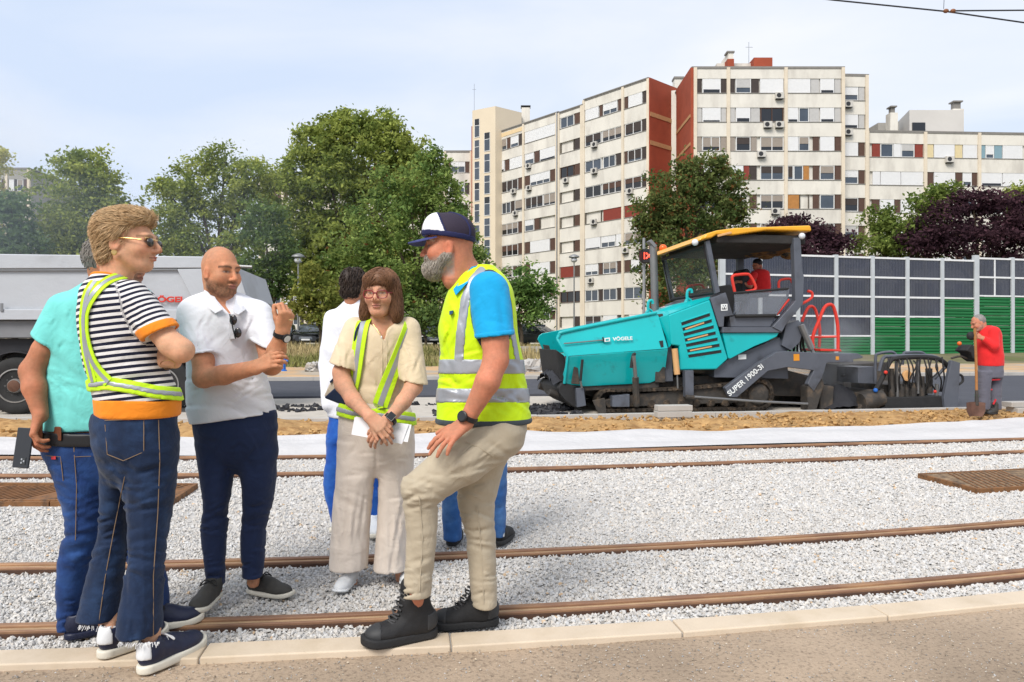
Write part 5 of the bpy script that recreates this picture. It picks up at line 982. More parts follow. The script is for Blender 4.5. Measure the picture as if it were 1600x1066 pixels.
for x in (23, 137.5, 252, -91):
    u, z = onv(x, 608, VT); r_ = .495; z = r_ + .01
    if x < -50: u -= 3.5
    for vv, nm in ((VT + .02, 'wheel'), (VT + 2.1, 'wheel')):
        w = solid(nm, M_tyre, lambda b: b.ring((u, vv, z), (0, 1, 0), [(.29, 0), (.33, -.02), (.44, -.015), (.48, .01), (r_, .05), (r_, .28), (.46, .34)], 40), TT2, UV, smooth=True)
        if vv > VT + 1: continue
        rm = solid('rim', M_rim, lambda b: b.ring((u, vv, z), (0, -1, 0), [(.3, -.01), (.295, .018), (.275, .02), (.27, -.03), (.24, -.05), (.2, -.045), (.19, -.03), (.13, -.028), (.12, .03), (.11, .05), (.03, .055)], 32), w, UV, smooth=True)
        solid('hub', mat('rusty_hub', C(120, 84, 66, .6), .7, metal=.2, var=.2, vs=14), lambda b: b.ring((u, vv, z), (0, -1, 0), [(.105, .04), (.1, .065), (.06, .075), (.02, .08)], 16), w, UV)
        for k in range(10):
            a = 2 * math.pi * k / 10; solid('wheel_nut', M_cyl, lambda b: b.cyl((u + .165 * math.cos(a), vv + .03, z + .165 * math.sin(a)), (u + .165 * math.cos(a), vv - .0, z + .165 * math.sin(a)), .018, 6), w, UV)
    mg = [(u + .56 * math.cos(a), VT + .02, z + .58 * math.sin(a)) for a in (math.radians(20 + 140 * i / 14) for i in range(15))]
    def guard(b):
        vs = []; 
        for (x_, y_, z_) in mg: vs += [(x_, VT, z_), (x_, VT + .4, z_), (x_, VT + .4, z_ + .02), (x_, VT, z_ + .02)]
        n = len(mg); b.add(vs, [(4 * i + j, 4 * i + (j + 1) % 4, 4 * i + 4 + (j + 1) % 4, 4 * i + 4 + j) for i in range(n - 1) for j in range(4)] + [(0, 3, 2, 1), (4 * n - 4, 4 * n - 3, 4 * n - 2, 4 * n - 1)])
    solid('mudguard', M_trblk, guard, TT2, UV, smooth=True)
# ------------------------------------------------------------------ distance-field modelling for people
f32 = np.float32
def proj(Q): return 800 + F * Q[:, 0] / Q[:, 1], 533 - F * (Q[:, 2] - H) / Q[:, 1]
def smin(a, b, k):
    if k <= 0: return np.minimum(a, b)
    h = np.clip(.5 + .5 * (b - a) / k, 0, 1); return b + (a - b) * h - k * h * (1 - h)
def smax(a, b, k): return -smin(-a, -b, k)
class Pr:
    def __init__(s, fn, lo=None, hi=None, op='u', k=.02): s.fn, s.lo, s.hi, s.op, s.k = fn, lo, hi, op, k
    def sub(s, k=.006): return Pr(s.fn, op='s', k=k)
    def isec(s, k=.004): return Pr(s.fn, op='i', k=k)
def A3(p): return np.array(p, f32)
def cap(a, b, ra, rb, k=.02, flat=None):
    a, b = A3(a), A3(b); ba = b - a; L2 = float(ba @ ba) + 1e-9; R = max(ra, rb)
    def fn(Q):
        q = Q - a; t = np.clip(q @ ba / L2, 0, 1); w = q - t[:, None] * ba
        if flat is not None:
            n, s = flat; n = A3(n); w = w + (w @ n)[:, None] * n * (1 / s - 1)
        return np.sqrt((w * w).sum(1)) - (ra + (rb - ra) * t)
    return Pr(fn, np.minimum(a, b) - R, np.maximum(a, b) + R, k=k)
def chain(pts, rs, k=.02, kk=.015):
    cs = [cap(pts[i], pts[i + 1], rs[i], rs[i + 1]) for i in range(len(pts) - 1)]
    def fn(Q):
        d = cs[0].fn(Q)
        for c in cs[1:]: d = smin(d, c.fn(Q), kk)
        return d
    return Pr(fn, np.min([c.lo for c in cs], 0), np.max([c.hi for c in cs], 0), k=k)
def ell(c, r, R=None, k=.02):
    c, r = A3(c), A3(r); Rm = None if R is None else np.array(R, f32)
    def fn(Q):
        q = Q - c
        if Rm is not None: q = q @ Rm
        k0 = np.sqrt(((q / r) ** 2).sum(1)); k1 = np.sqrt(((q / (r * r)) ** 2).sum(1)) + 1e-9; return k0 * (k0 - 1) / k1
    m = float(r.max()); return Pr(fn, c - m if Rm is not None else c - r, c + m if Rm is not None else c + r, k=k)
def zloft(rows, Y, ry, p=2.2, k=.02, off=0.0, dY=None, rnd=.01):
    """stack of oval sections read as (py, pxl, pxr) at depth Y; ry depth half-size (number or list)"""
    ry = ry if isinstance(ry, (list, tuple)) else [ry] * len(rows); dY = dY or [0] * len(rows)
    D = []
    for (py, l, r), b, dy in zip(rows, ry, dY): y = Y + dy; D.append((H - (py - 533) / F * y, ((l + r) / 2 - 800) / F * y, (r - l) / 2 / F * y + off, b + off, y))
    D = np.array(sorted(D)); n = len(D); t = np.linspace(0, n - 1, 8 * n); i = np.clip(t.astype(int), 0, n - 2); u = (t - i)[:, None]
    P0, P1, P2, P3 = D[np.maximum(i - 1, 0)], D[i], D[i + 1], D[np.minimum(i + 2, n - 1)]
    S = .5 * (2 * P1 + (P2 - P0) * u + (2 * P0 - 5 * P1 + 4 * P2 - P3) * u * u + (3 * P1 - P0 - 3 * P2 + P3) * u ** 3); S = S[np.argsort(S[:, 0])]
    z0, z1 = D[0, 0] - off, D[-1, 0] + off
    def fn(Q):
        z = Q[:, 2]; xc, rx, rb, yc = (np.interp(z, S[:, 0], S[:, j]) for j in (1, 2, 3, 4)); rx = np.maximum(rx, .005); rb = np.maximum(rb, .005)
        d = ((np.abs((Q[:, 0] - xc) / rx) ** p + np.abs((Q[:, 1] - yc) / rb) ** p) ** (1 / p) - 1) * np.minimum(rx, rb)
        return smax(smax(d, z - z1, rnd), z0 - z, rnd)
    lo = A3([(S[:, 1] - S[:, 2]).min(), (S[:, 4] - S[:, 3]).min(), z0]); hi = A3([(S[:, 1] + S[:, 2]).max(), (S[:, 4] + S[:, 3]).max(), z1])
    return Pr(fn, lo, hi, k=k)
def half(x1, y1, x2, y2, Y, keep, k=.004, op='i'):
    a, b, c = P(x1, y1, Y), P(x2, y2, Y), P(keep[0], keep[1], Y); n = np.array([-(b.z - a.z), 0, b.x - a.x], f32); n /= np.linalg.norm(n)
    if (np.array(c) - np.array(a)) @ n > 0: n = -n
    a = A3(a); return Pr(lambda Q: (Q - a) @ n, op=op, k=k)
def yplane(Y, sign, op='i', k=.004): return Pr(lambda Q: (Q[:, 1] - Y) * sign, op=op, k=k)
def sleeve(a, b, ra, rb, cut, k=.035, thin=.013):
    """a sleeve along a-b, cut off by a half space and hollowed at the opening"""
    a, b = Vector(a), Vector(b); s = cap(a, b, ra, rb); ho = cap(a.lerp(b, .86), a.lerp(b, 1.6), rb - thin - .006, rb - thin)
    return Pr(lambda Q: smax(smax(s.fn(Q), cut.fn(Q), .004), -ho.fn(Q), .004), s.lo, s.hi, k=k)
def evalf(prs, Q):
    d = np.full(len(Q), 9., f32)
    for p in prs:
        v = p.fn(Q).astype(f32); d = smin(d, v, p.k) if p.op == 'u' else smax(d, -v, p.k) if p.op == 's' else smax(d, v, p.k)
    return d
def pxline(Q, pts):                       # distance in photo pixels to a polyline
    x, y = proj(Q); d = np.full(len(Q), 1e9, f32)
    for (x1, y1), (x2, y2) in zip(pts[:-1], pts[1:]):
        L2 = (x2 - x1) ** 2 + (y2 - y1) ** 2 + 1e-9; t = np.clip(((x - x1) * (x2 - x1) + (y - y1) * (y2 - y1)) / L2, 0, 1); d = np.minimum(d, np.hypot(x - x1 - t * (x2 - x1), y - y1 - t * (y2 - y1)))
    return d
def folds(cr=(), amp=0, sc=(5, 5, 14), seed=0, zr=None):
    def fn(Q):
        d = 0
        if amp:
            n = np.abs(vn(Q * A3(sc), 1, seed) + .5 * vn(Q * A3(sc), 2.1, seed + 3)); w = 1 if zr is None else np.clip(np.interp(Q[:, 2], *zr), 0, 1); d = amp * (n - .35) * w
        if cr:
            x, y = proj(Q)
            for x1, y1, x2, y2, a, w in cr:
                m = np.nonzero((x > min(x1, x2) - 2.5 * w) & (x < max(x1, x2) + 2.5 * w) & (y > min(y1, y2) - 2.5 * w) & (y < max(y1, y2) + 2.5 * w))[0]
                if not len(m): continue
                if not isinstance(d, np.ndarray): d = np.zeros(len(Q), f32)
                xx, yy = x[m], y[m]; L2 = (x2 - x1) ** 2 + (y2 - y1) ** 2 + 1e-9; t = np.clip(((xx - x1) * (x2 - x1) + (yy - y1) * (y2 - y1)) / L2, 0, 1); e2 = (xx - x1 - t * (x2 - x1)) ** 2 + (yy - y1 - t * (y2 - y1)) ** 2
                d[m] += (a * np.exp(-e2 / (w * w)) * (.35 + .65 * np.sin(np.pi * t))).astype(f32)
        return d
    return fn
def rc(n, x0, x1, y0, y1, a0, a1, l0, l1, amp, w, seed):   # a bunch of short creases inside a photo rectangle
    r = random.Random(seed); out = []
    for i in range(n):
        x, y, a, l = r.uniform(x0, x1), r.uniform(y0, y1), math.radians(r.uniform(a0, a1)), r.uniform(l0, l1) / 2; s = amp * r.uniform(.5, 1.2); dx, dy = math.cos(a) * l, math.sin(a) * l; nx, ny = -math.sin(a) * w * 1.5, math.cos(a) * w * 1.5
        out += [(x - dx, y - dy, x + dx, y + dy, s, w * r.uniform(.8, 1.3)), (x - dx * .8 + nx, y - dy * .8 + ny, x + dx * .8 + nx, y + dy * .8 + ny, -s * .7, w * r.uniform(.9, 1.5))]
    return out
def nets(fn, lo, hi, h):
    lo = np.array(lo, f32) - 3 * h; hi = np.array(hi, f32) + 3 * h; B = 4; nb = np.ceil((hi - lo) / (B * h)).astype(int); n = nb * B
    g = [np.arange(nb[i]) * B * h + lo[i] + (B - 1) / 2 * h for i in range(3)]; Cc = np.stack(np.meshgrid(*g, indexing='ij'), -1).reshape(-1, 3).astype(f32)
    dc = fn(Cc); act = np.nonzero(np.abs(dc) < 7.5 * h)[0]
    D = np.repeat(np.repeat(np.repeat(dc.reshape(nb), B, 0), B, 1), B, 2)
    o = np.stack(np.meshgrid(*[np.arange(B)] * 3, indexing='ij'), -1).reshape(-1, 3); bi = np.stack(np.unravel_index(act, nb), -1) * B
    I = (bi[:, None] + o[None]).reshape(-1, 3); D[I[:, 0], I[:, 1], I[:, 2]] = fn((I * h + lo).astype(f32))
    s = D < 0; c = np.zeros(np.array(D.shape) - 1, np.int8); sl = lambda d, ax: slice(d, D.shape[ax] - 1 + d)
    cor = [(i, j, k) for i in (0, 1) for j in (0, 1) for k in (0, 1)]
    for d in cor: c += s[sl(d[0], 0), sl(d[1], 1), sl(d[2], 2)]
    ac = np.argwhere((c > 0) & (c < 8)); idx = np.full(c.shape, -1, np.int64); idx[ac[:, 0], ac[:, 1], ac[:, 2]] = np.arange(len(ac))
    val = {d: D[ac[:, 0] + d[0], ac[:, 1] + d[1], ac[:, 2] + d[2]] for d in cor}; acc = np.zeros((len(ac), 3), f32); cnt = np.zeros(len(ac), f32)
    for a in cor:
        for ax in range(3):
            if a[ax]: continue
            b = list(a); b[ax] = 1; b = tuple(b); va, vb = val[a], val[b]; m = (va < 0) != (vb < 0); t = np.where(m, va / (va - vb + 1e-12), 0)
            pos = np.tile(A3(a), (len(ac), 1)); pos[:, ax] += t; acc += np.where(m[:, None], pos, 0); cnt += m
    V = (ac + acc / cnt[:, None]) * h + lo; Fs = []
    for ax in range(3):
        b1, b2 = [i for i in range(3) if i != ax]; sa = [slice(None)] * 3; sb = [slice(None)] * 3; sa[ax] = slice(0, -1); sb[ax] = slice(1, None)
        e = np.argwhere(s[tuple(sa)] != s[tuple(sb)]); e = e[(e[:, b1] > 0) & (e[:, b2] > 0) & (e[:, b1] < c.shape[b1]) & (e[:, b2] < c.shape[b2]) & (e[:, ax] < c.shape[ax])]
        def at_(o1, o2): q = e.copy(); q[:, b1] -= o1; q[:, b2] -= o2; return idx[q[:, 0], q[:, 1], q[:, 2]]
        q = np.stack([at_(1, 1), at_(0, 1), at_(0, 0), at_(1, 0)], 1); fl = s[e[:, 0], e[:, 1], e[:, 2]] ^ (ax == 1); q[~fl] = q[~fl][:, ::-1]; Fs.append(q[(q >= 0).all(1)])
    return V.astype(f32), np.concatenate(Fs)
def bbox(prs): u = [p for p in prs if p.op == 'u']; return np.min([p.lo for p in u], 0), np.max([p.hi for p in u], 0)
def cloth(name, m, parent, prs, h=.008, fold=None, attrs=None, box=None):
    lo, hi = box or bbox(prs); fn = (lambda Q: evalf(prs, Q) + fold(Q)) if fold else (lambda Q: evalf(prs, Q))
    V, Fc = nets(fn, lo - .02, hi + .02, h); o = npmesh(name, V, Fc, m, parent, attrs={k: f(V) for k, f in (attrs or {}).items()}); return o
def shell(name, m, parent, base, extra, out=.004, inn=.008, h=.006, fold=None, box=None):
    """a thin layer lying on the surface of base (list of prims), cut by extra"""
    def fn(Q):
        d = evalf(base, Q) + (fold(Q) if fold else 0); d = np.maximum(d - out, -(d + inn))
        for p in extra: v = p.fn(Q); d = smax(d, -v if p.op == 's' else v, p.k)
        return d
    lo, hi = box or bbox(base); V, Fc = nets(fn, lo - .02 - out, hi + .02 + out, h); return npmesh(name, V, Fc, m, parent)
def pxband(pts, w, Y): return Pr(lambda Q: (pxline(Q, pts) - w) * (Y / F), op='i', k=.002)

# ---- heads
def headframe(px, py, Y, s, phi, pitch=0, roll=0, sy=1, sz=1):
    R = Matrix.Rotation(math.radians(180 + phi), 3, 'Z') @ Matrix.Rotation(math.radians(-pitch), 3, 'X') @ Matrix.Rotation(math.radians(roll), 3, 'Y')
    c = A3(P(px, py, Y)); Rm = np.array(R, f32); S = A3((s, s * sy, s * sz))
    return dict(c=c, R=Rm, S=S, s=s, loc=lambda Q: ((Q - c) @ Rm) / S, wor=lambda q: (np.asarray(q, f32) * S) @ Rm.T + c)
def face_prims(fem=False, full=True):
    j = .9 if fem else 1.0
    p = [ell((0, -.018, .03), (.076, .097, .09), k=.02), ell((0, .026, -.032), (.061, .064, .084), k=.03), ell((0, .052, -.094), (.032 * j, .03, .024), k=.025),
         cap((-.055 * j, .0, -.055), (-.02, .052, -.094), .02, .016, .03), cap((.055 * j, .0, -.055), (.02, .052, -.094), .02, .016, .03), cap((0, -.05, -.04), (0, -.03, -.13), .055 * j, .052 * j, .03)]
    if full:
        p += [cap((-.036, .076, .024), (.036, .076, .024), .014, .014, .018), ell((-.042, .052, -.028), (.026, .03, .026), k=.025), ell((.042, .052, -.028), (.026, .03, .026), k=.025),
              ell((-.032, .099, .003), (.020, .016, .0115), k=.012).sub(.012), ell((.032, .099, .003), (.020, .016, .0115), k=.012).sub(.012),
              cap((0, .086, .014), (0, .110, -.03), .0075, .0115, .012), ell((-.0125, .098, -.035), (.0085, .011, .008), k=.008), ell((.0125, .098, -.035), (.0085, .011, .008), k=.008),
              ell((0, .0895, -.0585), (.024, .0095, .0052), k=.006), ell((0, .0875, -.0685), (.021, .0095, .0062), k=.006), cap((-.02, .096, -.0633), (.02, .096, -.0633), .0022, .0022).sub(.003),
              ell((-.076, -.012, -.012), (.0085, .019, .032), k=.008), ell((.076, -.012, -.012), (.0085, .019, .032), k=.008),
              ell((-.085, -.006, -.010), (.006, .010, .019)).sub(.006), ell((.085, -.006, -.010), (.006, .010, .019)).sub(.006)]
    return p
def headprim(fr, fem=False, full=True):
    fp = face_prims(fem, full); ms = float(fr['S'].mean())
    r = A3((.13, .13, .15)) * float(fr['S'].max()) * 1.1
    return Pr(lambda Q: evalf(fp, fr['loc'](Q)) * ms, fr['c'] - r, fr['c'] + r, k=.02)
def skincol(tone, fr=None, lips=(.42, .12, .10), brow=(.06, .035, .02), beard=None, stub=None, seed=0, fem=False, blush=.12):
    tone = A3(tone); 
    def fn(V):
        n = fbm(V, 22, 3, seed)[:, None]; c = tone * (1 + .10 * n + .06 * fbm(V, 7, 2, seed + 9)[:, None]) + A3((.035, 0, 0)) * n
        if fr is None: return np.clip(c, 0, 1)
        q = fr['loc'](V); inh = (np.abs(q) < A3((.12, .14, .15))).all(1)
        def g(cen, r): return np.exp(-(((q - A3(cen)) / A3(r)) ** 2).sum(1))[:, None]
        red = A3((1.12, .84, .80))
        for cc, r in (((0, .11, -.032), (.018, .02, .014)), ((-.045, .07, -.03), (.022, .03, .022)), ((.045, .07, -.03), (.022, .03, .022)), ((.078, -.012, -.012), (.016, .025, .034)), ((-.078, -.012, -.012), (.016, .025, .034))):
            w = g(cc, r) * inh[:, None] * blush * 4; w = np.clip(w, 0, 1); c = c * (1 - w) + c * red * w
        if beard is not None:
            bc, dens = beard; m = (q[:, 2] < -.03) & (q[:, 1] > -.035)
            w = np.clip((-.034 - q[:, 2] - .25 * np.maximum(0, q[:, 1] - .03) + .5 * np.maximum(0, .03 - q[:, 1]) * (q[:, 2] > -.06)) / .02, 0, 1)
            w = np.where(q[:, 1] < .0, np.clip((.05 - np.abs(q[:, 1])) / .03, 0, 1) * np.clip((.0 - q[:, 2]) / .02, 0, 1), w)
            mu = np.exp(-((np.abs(q[:, 2] + .047) / .008) ** 2)) * (np.abs(q[:, 0]) < .03) * (q[:, 1] > .06); w = np.maximum(w * m, mu) * inh * np.clip((.13 + q[:, 2]) / .02, 0, 1)
            w = (w * dens)[:, None] * (.8 + .3 * fbm(V, 160, 2, 5)[:, None]); w = np.clip(w, 0, 1); c = c * (1 - w) + A3(bc) * w
        if stub is not None: w = (np.clip((q[:, 2] - .035 - .25 * np.maximum(q[:, 1] - .02, 0)) / .03, 0, 1) * np.clip((.045 - q[:, 1]) / .03, 0, 1) * inh * stub[1])[:, None]; c = c * (1 - w) + A3(stub[0]) * w
        w = np.clip(1.6 * np.maximum(g((0, .093, -.0585), (.021, .02, .0052)), g((0, .092, -.069), (.019, .02, .006))) - .35, 0, 1) * inh[:, None]; c = c * (1 - w * .8) + A3(lips) * w * .8
        w = np.exp(-((q[:, 2] + .0633) / .002) ** 2)[:, None] * (np.abs(q[:, :1]) < .022) * (q[:, 1:2] > .075); c = c * (1 - w * .75) + A3((.10, .03, .025)) * w * .75
        for sx in (-1, 1):
            bz = .026 - 2.5 * (np.abs(q[:, 0]) - .034) ** 2 * 4; w = (np.exp(-((q[:, 2] - bz) / .0055) ** 2) * (np.abs(q[:, 0] - sx * .034) < .023) * (q[:, 1] > .05))[:, None]; c = c * (1 - .85 * w) + A3(brow) * .85 * w
            w = np.exp(-(((q[:, 0] - sx * .032) / .017) ** 2 + ((q[:, 2] - .002) / .0045) ** 2))[:, None] * (q[:, 1:2] > .06); w = np.clip(w * 1.6, 0, 1); c = c * (1 - .8 * w) + A3((.045, .03, .025)) * .8 * w
            w = np.exp(-(((np.abs(q[:, 0] - sx * .032) - .009) / .0035) ** 2 + ((q[:, 2] - .001) / .003) ** 2))[:, None] * (q[:, 1:2] > .06); c = c * (1 - .6 * w) + A3((.5, .46, .42)) * .6 * w
        return np.clip(c, .004, 1)
    return fn
def skinmat():
    m = mat('skin', None, .64, var=.09, vs=70, attr='Col', bump=.4, bs=150, spec=.25); b = m.node_tree.nodes['Principled BSDF']
    b.inputs['Subsurface Weight'].default_value = .12; b.inputs['Subsurface Radius'].default_value = (.012, .005, .003); b.inputs['Subsurface Scale'].default_value = 1; return m
M_skin = skinmat()
def hand(W_, fdir, back, side=1, curl=((20, 25, 15),) * 4, s=1.0, thumb=(.75, .65, -.25), tcurl=15, spread=4):
    """palm and five fingers as prims; W_ wrist, fdir finger direction, back = normal of the back of the hand, side = +1/-1 thumb side"""
    y = Vector(fdir).normalized(); z = Vector(back); z = (z - y * z.dot(y)).normalized(); x = y.cross(z) * side; W_ = Vector(W_)
    T = lambda a, b, c: W_ + (x * a + y * b + z * c) * s
    kn = [(.030, .088), (.010, .093), (-.011, .089), (-.030, .080)]; ln = [(.043, .026, .022), (.048, .030, .023), (.044, .028, .022), (.034, .021, .019)]; out = []
    for (kx, ky), l in zip(kn, ln): out.append(cap(T(kx * .55, .0, 0), T(kx, ky, .002), .0175 * s, .0125 * s, k=.016 * s))
    for i, ((kx, ky), l) in enumerate(zip(kn, ln)):
        a = 0; p = Vector((kx, ky, .002)); sp = math.radians((1.5 - i) * spread); pts = [T(*p)]
        for L_, c in zip(l, curl[i]):
            a += math.radians(c); p = p + Vector((math.sin(sp) * math.cos(a), math.cos(sp) * math.cos(a), -math.sin(a))) * L_; pts.append(T(*p))
        out.append(chain(pts, [.0105 * s, .0095 * s, .0088 * s, .0072 * s], k=.004 * s, kk=.004))
    d = Vector(thumb).normalized(); p = Vector((.018, .022, -.006)); pts = [T(*p)]
    for L_, t in ((.042, 0), (.032, tcurl), (.026, tcurl)):
        d = (d + Vector((-.6, .3, -.35)) * math.radians(t)).normalized(); p = p + d * L_; pts.append(T(*p))
    out.append(chain(pts, [.016 * s, .0125 * s, .0105 * s, .008 * s], k=.008 * s, kk=.004)); return out
def bodymesh(parent, prs, boxes, col, h=.012):
    """one skin mesh: coarse everywhere, fine inside the given boxes (head, hands)"""
    fn = lambda Q: evalf(prs, Q); lo, hi = bbox(prs); Vs, Fs, n = [], [], 0
    def inb(V, b, g=0): return ((V > b[0] + g) & (V < b[1] - g)).all(1)
    for bi, b in enumerate(boxes + [None]):
        V, Fc = nets(fn, *(b[:2] if b else (lo - .02, hi + .02)), b[2] if b else h)
        cen = V[Fc].mean(1)
        if b is None:
            m = np.ones(len(Fc), bool)
            for b2 in boxes: m &= ~inb(cen, (b2[0], b2[1]), .012)
        else:
            m = inb(cen, b)
            for b2 in boxes[:bi]: m &= ~inb(cen, b2, .004)
        Fs.append(Fc[m] + n); Vs.append(V); n += len(V)
    V = np.concatenate(Vs); Fc = np.concatenate(Fs); use = np.zeros(len(V), bool); use[Fc.ravel()] = True; mp = np.cumsum(use) - 1
    V = V[use]; Fc = mp[Fc]; return npmesh('body', V, Fc, M_skin, parent, attrs={'Col': col(V)})
def pbox(x0, y0, x1, y1, Y0, Y1, h): 
    a, b = P(x0, y1, Y0 if True else Y0), P(x1, y0, Y1); lo = np.minimum(np.array(P(x0, y1, Y0)), np.array(P(x0, y1, Y1))); hi = np.maximum(np.array(P(x1, y0, Y0)), np.array(P(x1, y0, Y1)))
    lo[1], hi[1] = Y0, Y1; return (lo, hi, h)
def hbox(fr, h=.0035): r = A3((.115, .115, .135)) * float(fr['S'].max()); return (fr['c'] - r, fr['c'] + r, h)
# ---- hair
M_hair = mat('hair', None, .55, var=.15, vs=60, attr='Col', spec=.3)
def hairbase(fr, prs, col, parent, name='hair', h=.006, amp=.004, locks=None, seed=0):
    """scalp volume in head coordinates plus many tapered locks following a flow field"""
    ms = float(fr['S'].mean()); R = np.random.default_rng(seed)
    fn = lambda Q: (evalf(prs, fr['loc'](Q)) + amp * np.abs(fbm(fr['loc'](Q) * A3((70, 25, 25)), 1, 2, seed))) * ms
    r = A3((.17, .17, .24)) * float(fr['S'].max()); V, Fc = nets(fn, fr['c'] - r, fr['c'] + r, h)
    col = A3(col); cv = col * .8 * (1 + .22 * fbm(fr['loc'](V) * A3((60, 60, 18)), 1, 3, seed))[:, None]; o = npmesh(name, V, Fc, M_hair, parent, attrs={'Col': np.clip(cv, .003, 1)})
    if locks:
        n, ln, rad, flow, lift = locks; q0 = fr['loc'](V); sel = R.choice(len(q0), n); p = q0[sel].copy(); VV, FF, CC = [], [], []; seg, sd = 7, 3; P_ = []; e = .003
        def grad(p): return np.stack([evalf(prs, p + A3(np.eye(3)[i]) * e) - evalf(prs, p - A3(np.eye(3)[i]) * e) for i in range(3)], 1) / (2 * e)
        L_ = ln * R.uniform(.6, 1.3, n)[:, None]; jit = R.normal(0, .22, (n, 3))
        for k in range(seg):
            P_.append(p.copy()); g = grad(p); g /= np.linalg.norm(g, axis=1)[:, None] + 1e-9; fl = flow(p) + jit; fl = fl - (fl * g).sum(1)[:, None] * g; fl /= np.linalg.norm(fl, axis=1)[:, None] + 1e-9
            d = evalf(prs, p); p = p + fl * L_ / seg + g * (lift * (k + 1) / seg + np.clip(.002 - d, -.004, .004))[:, None]
        P_ = fr['wor'](np.stack(P_, 1).reshape(-1, 3)).reshape(n, seg, 3); T_ = np.gradient(P_, axis=1); T_ /= np.linalg.norm(T_, axis=2)[..., None] + 1e-9
        up = R.normal(size=(n, 1, 3)); a = np.cross(T_, up); a /= np.linalg.norm(a, axis=2)[..., None] + 1e-9; b = np.cross(T_, a); rr = rad * ms * np.array([.7, 1, 1, .95, .8, .55, .12])
        th = np.arange(sd) * 2 * np.pi / sd; Vl = P_[:, :, None] + (a[:, :, None] * np.cos(th)[None, None, :, None] + b[:, :, None] * np.sin(th)[None, None, :, None]) * rr[None, :, None, None]
        base = np.array([(k * sd + j, k * sd + (j + 1) % sd, (k + 1) * sd + (j + 1) % sd, (k + 1) * sd + j) for k in range(seg - 1) for j in range(sd)]); Fl = (base[None] + (seg * sd) * np.arange(n)[:, None, None]).reshape(-1, 4)
        cl = np.repeat(col * R.uniform(.7, 1.35, (n, 1)), seg * sd, 0); npmesh('locks', Vl.reshape(-1, 3), Fl, M_hair, o, attrs={'Col': np.clip(cl, .003, 1)})['kind'] = 'stuff'
    return o
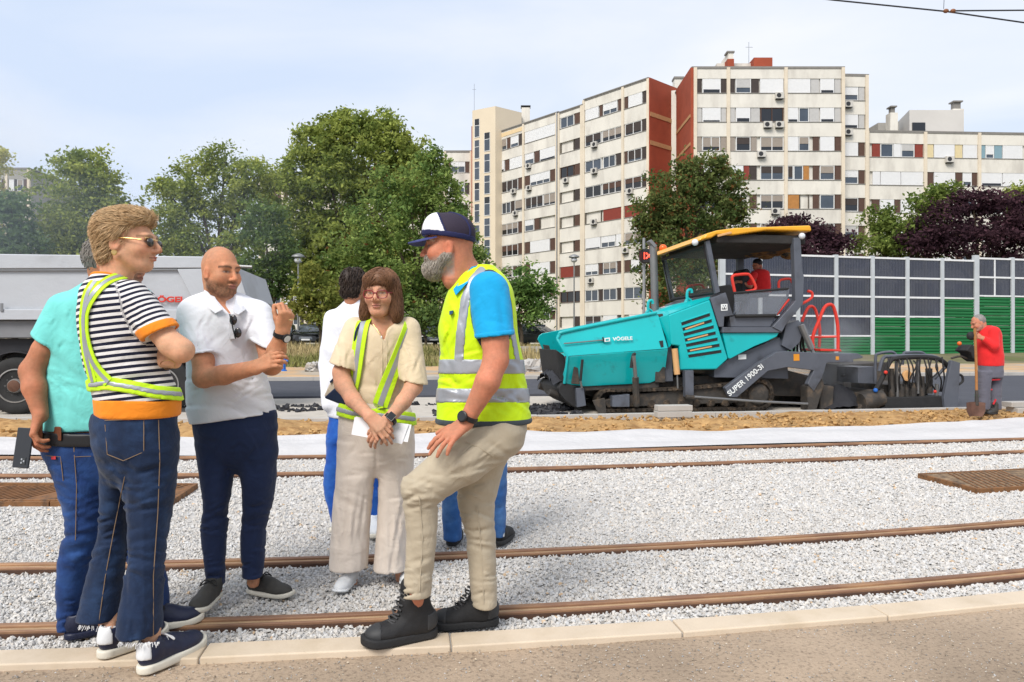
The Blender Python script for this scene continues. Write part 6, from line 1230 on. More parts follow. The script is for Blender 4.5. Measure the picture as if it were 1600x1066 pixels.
# ---- shoes
def shoe(parent, heel, toe, L, m_up, m_sole, sole=.026, high=0, w=1.0, lace=None, heel_tab=None, name='shoe', z=None, h=.0055, seed=0, lean=.05):
    heel, toe = Vector(heel), Vector(toe); d = toe - heel; pit = d.z; d.normalize(); x = d.cross(Vector((0, 0, 1))).normalized(); up = x.cross(d)
    Mx = Matrix(((x.x, d.x, up.x, heel.x), (x.y, d.y, up.y, heel.y), (x.z, d.z, up.z, heel.z), (0, 0, 0, 1))); Rm = np.array(Mx.to_3x3(), f32); c0 = A3(heel); k = L / .28
    loc = lambda Q: ((Q - c0) @ Rm) / k
    def foot2d(q): t = np.clip((q[:, 1] - .035) / .2, 0, 1); cx = .006 * np.sin(t * 3); return np.hypot(q[:, 0] - cx, q[:, 1] - (.035 + .2 * t)) - (.033 + .0125 * np.sin(np.clip(t, 0, 1) * 1.9)) * w
    up_p = [ell((0, .05, sole + .03), (.035 * w, .05, .052), k=.03), ell((0, .115, sole + .022), (.039 * w, .075, .050), k=.03), ell((.004, .195, sole + .008), (.045 * w, .075, .036), k=.03)]
    if high: up_p += [cap((0, .058, sole + .03), (0, lean, sole + high), .040 * w, .047 * w, .03), cap((0, .1, sole + .02), (0, lean + .02, sole + high * .6), .03 * w, .034 * w, .03)]
    else: up_p += [cap((0, .05, sole + .045), (0, .048, sole + .062), .037 * w, .037 * w, .015), cap((0, .045, sole + .085), (0, .045, sole + .2), .03, .045).sub(.008)]
    up_p += [Pr(lambda q: (sole - .006) - q[:, 2], op='i', k=.004)]
    r = A3((.3, .3, .3)) * k; mid = A3(heel + d * L * .5 + Vector((0, 0, .07)))
    V, Fc = nets(lambda Q: evalf(up_p, loc(Q)) * k + .0012 * fbm(Q, 45, 2, seed), mid - r * .65, mid + r * .65, h); o = npmesh(name, V, Fc, m_up, parent)
    def sf(Q): q = loc(Q); toe_up = .012 * np.clip((q[:, 1] - .2) / .08, 0, 1) ** 2; return smax(foot2d(q) - .0025, np.abs(q[:, 2] - sole / 2 - toe_up) - sole / 2, .008) * k
    V, Fc = nets(sf, mid - r * .65, mid + r * .65, h); npmesh('sole', V, Fc, m_sole, o)
    if high:
        V, Fc = nets(lambda Q: np.maximum(evalf(up_p, loc(Q)) * k - .003, np.maximum((.212 + .25 * np.abs(loc(Q)[:, 0]) - loc(Q)[:, 1]) * k, (loc(Q)[:, 2] - sole - .045) * k)), mid - r * .65, mid + r * .65, h); npmesh('toe_cap', V, Fc, mat('boot_rubber', (.035, .036, .038, 1), .6, var=.1), o)
        V, Fc = nets(lambda Q: np.maximum(evalf(up_p, loc(Q)) * k - .0028, np.maximum((loc(Q)[:, 1] - .05) * k, (np.abs(loc(Q)[:, 2] - sole - .035) - .03) * k)), mid - r * .65, mid + r * .65, h); npmesh('heel_counter', V, Fc, MATS['boot_rubber'], o)
        for i in range(8):
            t = i / 7; y = .185 + (lean + .050 - .185) * t; zz = sole + .046 + (high - .012 - .046) * t + .012 * math.sin(math.pi * t) * -1; e = (-1) ** i
            b = MB(Mx @ Matrix.Scale(k, 4)); b.tube([(-.024, y - .012, zz - .004), (-.008, y + .004, zz + .004 + .004 * e), (.008, y + .004, zz + .004 - .004 * e), (.024, y - .012, zz - .004)], .004, 6); b.build('lace', mat('dark_grey_lace', (.05, .05, .052, 1), .8, var=0), o, smooth=True)
        lace = None
    if lace:
        for i in range(5):
            y = .105 + i * .017; zz = sole + .070 - i * .0085
            b = MB(Mx @ Matrix.Scale(k, 4)); b.tube([(-.026, y - .004, zz - .012), (-.012, y + .002, zz + .002), (.012, y + .004, zz + .002), (.026, y - .002, zz - .012)], .0035, 6); b.build('lace', lace, o, smooth=True)
        for sx in (-1, 1):
            b = MB(Mx @ Matrix.Scale(k, 4)); b.tube(smoothpts([(0, .1, sole + .078), (sx * .025, .098, sole + .082), (sx * .042, .115, sole + .06), (sx * .03, .118, sole + .066), (sx * .005, .103, sole + .079)], 4), .003, 6); b.build('lace_bow', lace, o, smooth=True)
    if heel_tab:
        V, Fc = nets(lambda Q: np.maximum(evalf(up_p, loc(Q)) * k - .0025, np.maximum((loc(Q)[:, 1] - .028) * k, (sole + .022 - loc(Q)[:, 2]) * k)), mid - r * .65, mid + r * .65, h); npmesh('heel_tab', V, Fc, heel_tab, o)
    return o
def ribbon(name, m, parent, pts, w, th=.004, nrm=None, cut=(-1, 1)):
    """flat band of width w along world points with given normals"""
    pts = [Vector(p) for p in pts]; n = len(pts); vs = []
    for i, p in enumerate(pts):
        t = (pts[min(i + 1, n - 1)] - pts[max(i - 1, 0)]).normalized(); nn = Vector(nrm[i] if isinstance(nrm, list) else nrm); nn = (nn - t * nn.dot(t)).normalized(); s = t.cross(nn)
        vs += [p + s * w * .5 * cut[0], p + s * w * .5 * cut[1], p + s * w * .5 * cut[1] + nn * th, p + s * w * .5 * cut[0] + nn * th]
    b = MB(); b.add(vs, [(4 * i + j, 4 * i + (j + 1) % 4, 4 * i + 4 + (j + 1) % 4, 4 * i + 4 + j) for i in range(n - 1) for j in range(4)] + [(3, 2, 1, 0), (4 * n - 4, 4 * n - 3, 4 * n - 2, 4 * n - 1)]); return b.build(name, m, parent, smooth=True)
def strap(parent, prs, line, w, m_out, m_mid, dst=.006, side=-1, k=5):
    """hi-vis strap laid on the surface of prims: photo polyline projected on the near (side -1) face of the body"""
    pts, nr = [], []
    L2 = smoothpts([Vector((x, y, d)) for x, y, d in line], k)
    for q in L2:
        o = np.array((0, 0, H)); dr = np.array(((q.x - 800) / F, 1, -(q.y - 533) / F)); ts = np.linspace(q.z - .35, q.z + .35, 240); Q = (o + ts[:, None] * dr).astype(f32); d = evalf(prs, Q); hit = np.nonzero(d < dst)[0]
        i = hit[0] if len(hit) else int(np.argmin(d)); p = Q[i]; e = .01; g = np.array([float(evalf(prs, (p + np.eye(3)[j] * e)[None].astype(f32))[0] - evalf(prs, (p - np.eye(3)[j] * e)[None].astype(f32))[0]) for j in range(3)])
        if not len(hit): p = p - g / (np.linalg.norm(g) + 1e-9) * (d[i] - dst)
        pts.append(Vector(p)); nr.append(Vector(g).normalized())
    for _ in range(3): pts = [pts[0]] + [(pts[i - 1] + pts[i] * 2 + pts[i + 1]) / 4 for i in range(1, len(pts) - 1)] + [pts[-1]]
    s = ribbon('strap', m_out, parent, pts, w, .004, nr); ribbon('reflective_strip', m_mid, s, [p + n * .0044 for p, n in zip(pts, nr)], w * .36, .0012, nr); return s
# ------------------------------------------------------------------ cloth, leather and hi-vis materials
def cm(name, r, g, b, **k): d = dict(rough=.85, var=.07, vs=9, bump=.25, bs=420, sheen=.1, spec=.25, wr=.26); d.update(k); return mat(name, C(r, g, b, d.pop('kk', .8)), **d)
M_denim = cm('dark_denim', 26, 44, 74, col2=C(46, 72, 110, .8), c2=(.48, .72), c2s=5, var=.16, vs=14, bump=.35, bs=300)
M_denim2 = cm('blue_denim', 28, 58, 112, col2=C(48, 88, 150, .8), c2=(.48, .72), c2s=5, var=.16, vs=14, bump=.35, bs=300)
M_denim3 = cm('light_denim', 52, 100, 164, col2=C(96, 142, 196, .8), c2=(.45, .7), c2s=5, var=.14, vs=14, bump=.35, bs=300)
M_denim4 = cm('bright_blue_denim', 28, 84, 176, col2=C(50, 110, 196, .8), c2=(.45, .7), c2s=5, var=.14, vs=14, bump=.35, bs=300)
M_orange_k = cm('orange_knit', 250, 146, 36, wave=None, bs=300); M_mint = cm('mint_polo_cotton', 124, 222, 216); M_white_c = cm('white_polo_cotton', 240, 240, 246, kk=.84, var=.03); M_white_l = cm('white_linen', 240, 241, 248, kk=.84, var=.03)
M_navy = cm('navy_chino', 34, 48, 82, var=.1); M_tan_l = cm('beige_linen', 234, 214, 182, var=.05, bs=260, bump=.35); M_oat = cm('oatmeal_linen', 236, 223, 210, var=.05, bs=260, bump=.35)
M_khaki = cm('khaki_trekking', 192, 179, 156, var=.06); M_sky = cm('turquoise_polo', 20, 168, 226, var=.06); M_hiv = cm('hi_vis_yellow', 214, 250, 20, kk=.86, var=.04, rough=.6, sheen=.1); M_hiv2 = cm('hi_vis_lime', 204, 248, 36, kk=.86, var=.04, rough=.6, sheen=.1)
M_refl = mat('reflective_silver', C(176, 180, 188, .8), .4, metal=.25, var=.08, vs=14, bump=.2, bs=200); M_dkpipe = cm('dark_piping', 70, 78, 84); M_redc = cm('red_jersey', 236, 46, 48); M_grayw = cm('grey_work_cloth', 104, 104, 116); M_redtrim = cm('red_trim', 210, 50, 60)
M_bootb = mat('black_boot', (.014, .014, .015, 1), .7, var=.25, vs=20, bump=.5, bs=160); M_boots = mat('black_boot_sole', (.02, .02, .021, 1), .75, var=.15, bump=.4, bs=90); M_snav = mat('navy_leather', C(34, 40, 66, .8), .45, var=.1, bump=.2, bs=160); M_sole = mat('off_white_sole', C(232, 226, 210, .8), .6, var=.06)
M_sgry = mat('charcoal_nubuck', C(72, 70, 66, .7), .75, var=.18, vs=20, bump=.3, bs=160); M_swht = mat('white_leather', C(232, 234, 236, .82), .5, var=.05, bump=.2, bs=160); M_lacew = mat('white_lace', C(240, 240, 240, .82), .8, var=0); M_laceb = mat('black_lace', (.012, .012, .012, 1), .8, var=0); M_belt = mat('black_leather', (.012, .012, .014, 1), .45, var=.1); M_brown = mat('brown_leather', C(120, 70, 46, .7), .55, var=.15)
M_thread = mat('tan_thread', C(140, 116, 92, .8), .8, var=.1); M_phone = mat('dark_phone', (.03, .033, .04, 1), .35, var=0, metal=.2); M_lens = mat('dark_lens', (.02, .016, .016, 1), .08, var=0, spec=.8); M_gold = mat('gold', (.7, .46, .18, 1), .3, metal=1, var=0)
M_paper = mat('white_paper', C(240, 241, 246, .86), .8, var=.01); M_screen = mat('watch_glass', (.006, .008, .01, 1), .08, var=0, spec=.7); M_rfr = mat('red_spectacle_frame', C(140, 34, 48, .8), .35, var=0); M_bag = cm('cream_canvas', 226, 212, 190); M_bagn = cm('navy_bag_leather', 34, 48, 78)
def stripemat(name, ca, cb):
    m = cm(name, 255, 255, 255); nt = m.node_tree; N = nt.nodes; L = nt.links; b = N['Principled BSDF']; a = N.new('ShaderNodeAttribute'); a.attribute_name = 'Stripe'
    f = N.new('ShaderNodeMath'); f.operation = 'FRACT'; L.new(a.outputs['Fac'], f.inputs[0]); r = N.new('ShaderNodeValToRGB'); r.color_ramp.interpolation = 'CONSTANT'; r.color_ramp.elements[0].color = ca; r.color_ramp.elements[1].color = cb; r.color_ramp.elements[1].position = .5
    L.new(f.outputs[0], r.inputs[0]); L.new(r.outputs[0], b.inputs['Base Color']); return m
M_strp = stripemat('navy_white_stripes', C(24, 28, 52, .8), C(238, 234, 232, .82))
def vneck(prof, xc, Ymax):
    ys, ws = zip(*prof); return Pr(lambda Q: (lambda x, y: np.maximum((np.abs(x - xc(y)) - np.interp(y, ys, ws, left=ws[0], right=-3)) * (Ymax / F), Q[:, 1] - Ymax))(*proj(Q)), op='s', k=.003)
PEOPLE = 'people standing on and around the tram tracks'
def eyes(fr, parent, iris=(.08, .05, .03, 1)):
    mi = mat('iris', iris, .2, var=0); me_ = mat('eye_white', (.55, .52, .5, 1), .25, var=0)
    for sx in (-1, 1):
        c = fr['wor'](np.array([[sx * .032, .0775, .001]], f32))[0]; d = fr['wor'](np.array([[sx * .032, .0835, .001]], f32))[0]
        e = solid('eye', me_, lambda b: b.ball(c, .0105 * fr['s'], 8), parent, smooth=True); solid('iris', mi, lambda b: b.ball(d, .0056 * fr['s'], 6), e, smooth=True)
def watch(parent, c, ax, r, face_n, m_s, m_f, w=.02, fr_=.02, square=False):
    c = Vector(c); ax = Vector(ax).normalized(); n = Vector(face_n); n = (n - ax * n.dot(ax)).normalized(); o = solid('wristwatch', m_s, lambda b: b.ring(c - ax * w / 2, ax, [(r, 0), (r + .004, .002), (r + .004, w - .002), (r, w)], 24), parent, smooth=True)
    p = c + n * (r + .002); t = ax.cross(n)
    if square:
        bm = MB(Matrix(((t.x, ax.x, n.x, p.x), (t.y, ax.y, n.y, p.y), (t.z, ax.z, n.z, p.z), (0, 0, 0, 1)))); bm.box(-fr_ * .85, fr_ * .85, -fr_, fr_, 0, .01); k = bm.build('watch_case', MATS.get('chrome'), o, bevel=.004)
        bm = MB(Matrix(((t.x, ax.x, n.x, p.x), (t.y, ax.y, n.y, p.y), (t.z, ax.z, n.z, p.z), (0, 0, 0, 1)))); bm.box(-fr_ * .75, fr_ * .75, -fr_ * .9, fr_ * .9, .0105, .0125); bm.build('watch_face', m_f, o, bevel=.003)
    else: solid('watch_case', m_s, lambda b: b.ring(p, n, [(fr_, 0), (fr_ * 1.05, .003), (fr_ * 1.05, .008), (fr_ * .85, .011), (.001, .0112)], 24), o, smooth=True); solid('watch_face', m_f, lambda b: b.ring(p, n, [(fr_ * .82, .0113), (.001, .0122)], 24), o)
def stitch(parent, prs, pts, Y, m=None, w=.0024, closed=False): strap_thread(parent, prs, pts, Y, m or M_thread, w)
def strap_thread(parent, prs, pts, Y, m, w):
    P_ = []; N_ = []
    for (x1, y1), (x2, y2) in zip(pts[:-1], pts[1:]):
        k = max(2, int(math.hypot(x2 - x1, y2 - y1) / 6))
        for i in range(k):
            x, y = x1 + (x2 - x1) * i / k, y1 + (y2 - y1) * i / k; dr = np.array(((x - 800) / F, 1, -(y - 533) / F)); ts = np.linspace(Y - .3, Y + .3, 200); Q = (np.array((0, 0, H)) + ts[:, None] * dr).astype(f32); d = evalf(prs, Q); hit = np.nonzero(d < .0015)[0]; j = hit[0] if len(hit) else int(np.argmin(d)); P_.append(Vector(Q[j])); N_.append(Vector((0, -1, 0)))
    ribbon('stitching', m, parent, P_, w, .0025, N_)

# ================================================================== woman in the striped top
Y = 2.86; T = thing('person', 'woman with short blond hair, sunglasses and navy striped top, arms crossed, flared jeans', 'person', P(235, 1030, 2.9), PEOPLE); T.location.z = 0; BASE[T.name] = T.location.copy()
fr = headframe(199, 380, 2.87, 1.04, 94, sy=1.09, sz=.92)
SK = C(226, 172, 138, .8)[:3]
neck = chain([P(187, 400, 2.87), P(178, 445, 2.87)], [.050, .058], k=.015)
arm = chain([P(208, 472, 2.81), P(268, 538, 2.767), P(284, 548, 2.77)], [.046, .046, .044], k=.02); fore = chain([P(283, 547, 2.77), P(262, 552, 2.98)], [.044, .036], k=.02)
hnd = hand(P(276, 564, 2.86), P(225, 556, 2.83) - P(276, 564, 2.86), (.1, -1, .25), 1, curl=((55, 70, 40),) * 4, s=.9, thumb=(.4, .9, -.2), tcurl=20)
legs = [chain([P(190, 470, 2.87), P(200, 560, 2.87), P(212, 690, 2.86)], [.06, .08, .09]), chain([P(232, 720, 2.86), P(228, 900, 2.84), P(236, 985, 2.83), P(236, 1036, 2.82)], [.05, .035, .034, .036], k=.008), chain([P(185, 720, 2.95), P(170, 900, 2.95), P(170, 965, 2.94), P(172, 1012, 2.9)], [.045, .035, .038, .034], k=.008)]
bodymesh(T, legs + [neck, headprim(fr, True), arm, fore] + hnd, [hbox(fr), pbox(235, 540, 305, 585, 2.68, 2.9, .004)], skincol(SK, fr, lips=(.45, .13, .12), brow=(.22, .13, .07), fem=True, blush=.18))
tr = [(428, 152, 188), (436, 146, 200), (447, 138, 218), (462, 133, 236), (490, 131, 247), (530, 133, 251), (565, 139, 253), (590, 146, 262), (610, 150, 272), (626, 155, 277)]
torso = zloft(tr, Y, [.07, .09, .12, .14, .145, .14, .135, .13, .13, .13], p=2.3)
neckcut = ell(P(176, 424, 2.87), (.068, .07, .035)).sub(.006)
fo = folds([(150, 575, 235, 560, .004, 5), (165, 545, 240, 520, .005, 6), (200, 470, 225, 510, .006, 5), (160, 600, 250, 585, .004, 5)] + rc(12, 145, 255, 520, 605, -25, 15, 20, 55, .0035, 2.8, 6) + rc(8, 205, 255, 470, 520, 20, 70, 14, 36, .004, 2.6, 7), .004, (4, 4, 9), 3)
kx = .024
cn_ = np.array([-(P(275, 507, 2.77).z - P(232, 529, 2.77).z), 0, P(275, 507, 2.77).x - P(232, 529, 2.77).x]); cn_ /= np.linalg.norm(cn_); cn_ = cn_.astype(f32)
sA_, sB_ = P(203, 467, 2.81), P(270, 542, 2.765); cut_f = half(232, 529, 275, 507, 2.77, (205, 470)); slv = sleeve(sA_, sB_, .074, .066, cut_f, k=.02); slc = cap(sA_, sB_, .074, .066)
def stripe1(V): t = (V[:, 2] - .07 * V[:, 0] + .01 * np.sin(V[:, 0] * 6)) / kx; return np.where(slc.fn(V) < torso.fn(V) + .002, (V @ cn_) / .021, t)
shirt = cloth('striped_top', M_strp, T, [torso, slv, neckcut], .0065, fo, {'Stripe': stripe1})
hol_ = cap(sA_.lerp(sB_, .72), sA_.lerp(sB_, 1.6), .058, .057)
shell('cuff', M_orange_k, shirt, [slc], [half(221, 517, 268, 495, 2.77, (250, 530)), half(233, 530, 276, 508, 2.77, (205, 470)), hol_.sub(.002)], .004, .012, .006)
shell('collar', M_orange_k, shirt, [torso], [neckcut, Pr(lambda Q: (np.linalg.norm((Q - A3(P(174, 424, 2.87))) / A3((1, 1, .62)), axis=1) - .088), op='i', k=.002)], .004, .008, .006)
shell('hem_band', M_orange_k, shirt, [zloft([(618, 154, 277), (650, 157, 276)], Y, .132)], [half(150, 620, 280, 624, Y, (200, 640))], .003, .02, .007)
base = [torso]
bl = [(141, 602), (165, 599), (200, 604), (245, 613), (282, 616)]
belt = shell('harness_belt', M_hiv2, T, base, [pxband(bl, 10.5, Y)], .010, .004, .006, fo); shell('reflective_strip', M_refl, belt, base, [pxband(bl, 4, Y)], .0128, .0, .006, fo)
for ln in ([(192, 431, 2.78), (172, 437, 2.76), (152, 452, 2.75), (137, 474, 2.76), (131, 498, 2.8), (134, 530, 2.8), (143, 562, 2.78), (156, 582, 2.76), (170, 597, 2.75)], [(150, 440, 2.9), (138, 458, 2.9), (132, 490, 2.86), (133, 540, 2.86), (140, 572, 2.86), (146, 597, 2.84)]): strap(T, base, ln, .042, M_hiv2, M_refl)
hips = zloft([(645, 150, 275), (665, 146, 274), (700, 149, 274), (730, 160, 268), (760, 176, 255)], Y, [.125, .13, .125, .10, .04], p=2.1, k=.03)
l1 = zloft([(660, 168, 270), (690, 172, 275), (740, 188, 275), (800, 196, 269), (850, 199, 260), (880, 198, 257), (920, 193, 254), (955, 188, 252), (990, 183, 252)], Y, [.08, .11, .105, .09, .08, .08, .085, .092, .1], dY=[0, 0, 0, 0, -.01, -.02, -.02, -.03, -.03], rnd=.004, k=.022, off=-.006)
l2 = zloft([(690, 150, 215), (740, 160, 212), (790, 160, 206), (832, 154, 202), (880, 143, 197), (925, 132, 192), (966, 122, 187)], 2.95, [.08, .095, .09, .08, .08, .085, .09], dY=[-.04, -.02, 0, 0, 0, 0, 0], rnd=.004, k=.018, off=-.005)
fj = folds([(160, 725, 205, 735, .008, 5), (195, 742, 270, 728, .006, 5), (200, 800, 262, 790, .006, 5), (198, 850, 250, 838, .007, 5), (200, 872, 258, 880, .006, 5), (196, 900, 245, 915, .004, 6), (150, 850, 196, 830, .008, 6), (145, 875, 195, 868, .006, 5), (196, 740, 198, 990, .006, 3), (222, 740, 226, 1000, -.003, 3)] + rc(14, 192, 268, 735, 800, -25, 12, 20, 48, .0045, 2.8, 1) + rc(18, 198, 258, 825, 905, -30, 30, 18, 40, .005, 2.6, 2) + rc(16, 142, 196, 800, 900, -35, 15, 18, 40, .005, 2.6, 3) + rc(10, 190, 250, 930, 995, 60, 110, 20, 40, .004, 3, 4) + rc(8, 160, 215, 715, 760, 10, 50, 20, 40, .005, 2.8, 5), .006, (7, 7, 15), 5)
jp = [hips, l1, l2]
fray = lambda Q: .004 * vn(Q * A3((160, 160, 5)), 1, 2)
jeans = cloth('flared_jeans', M_denim, T, [hips, l1, l2, chain([P(219, 990, 2.83), P(221, 1025, 2.82)], [.05, .058]).sub(.004), chain([P(160, 965, 2.94), P(160, 1000, 2.92)], [.05, .055]).sub(.004)], .0067, fj)
for pl in ([(164, 657), (225, 655), (225, 706), (193, 720), (168, 710), (164, 657)], [(248, 656), (250, 720), (247, 800), (240, 900), (240, 1000)], [(195, 745), (178, 830), (165, 900), (154, 978)]): stitch(jeans, jp, pl, Y)
def hemfray(pts, Y_, n, seed):
    r_ = random.Random(seed); b = MB()
    for i in range(n):
        t = r_.random() * (len(pts) - 1); k = int(t); x = pts[k][0] + (pts[k + 1][0] - pts[k][0]) * (t - k); y = pts[k][1] + (pts[k + 1][1] - pts[k][1]) * (t - k); c = P(x, y, Y_ + r_.uniform(-.09, -.06)); b.tube([c, c + Vector((r_.uniform(-.008, .008), r_.uniform(-.01, .002), r_.uniform(-.02, -.006)))], .0011, 4)
    b.build('frayed_threads', M_lacew, jeans)['kind'] = 'stuff'
hemfray([(186, 1003), (215, 1005), (250, 1003)], 2.83, 70, 1); hemfray([(124, 977), (155, 979), (186, 978)], 2.95, 50, 2)
shoe(T, (-1.425, 2.765, .0), (-1.29, 3.055, .014), .30, M_snav, M_sole, .032, lace=M_lacew, heel_tab=M_swht, w=1.06)
shoe(T, (-1.625, 2.845, .026), (-1.49, 3.13, .026), .30, M_snav, M_sole, .032, lace=M_lacew, heel_tab=M_swht, w=1.06)
hp = [ell((0, -.012, .048), (.086, .085, .092), k=.03), ell((0, .025, .10), (.070, .06, .038), k=.03), ell((0, -.056, .04), (.078, .045, .082), k=.03), ell((0, -.052, -.045), (.066, .038, .055), k=.03), ell((0, .062, .100), (.055, .026, .026), k=.02), ell((0, .075, .0), (.2, .066, .076), k=.02).sub(.015), ell((0, .03, -.085), (.12, .062, .08), k=.02).sub(.02)]
def fl1(p): return np.stack([0 * p[:, 0], np.where(p[:, 2] > .06, -.6, -.75), np.where(p[:, 2] > .06, .1 - 3 * (p[:, 1] < -.06) * .3, -.75)], 1)
hairbase(fr, hp, (.52, .35, .19), T, locks=(3400, .058, .0013, fl1, .010), seed=3, amp=.005)
def glasses_side(fr, parent, m, m_l):
    g = solid('sunglasses', m, lambda b: (b.tube([fr['wor'](np.array([q], f32))[0] for q in ((.078, -.012, .012), (.080, .04, .008), (.076, .078, .004))], .003, 6)), parent, smooth=True)
    for sx in (1, -1): solid('lens', m_l, lambda b: b.ball(fr['wor'](np.array([[sx * .04, .093, -.002]], f32))[0], .024, 8, (.42, .95, .75)), g, smooth=True)
    solid('bridge', m, lambda b: b.tube([fr['wor'](np.array([q], f32))[0] for q in ((.06, .085, .014), (.0, .098, .012), (-.06, .085, .014))], .003, 6), g, smooth=True)
glasses_side(fr, T, M_gold, M_lens)
solid('earring', M_gold, lambda b: b.ring(fr['wor'](np.array([[.086, -.008, -.05]], f32))[0], (.3, -1, 0), [(.008, 0), (.011, .002), (.008, .005)], 14), T, smooth=True)
solid('bracelet', M_gold, lambda b: b.tube([P(262 + 12 * math.cos(a), 570 + 7 * math.sin(a), 2.83 + .03 * math.sin(a)) for a in (i * .63 for i in range(10))], .0016, 5, close=True), T, smooth=True)

# ================================================================== man in the mint polo
Y = 3.16; T = thing('person', 'grey-haired man in mint polo and jeans holding a phone behind his back', 'person', P(190, 985, 3.15), PEOPLE); T.location.z = 0; BASE[T.name] = T.location.copy()
fr = headframe(183, 412, 3.18, 1.04, 82, sy=1.18); SK = C(196, 130, 98, .8)[:3]
ph = [P(25, 699, 2.98)]
hnd = hand(P(62, 648, 3.0), P(45, 700, 2.97) - P(62, 648, 3.0), (-.75, -.6, .2), 1, curl=((25, 30, 20), (30, 35, 25), (35, 40, 25), (40, 45, 30)), s=.95, thumb=(.5, .8, -.3), tcurl=12)
bodymesh(T, [chain([P(180, 440, 3.18), P(178, 470, 3.17)], [.06, .065]), headprim(fr), chain([P(165, 480, 3.16), P(150, 690, 3.16)], [.1, .1]), chain([P(104, 486, 3.12), P(70, 548, 3.07), P(50, 580, 3.05)], [.05, .05, .046], k=.02), chain([P(50, 580, 3.05), P(54, 606, 3.02), P(64, 650, 3.0)], [.047, .046, .029], k=.02),
         chain([P(125, 720, 3.14), P(122, 860, 3.12), P(112, 985, 3.12)], [.05, .035, .03], k=.008), chain([P(190, 720, 3.22), P(245, 965, 3.22)], [.05, .03], k=.008)] + hnd,
         [pbox(28, 640, 82, 702, 2.85, 3.1, .004)], skincol(SK, fr, beard=((.2, .18, .16), .5)))
tr = [(432, 148, 205), (442, 138, 215), (456, 118, 232), (478, 100, 243), (520, 90, 240), (560, 83, 236), (610, 78, 230), (650, 75, 226), (670, 74, 224)]
torso = zloft(tr, Y, [.08, .1, .13, .15, .155, .155, .15, .145, .145], p=2.3)
fo = folds([(90, 560, 130, 600, .006, 6), (85, 600, 150, 620, .005, 6), (95, 560, 100, 660, .005, 6)] + rc(14, 84, 150, 545, 655, 20, 85, 20, 55, .0045, 2.8, 14) + rc(8, 75, 110, 490, 545, 60, 130, 14, 30, .004, 2.4, 15), .005, (4, 4, 8), 13)
sA_, sB_ = P(104, 486, 3.12), P(70, 548, 3.07); cf_ = half(60, 524, 104, 552, 3.08, (110, 490)); sh = cloth('mint_polo', M_mint, T, [torso, sleeve(sA_, sB_, .080, .074, cf_)], .0075, fo)
shell('sleeve_rib', M_mint, sh, [cap(sA_, sB_, .080, .074)], [cf_, half(63, 518, 108, 546, 3.08, (70, 560)), cap(sA_.lerp(sB_, .72), sA_.lerp(sB_, 1.6), .066, .066).sub(.002)], .003, .010, .006)
solid('collar', M_mint, lambda b: b.ring(P(180, 446, 3.18), (0, .1, 1), [(.072, -.015), (.082, -.02), (.076, .035), (.068, .04)], 24), sh, smooth=True)
hips = zloft([(672, 72, 222), (700, 70, 222), (740, 86, 220), (770, 100, 210)], Y, [.14, .14, .11, .04], p=2.1, k=.03)
l1 = zloft([(700, 70, 170), (740, 86, 168), (800, 102, 166), (830, 103, 160), (856, 97, 152), (890, 91, 140), (940, 91, 131), (982, 94, 126)], 3.12, [.10, .105, .09, .085, .08, .075, .07, .07], rnd=.004, k=.022, off=-.005)
l2 = zloft([(700, 150, 225), (760, 170, 228), (840, 190, 240), (900, 215, 256), (962, 228, 262)], 3.22, [.12, .11, .09, .08, .07], rnd=.004)
fj = folds([(100, 800, 160, 820, .008, 6), (98, 840, 150, 830, .007, 5), (93, 870, 145, 850, .008, 6), (75, 720, 120, 745, .006, 5), (92, 960, 128, 950, .005, 4), (95, 975, 128, 972, .005, 4)] + rc(20, 94, 160, 775, 880, -30, 30, 18, 45, .005, 2.8, 11) + rc(12, 92, 130, 925, 988, -20, 20, 14, 30, .005, 2.4, 12) + rc(10, 75, 150, 705, 765, -10, 40, 20, 45, .004, 2.8, 13), .006, (6, 6, 16), 15)
je = cloth('jeans', M_denim2, T, [hips, l1, l2], .0075, fj)
for pl in ([(72, 712), (95, 714), (100, 760)], [(116, 696), (117, 714), (160, 712)], [(115, 690), (120, 760), (118, 850)]): stitch(je, [hips, l1], pl, Y)
PRb = [zloft([(664, 72, 224), (692, 71, 224)], Y, .147)]
bt = shell('belt', M_belt, T, PRb, [half(60, 670, 250, 673, Y, (150, 680)), half(60, 690, 250, 692, Y, (150, 680))], .006, .006, .006)
solid('belt_pouch', M_brown, lambda b: b.hexa([P(73, 688, 3.05), P(96, 690, 3.0), P(96, 690, 3.05), P(73, 688, 3.1), P(73, 665, 3.05), P(96, 667, 3.0), P(96, 667, 3.05), P(73, 665, 3.1)]), bt, bevel=.006)
solid('pocket_tag', M_redtrim, lambda b: b.hexa([P(80, 718, 3.03), P(87, 718, 3.01), P(87, 718, 3.02), P(80, 718, 3.04), P(80, 713, 3.03), P(87, 713, 3.01), P(87, 713, 3.02), P(80, 713, 3.04)]), je)
shoe(T, (-1.895, 3.06, .012), (-1.70, 3.27, .012), .285, M_snav, M_snav, .03, lace=M_laceb); shoe(T, (-1.65, 3.15, .012), (-1.43, 3.27, .012), .285, M_snav, M_sole, .03, lace=M_laceb)
hairbase(fr, [ell((0, -.03, .035), (.083, .097, .096), k=.03), ell((0, .085, .0), (.2, .075, .08)).sub(.02), ell((0, .02, -.09), (.12, .08, .075)).sub(.02)], (.22, .2, .18), T, seed=5, amp=.002, locks=(400, .02, .002, lambda p: np.stack([0 * p[:, 0], -.3 + 0 * p[:, 0], -1 + 0 * p[:, 0]], 1), .002))
ax_ = (P(36, 726, 2.97) - P(44, 672, 2.99)).normalized(); pc = (P(44, 673, 2.985) + P(29, 727, 2.965)) / 2; xr = (P(55, 674, 2.965) - P(34, 672, 2.985)).normalized(); nz = xr.cross(ax_).normalized(); xr = ax_.cross(nz)
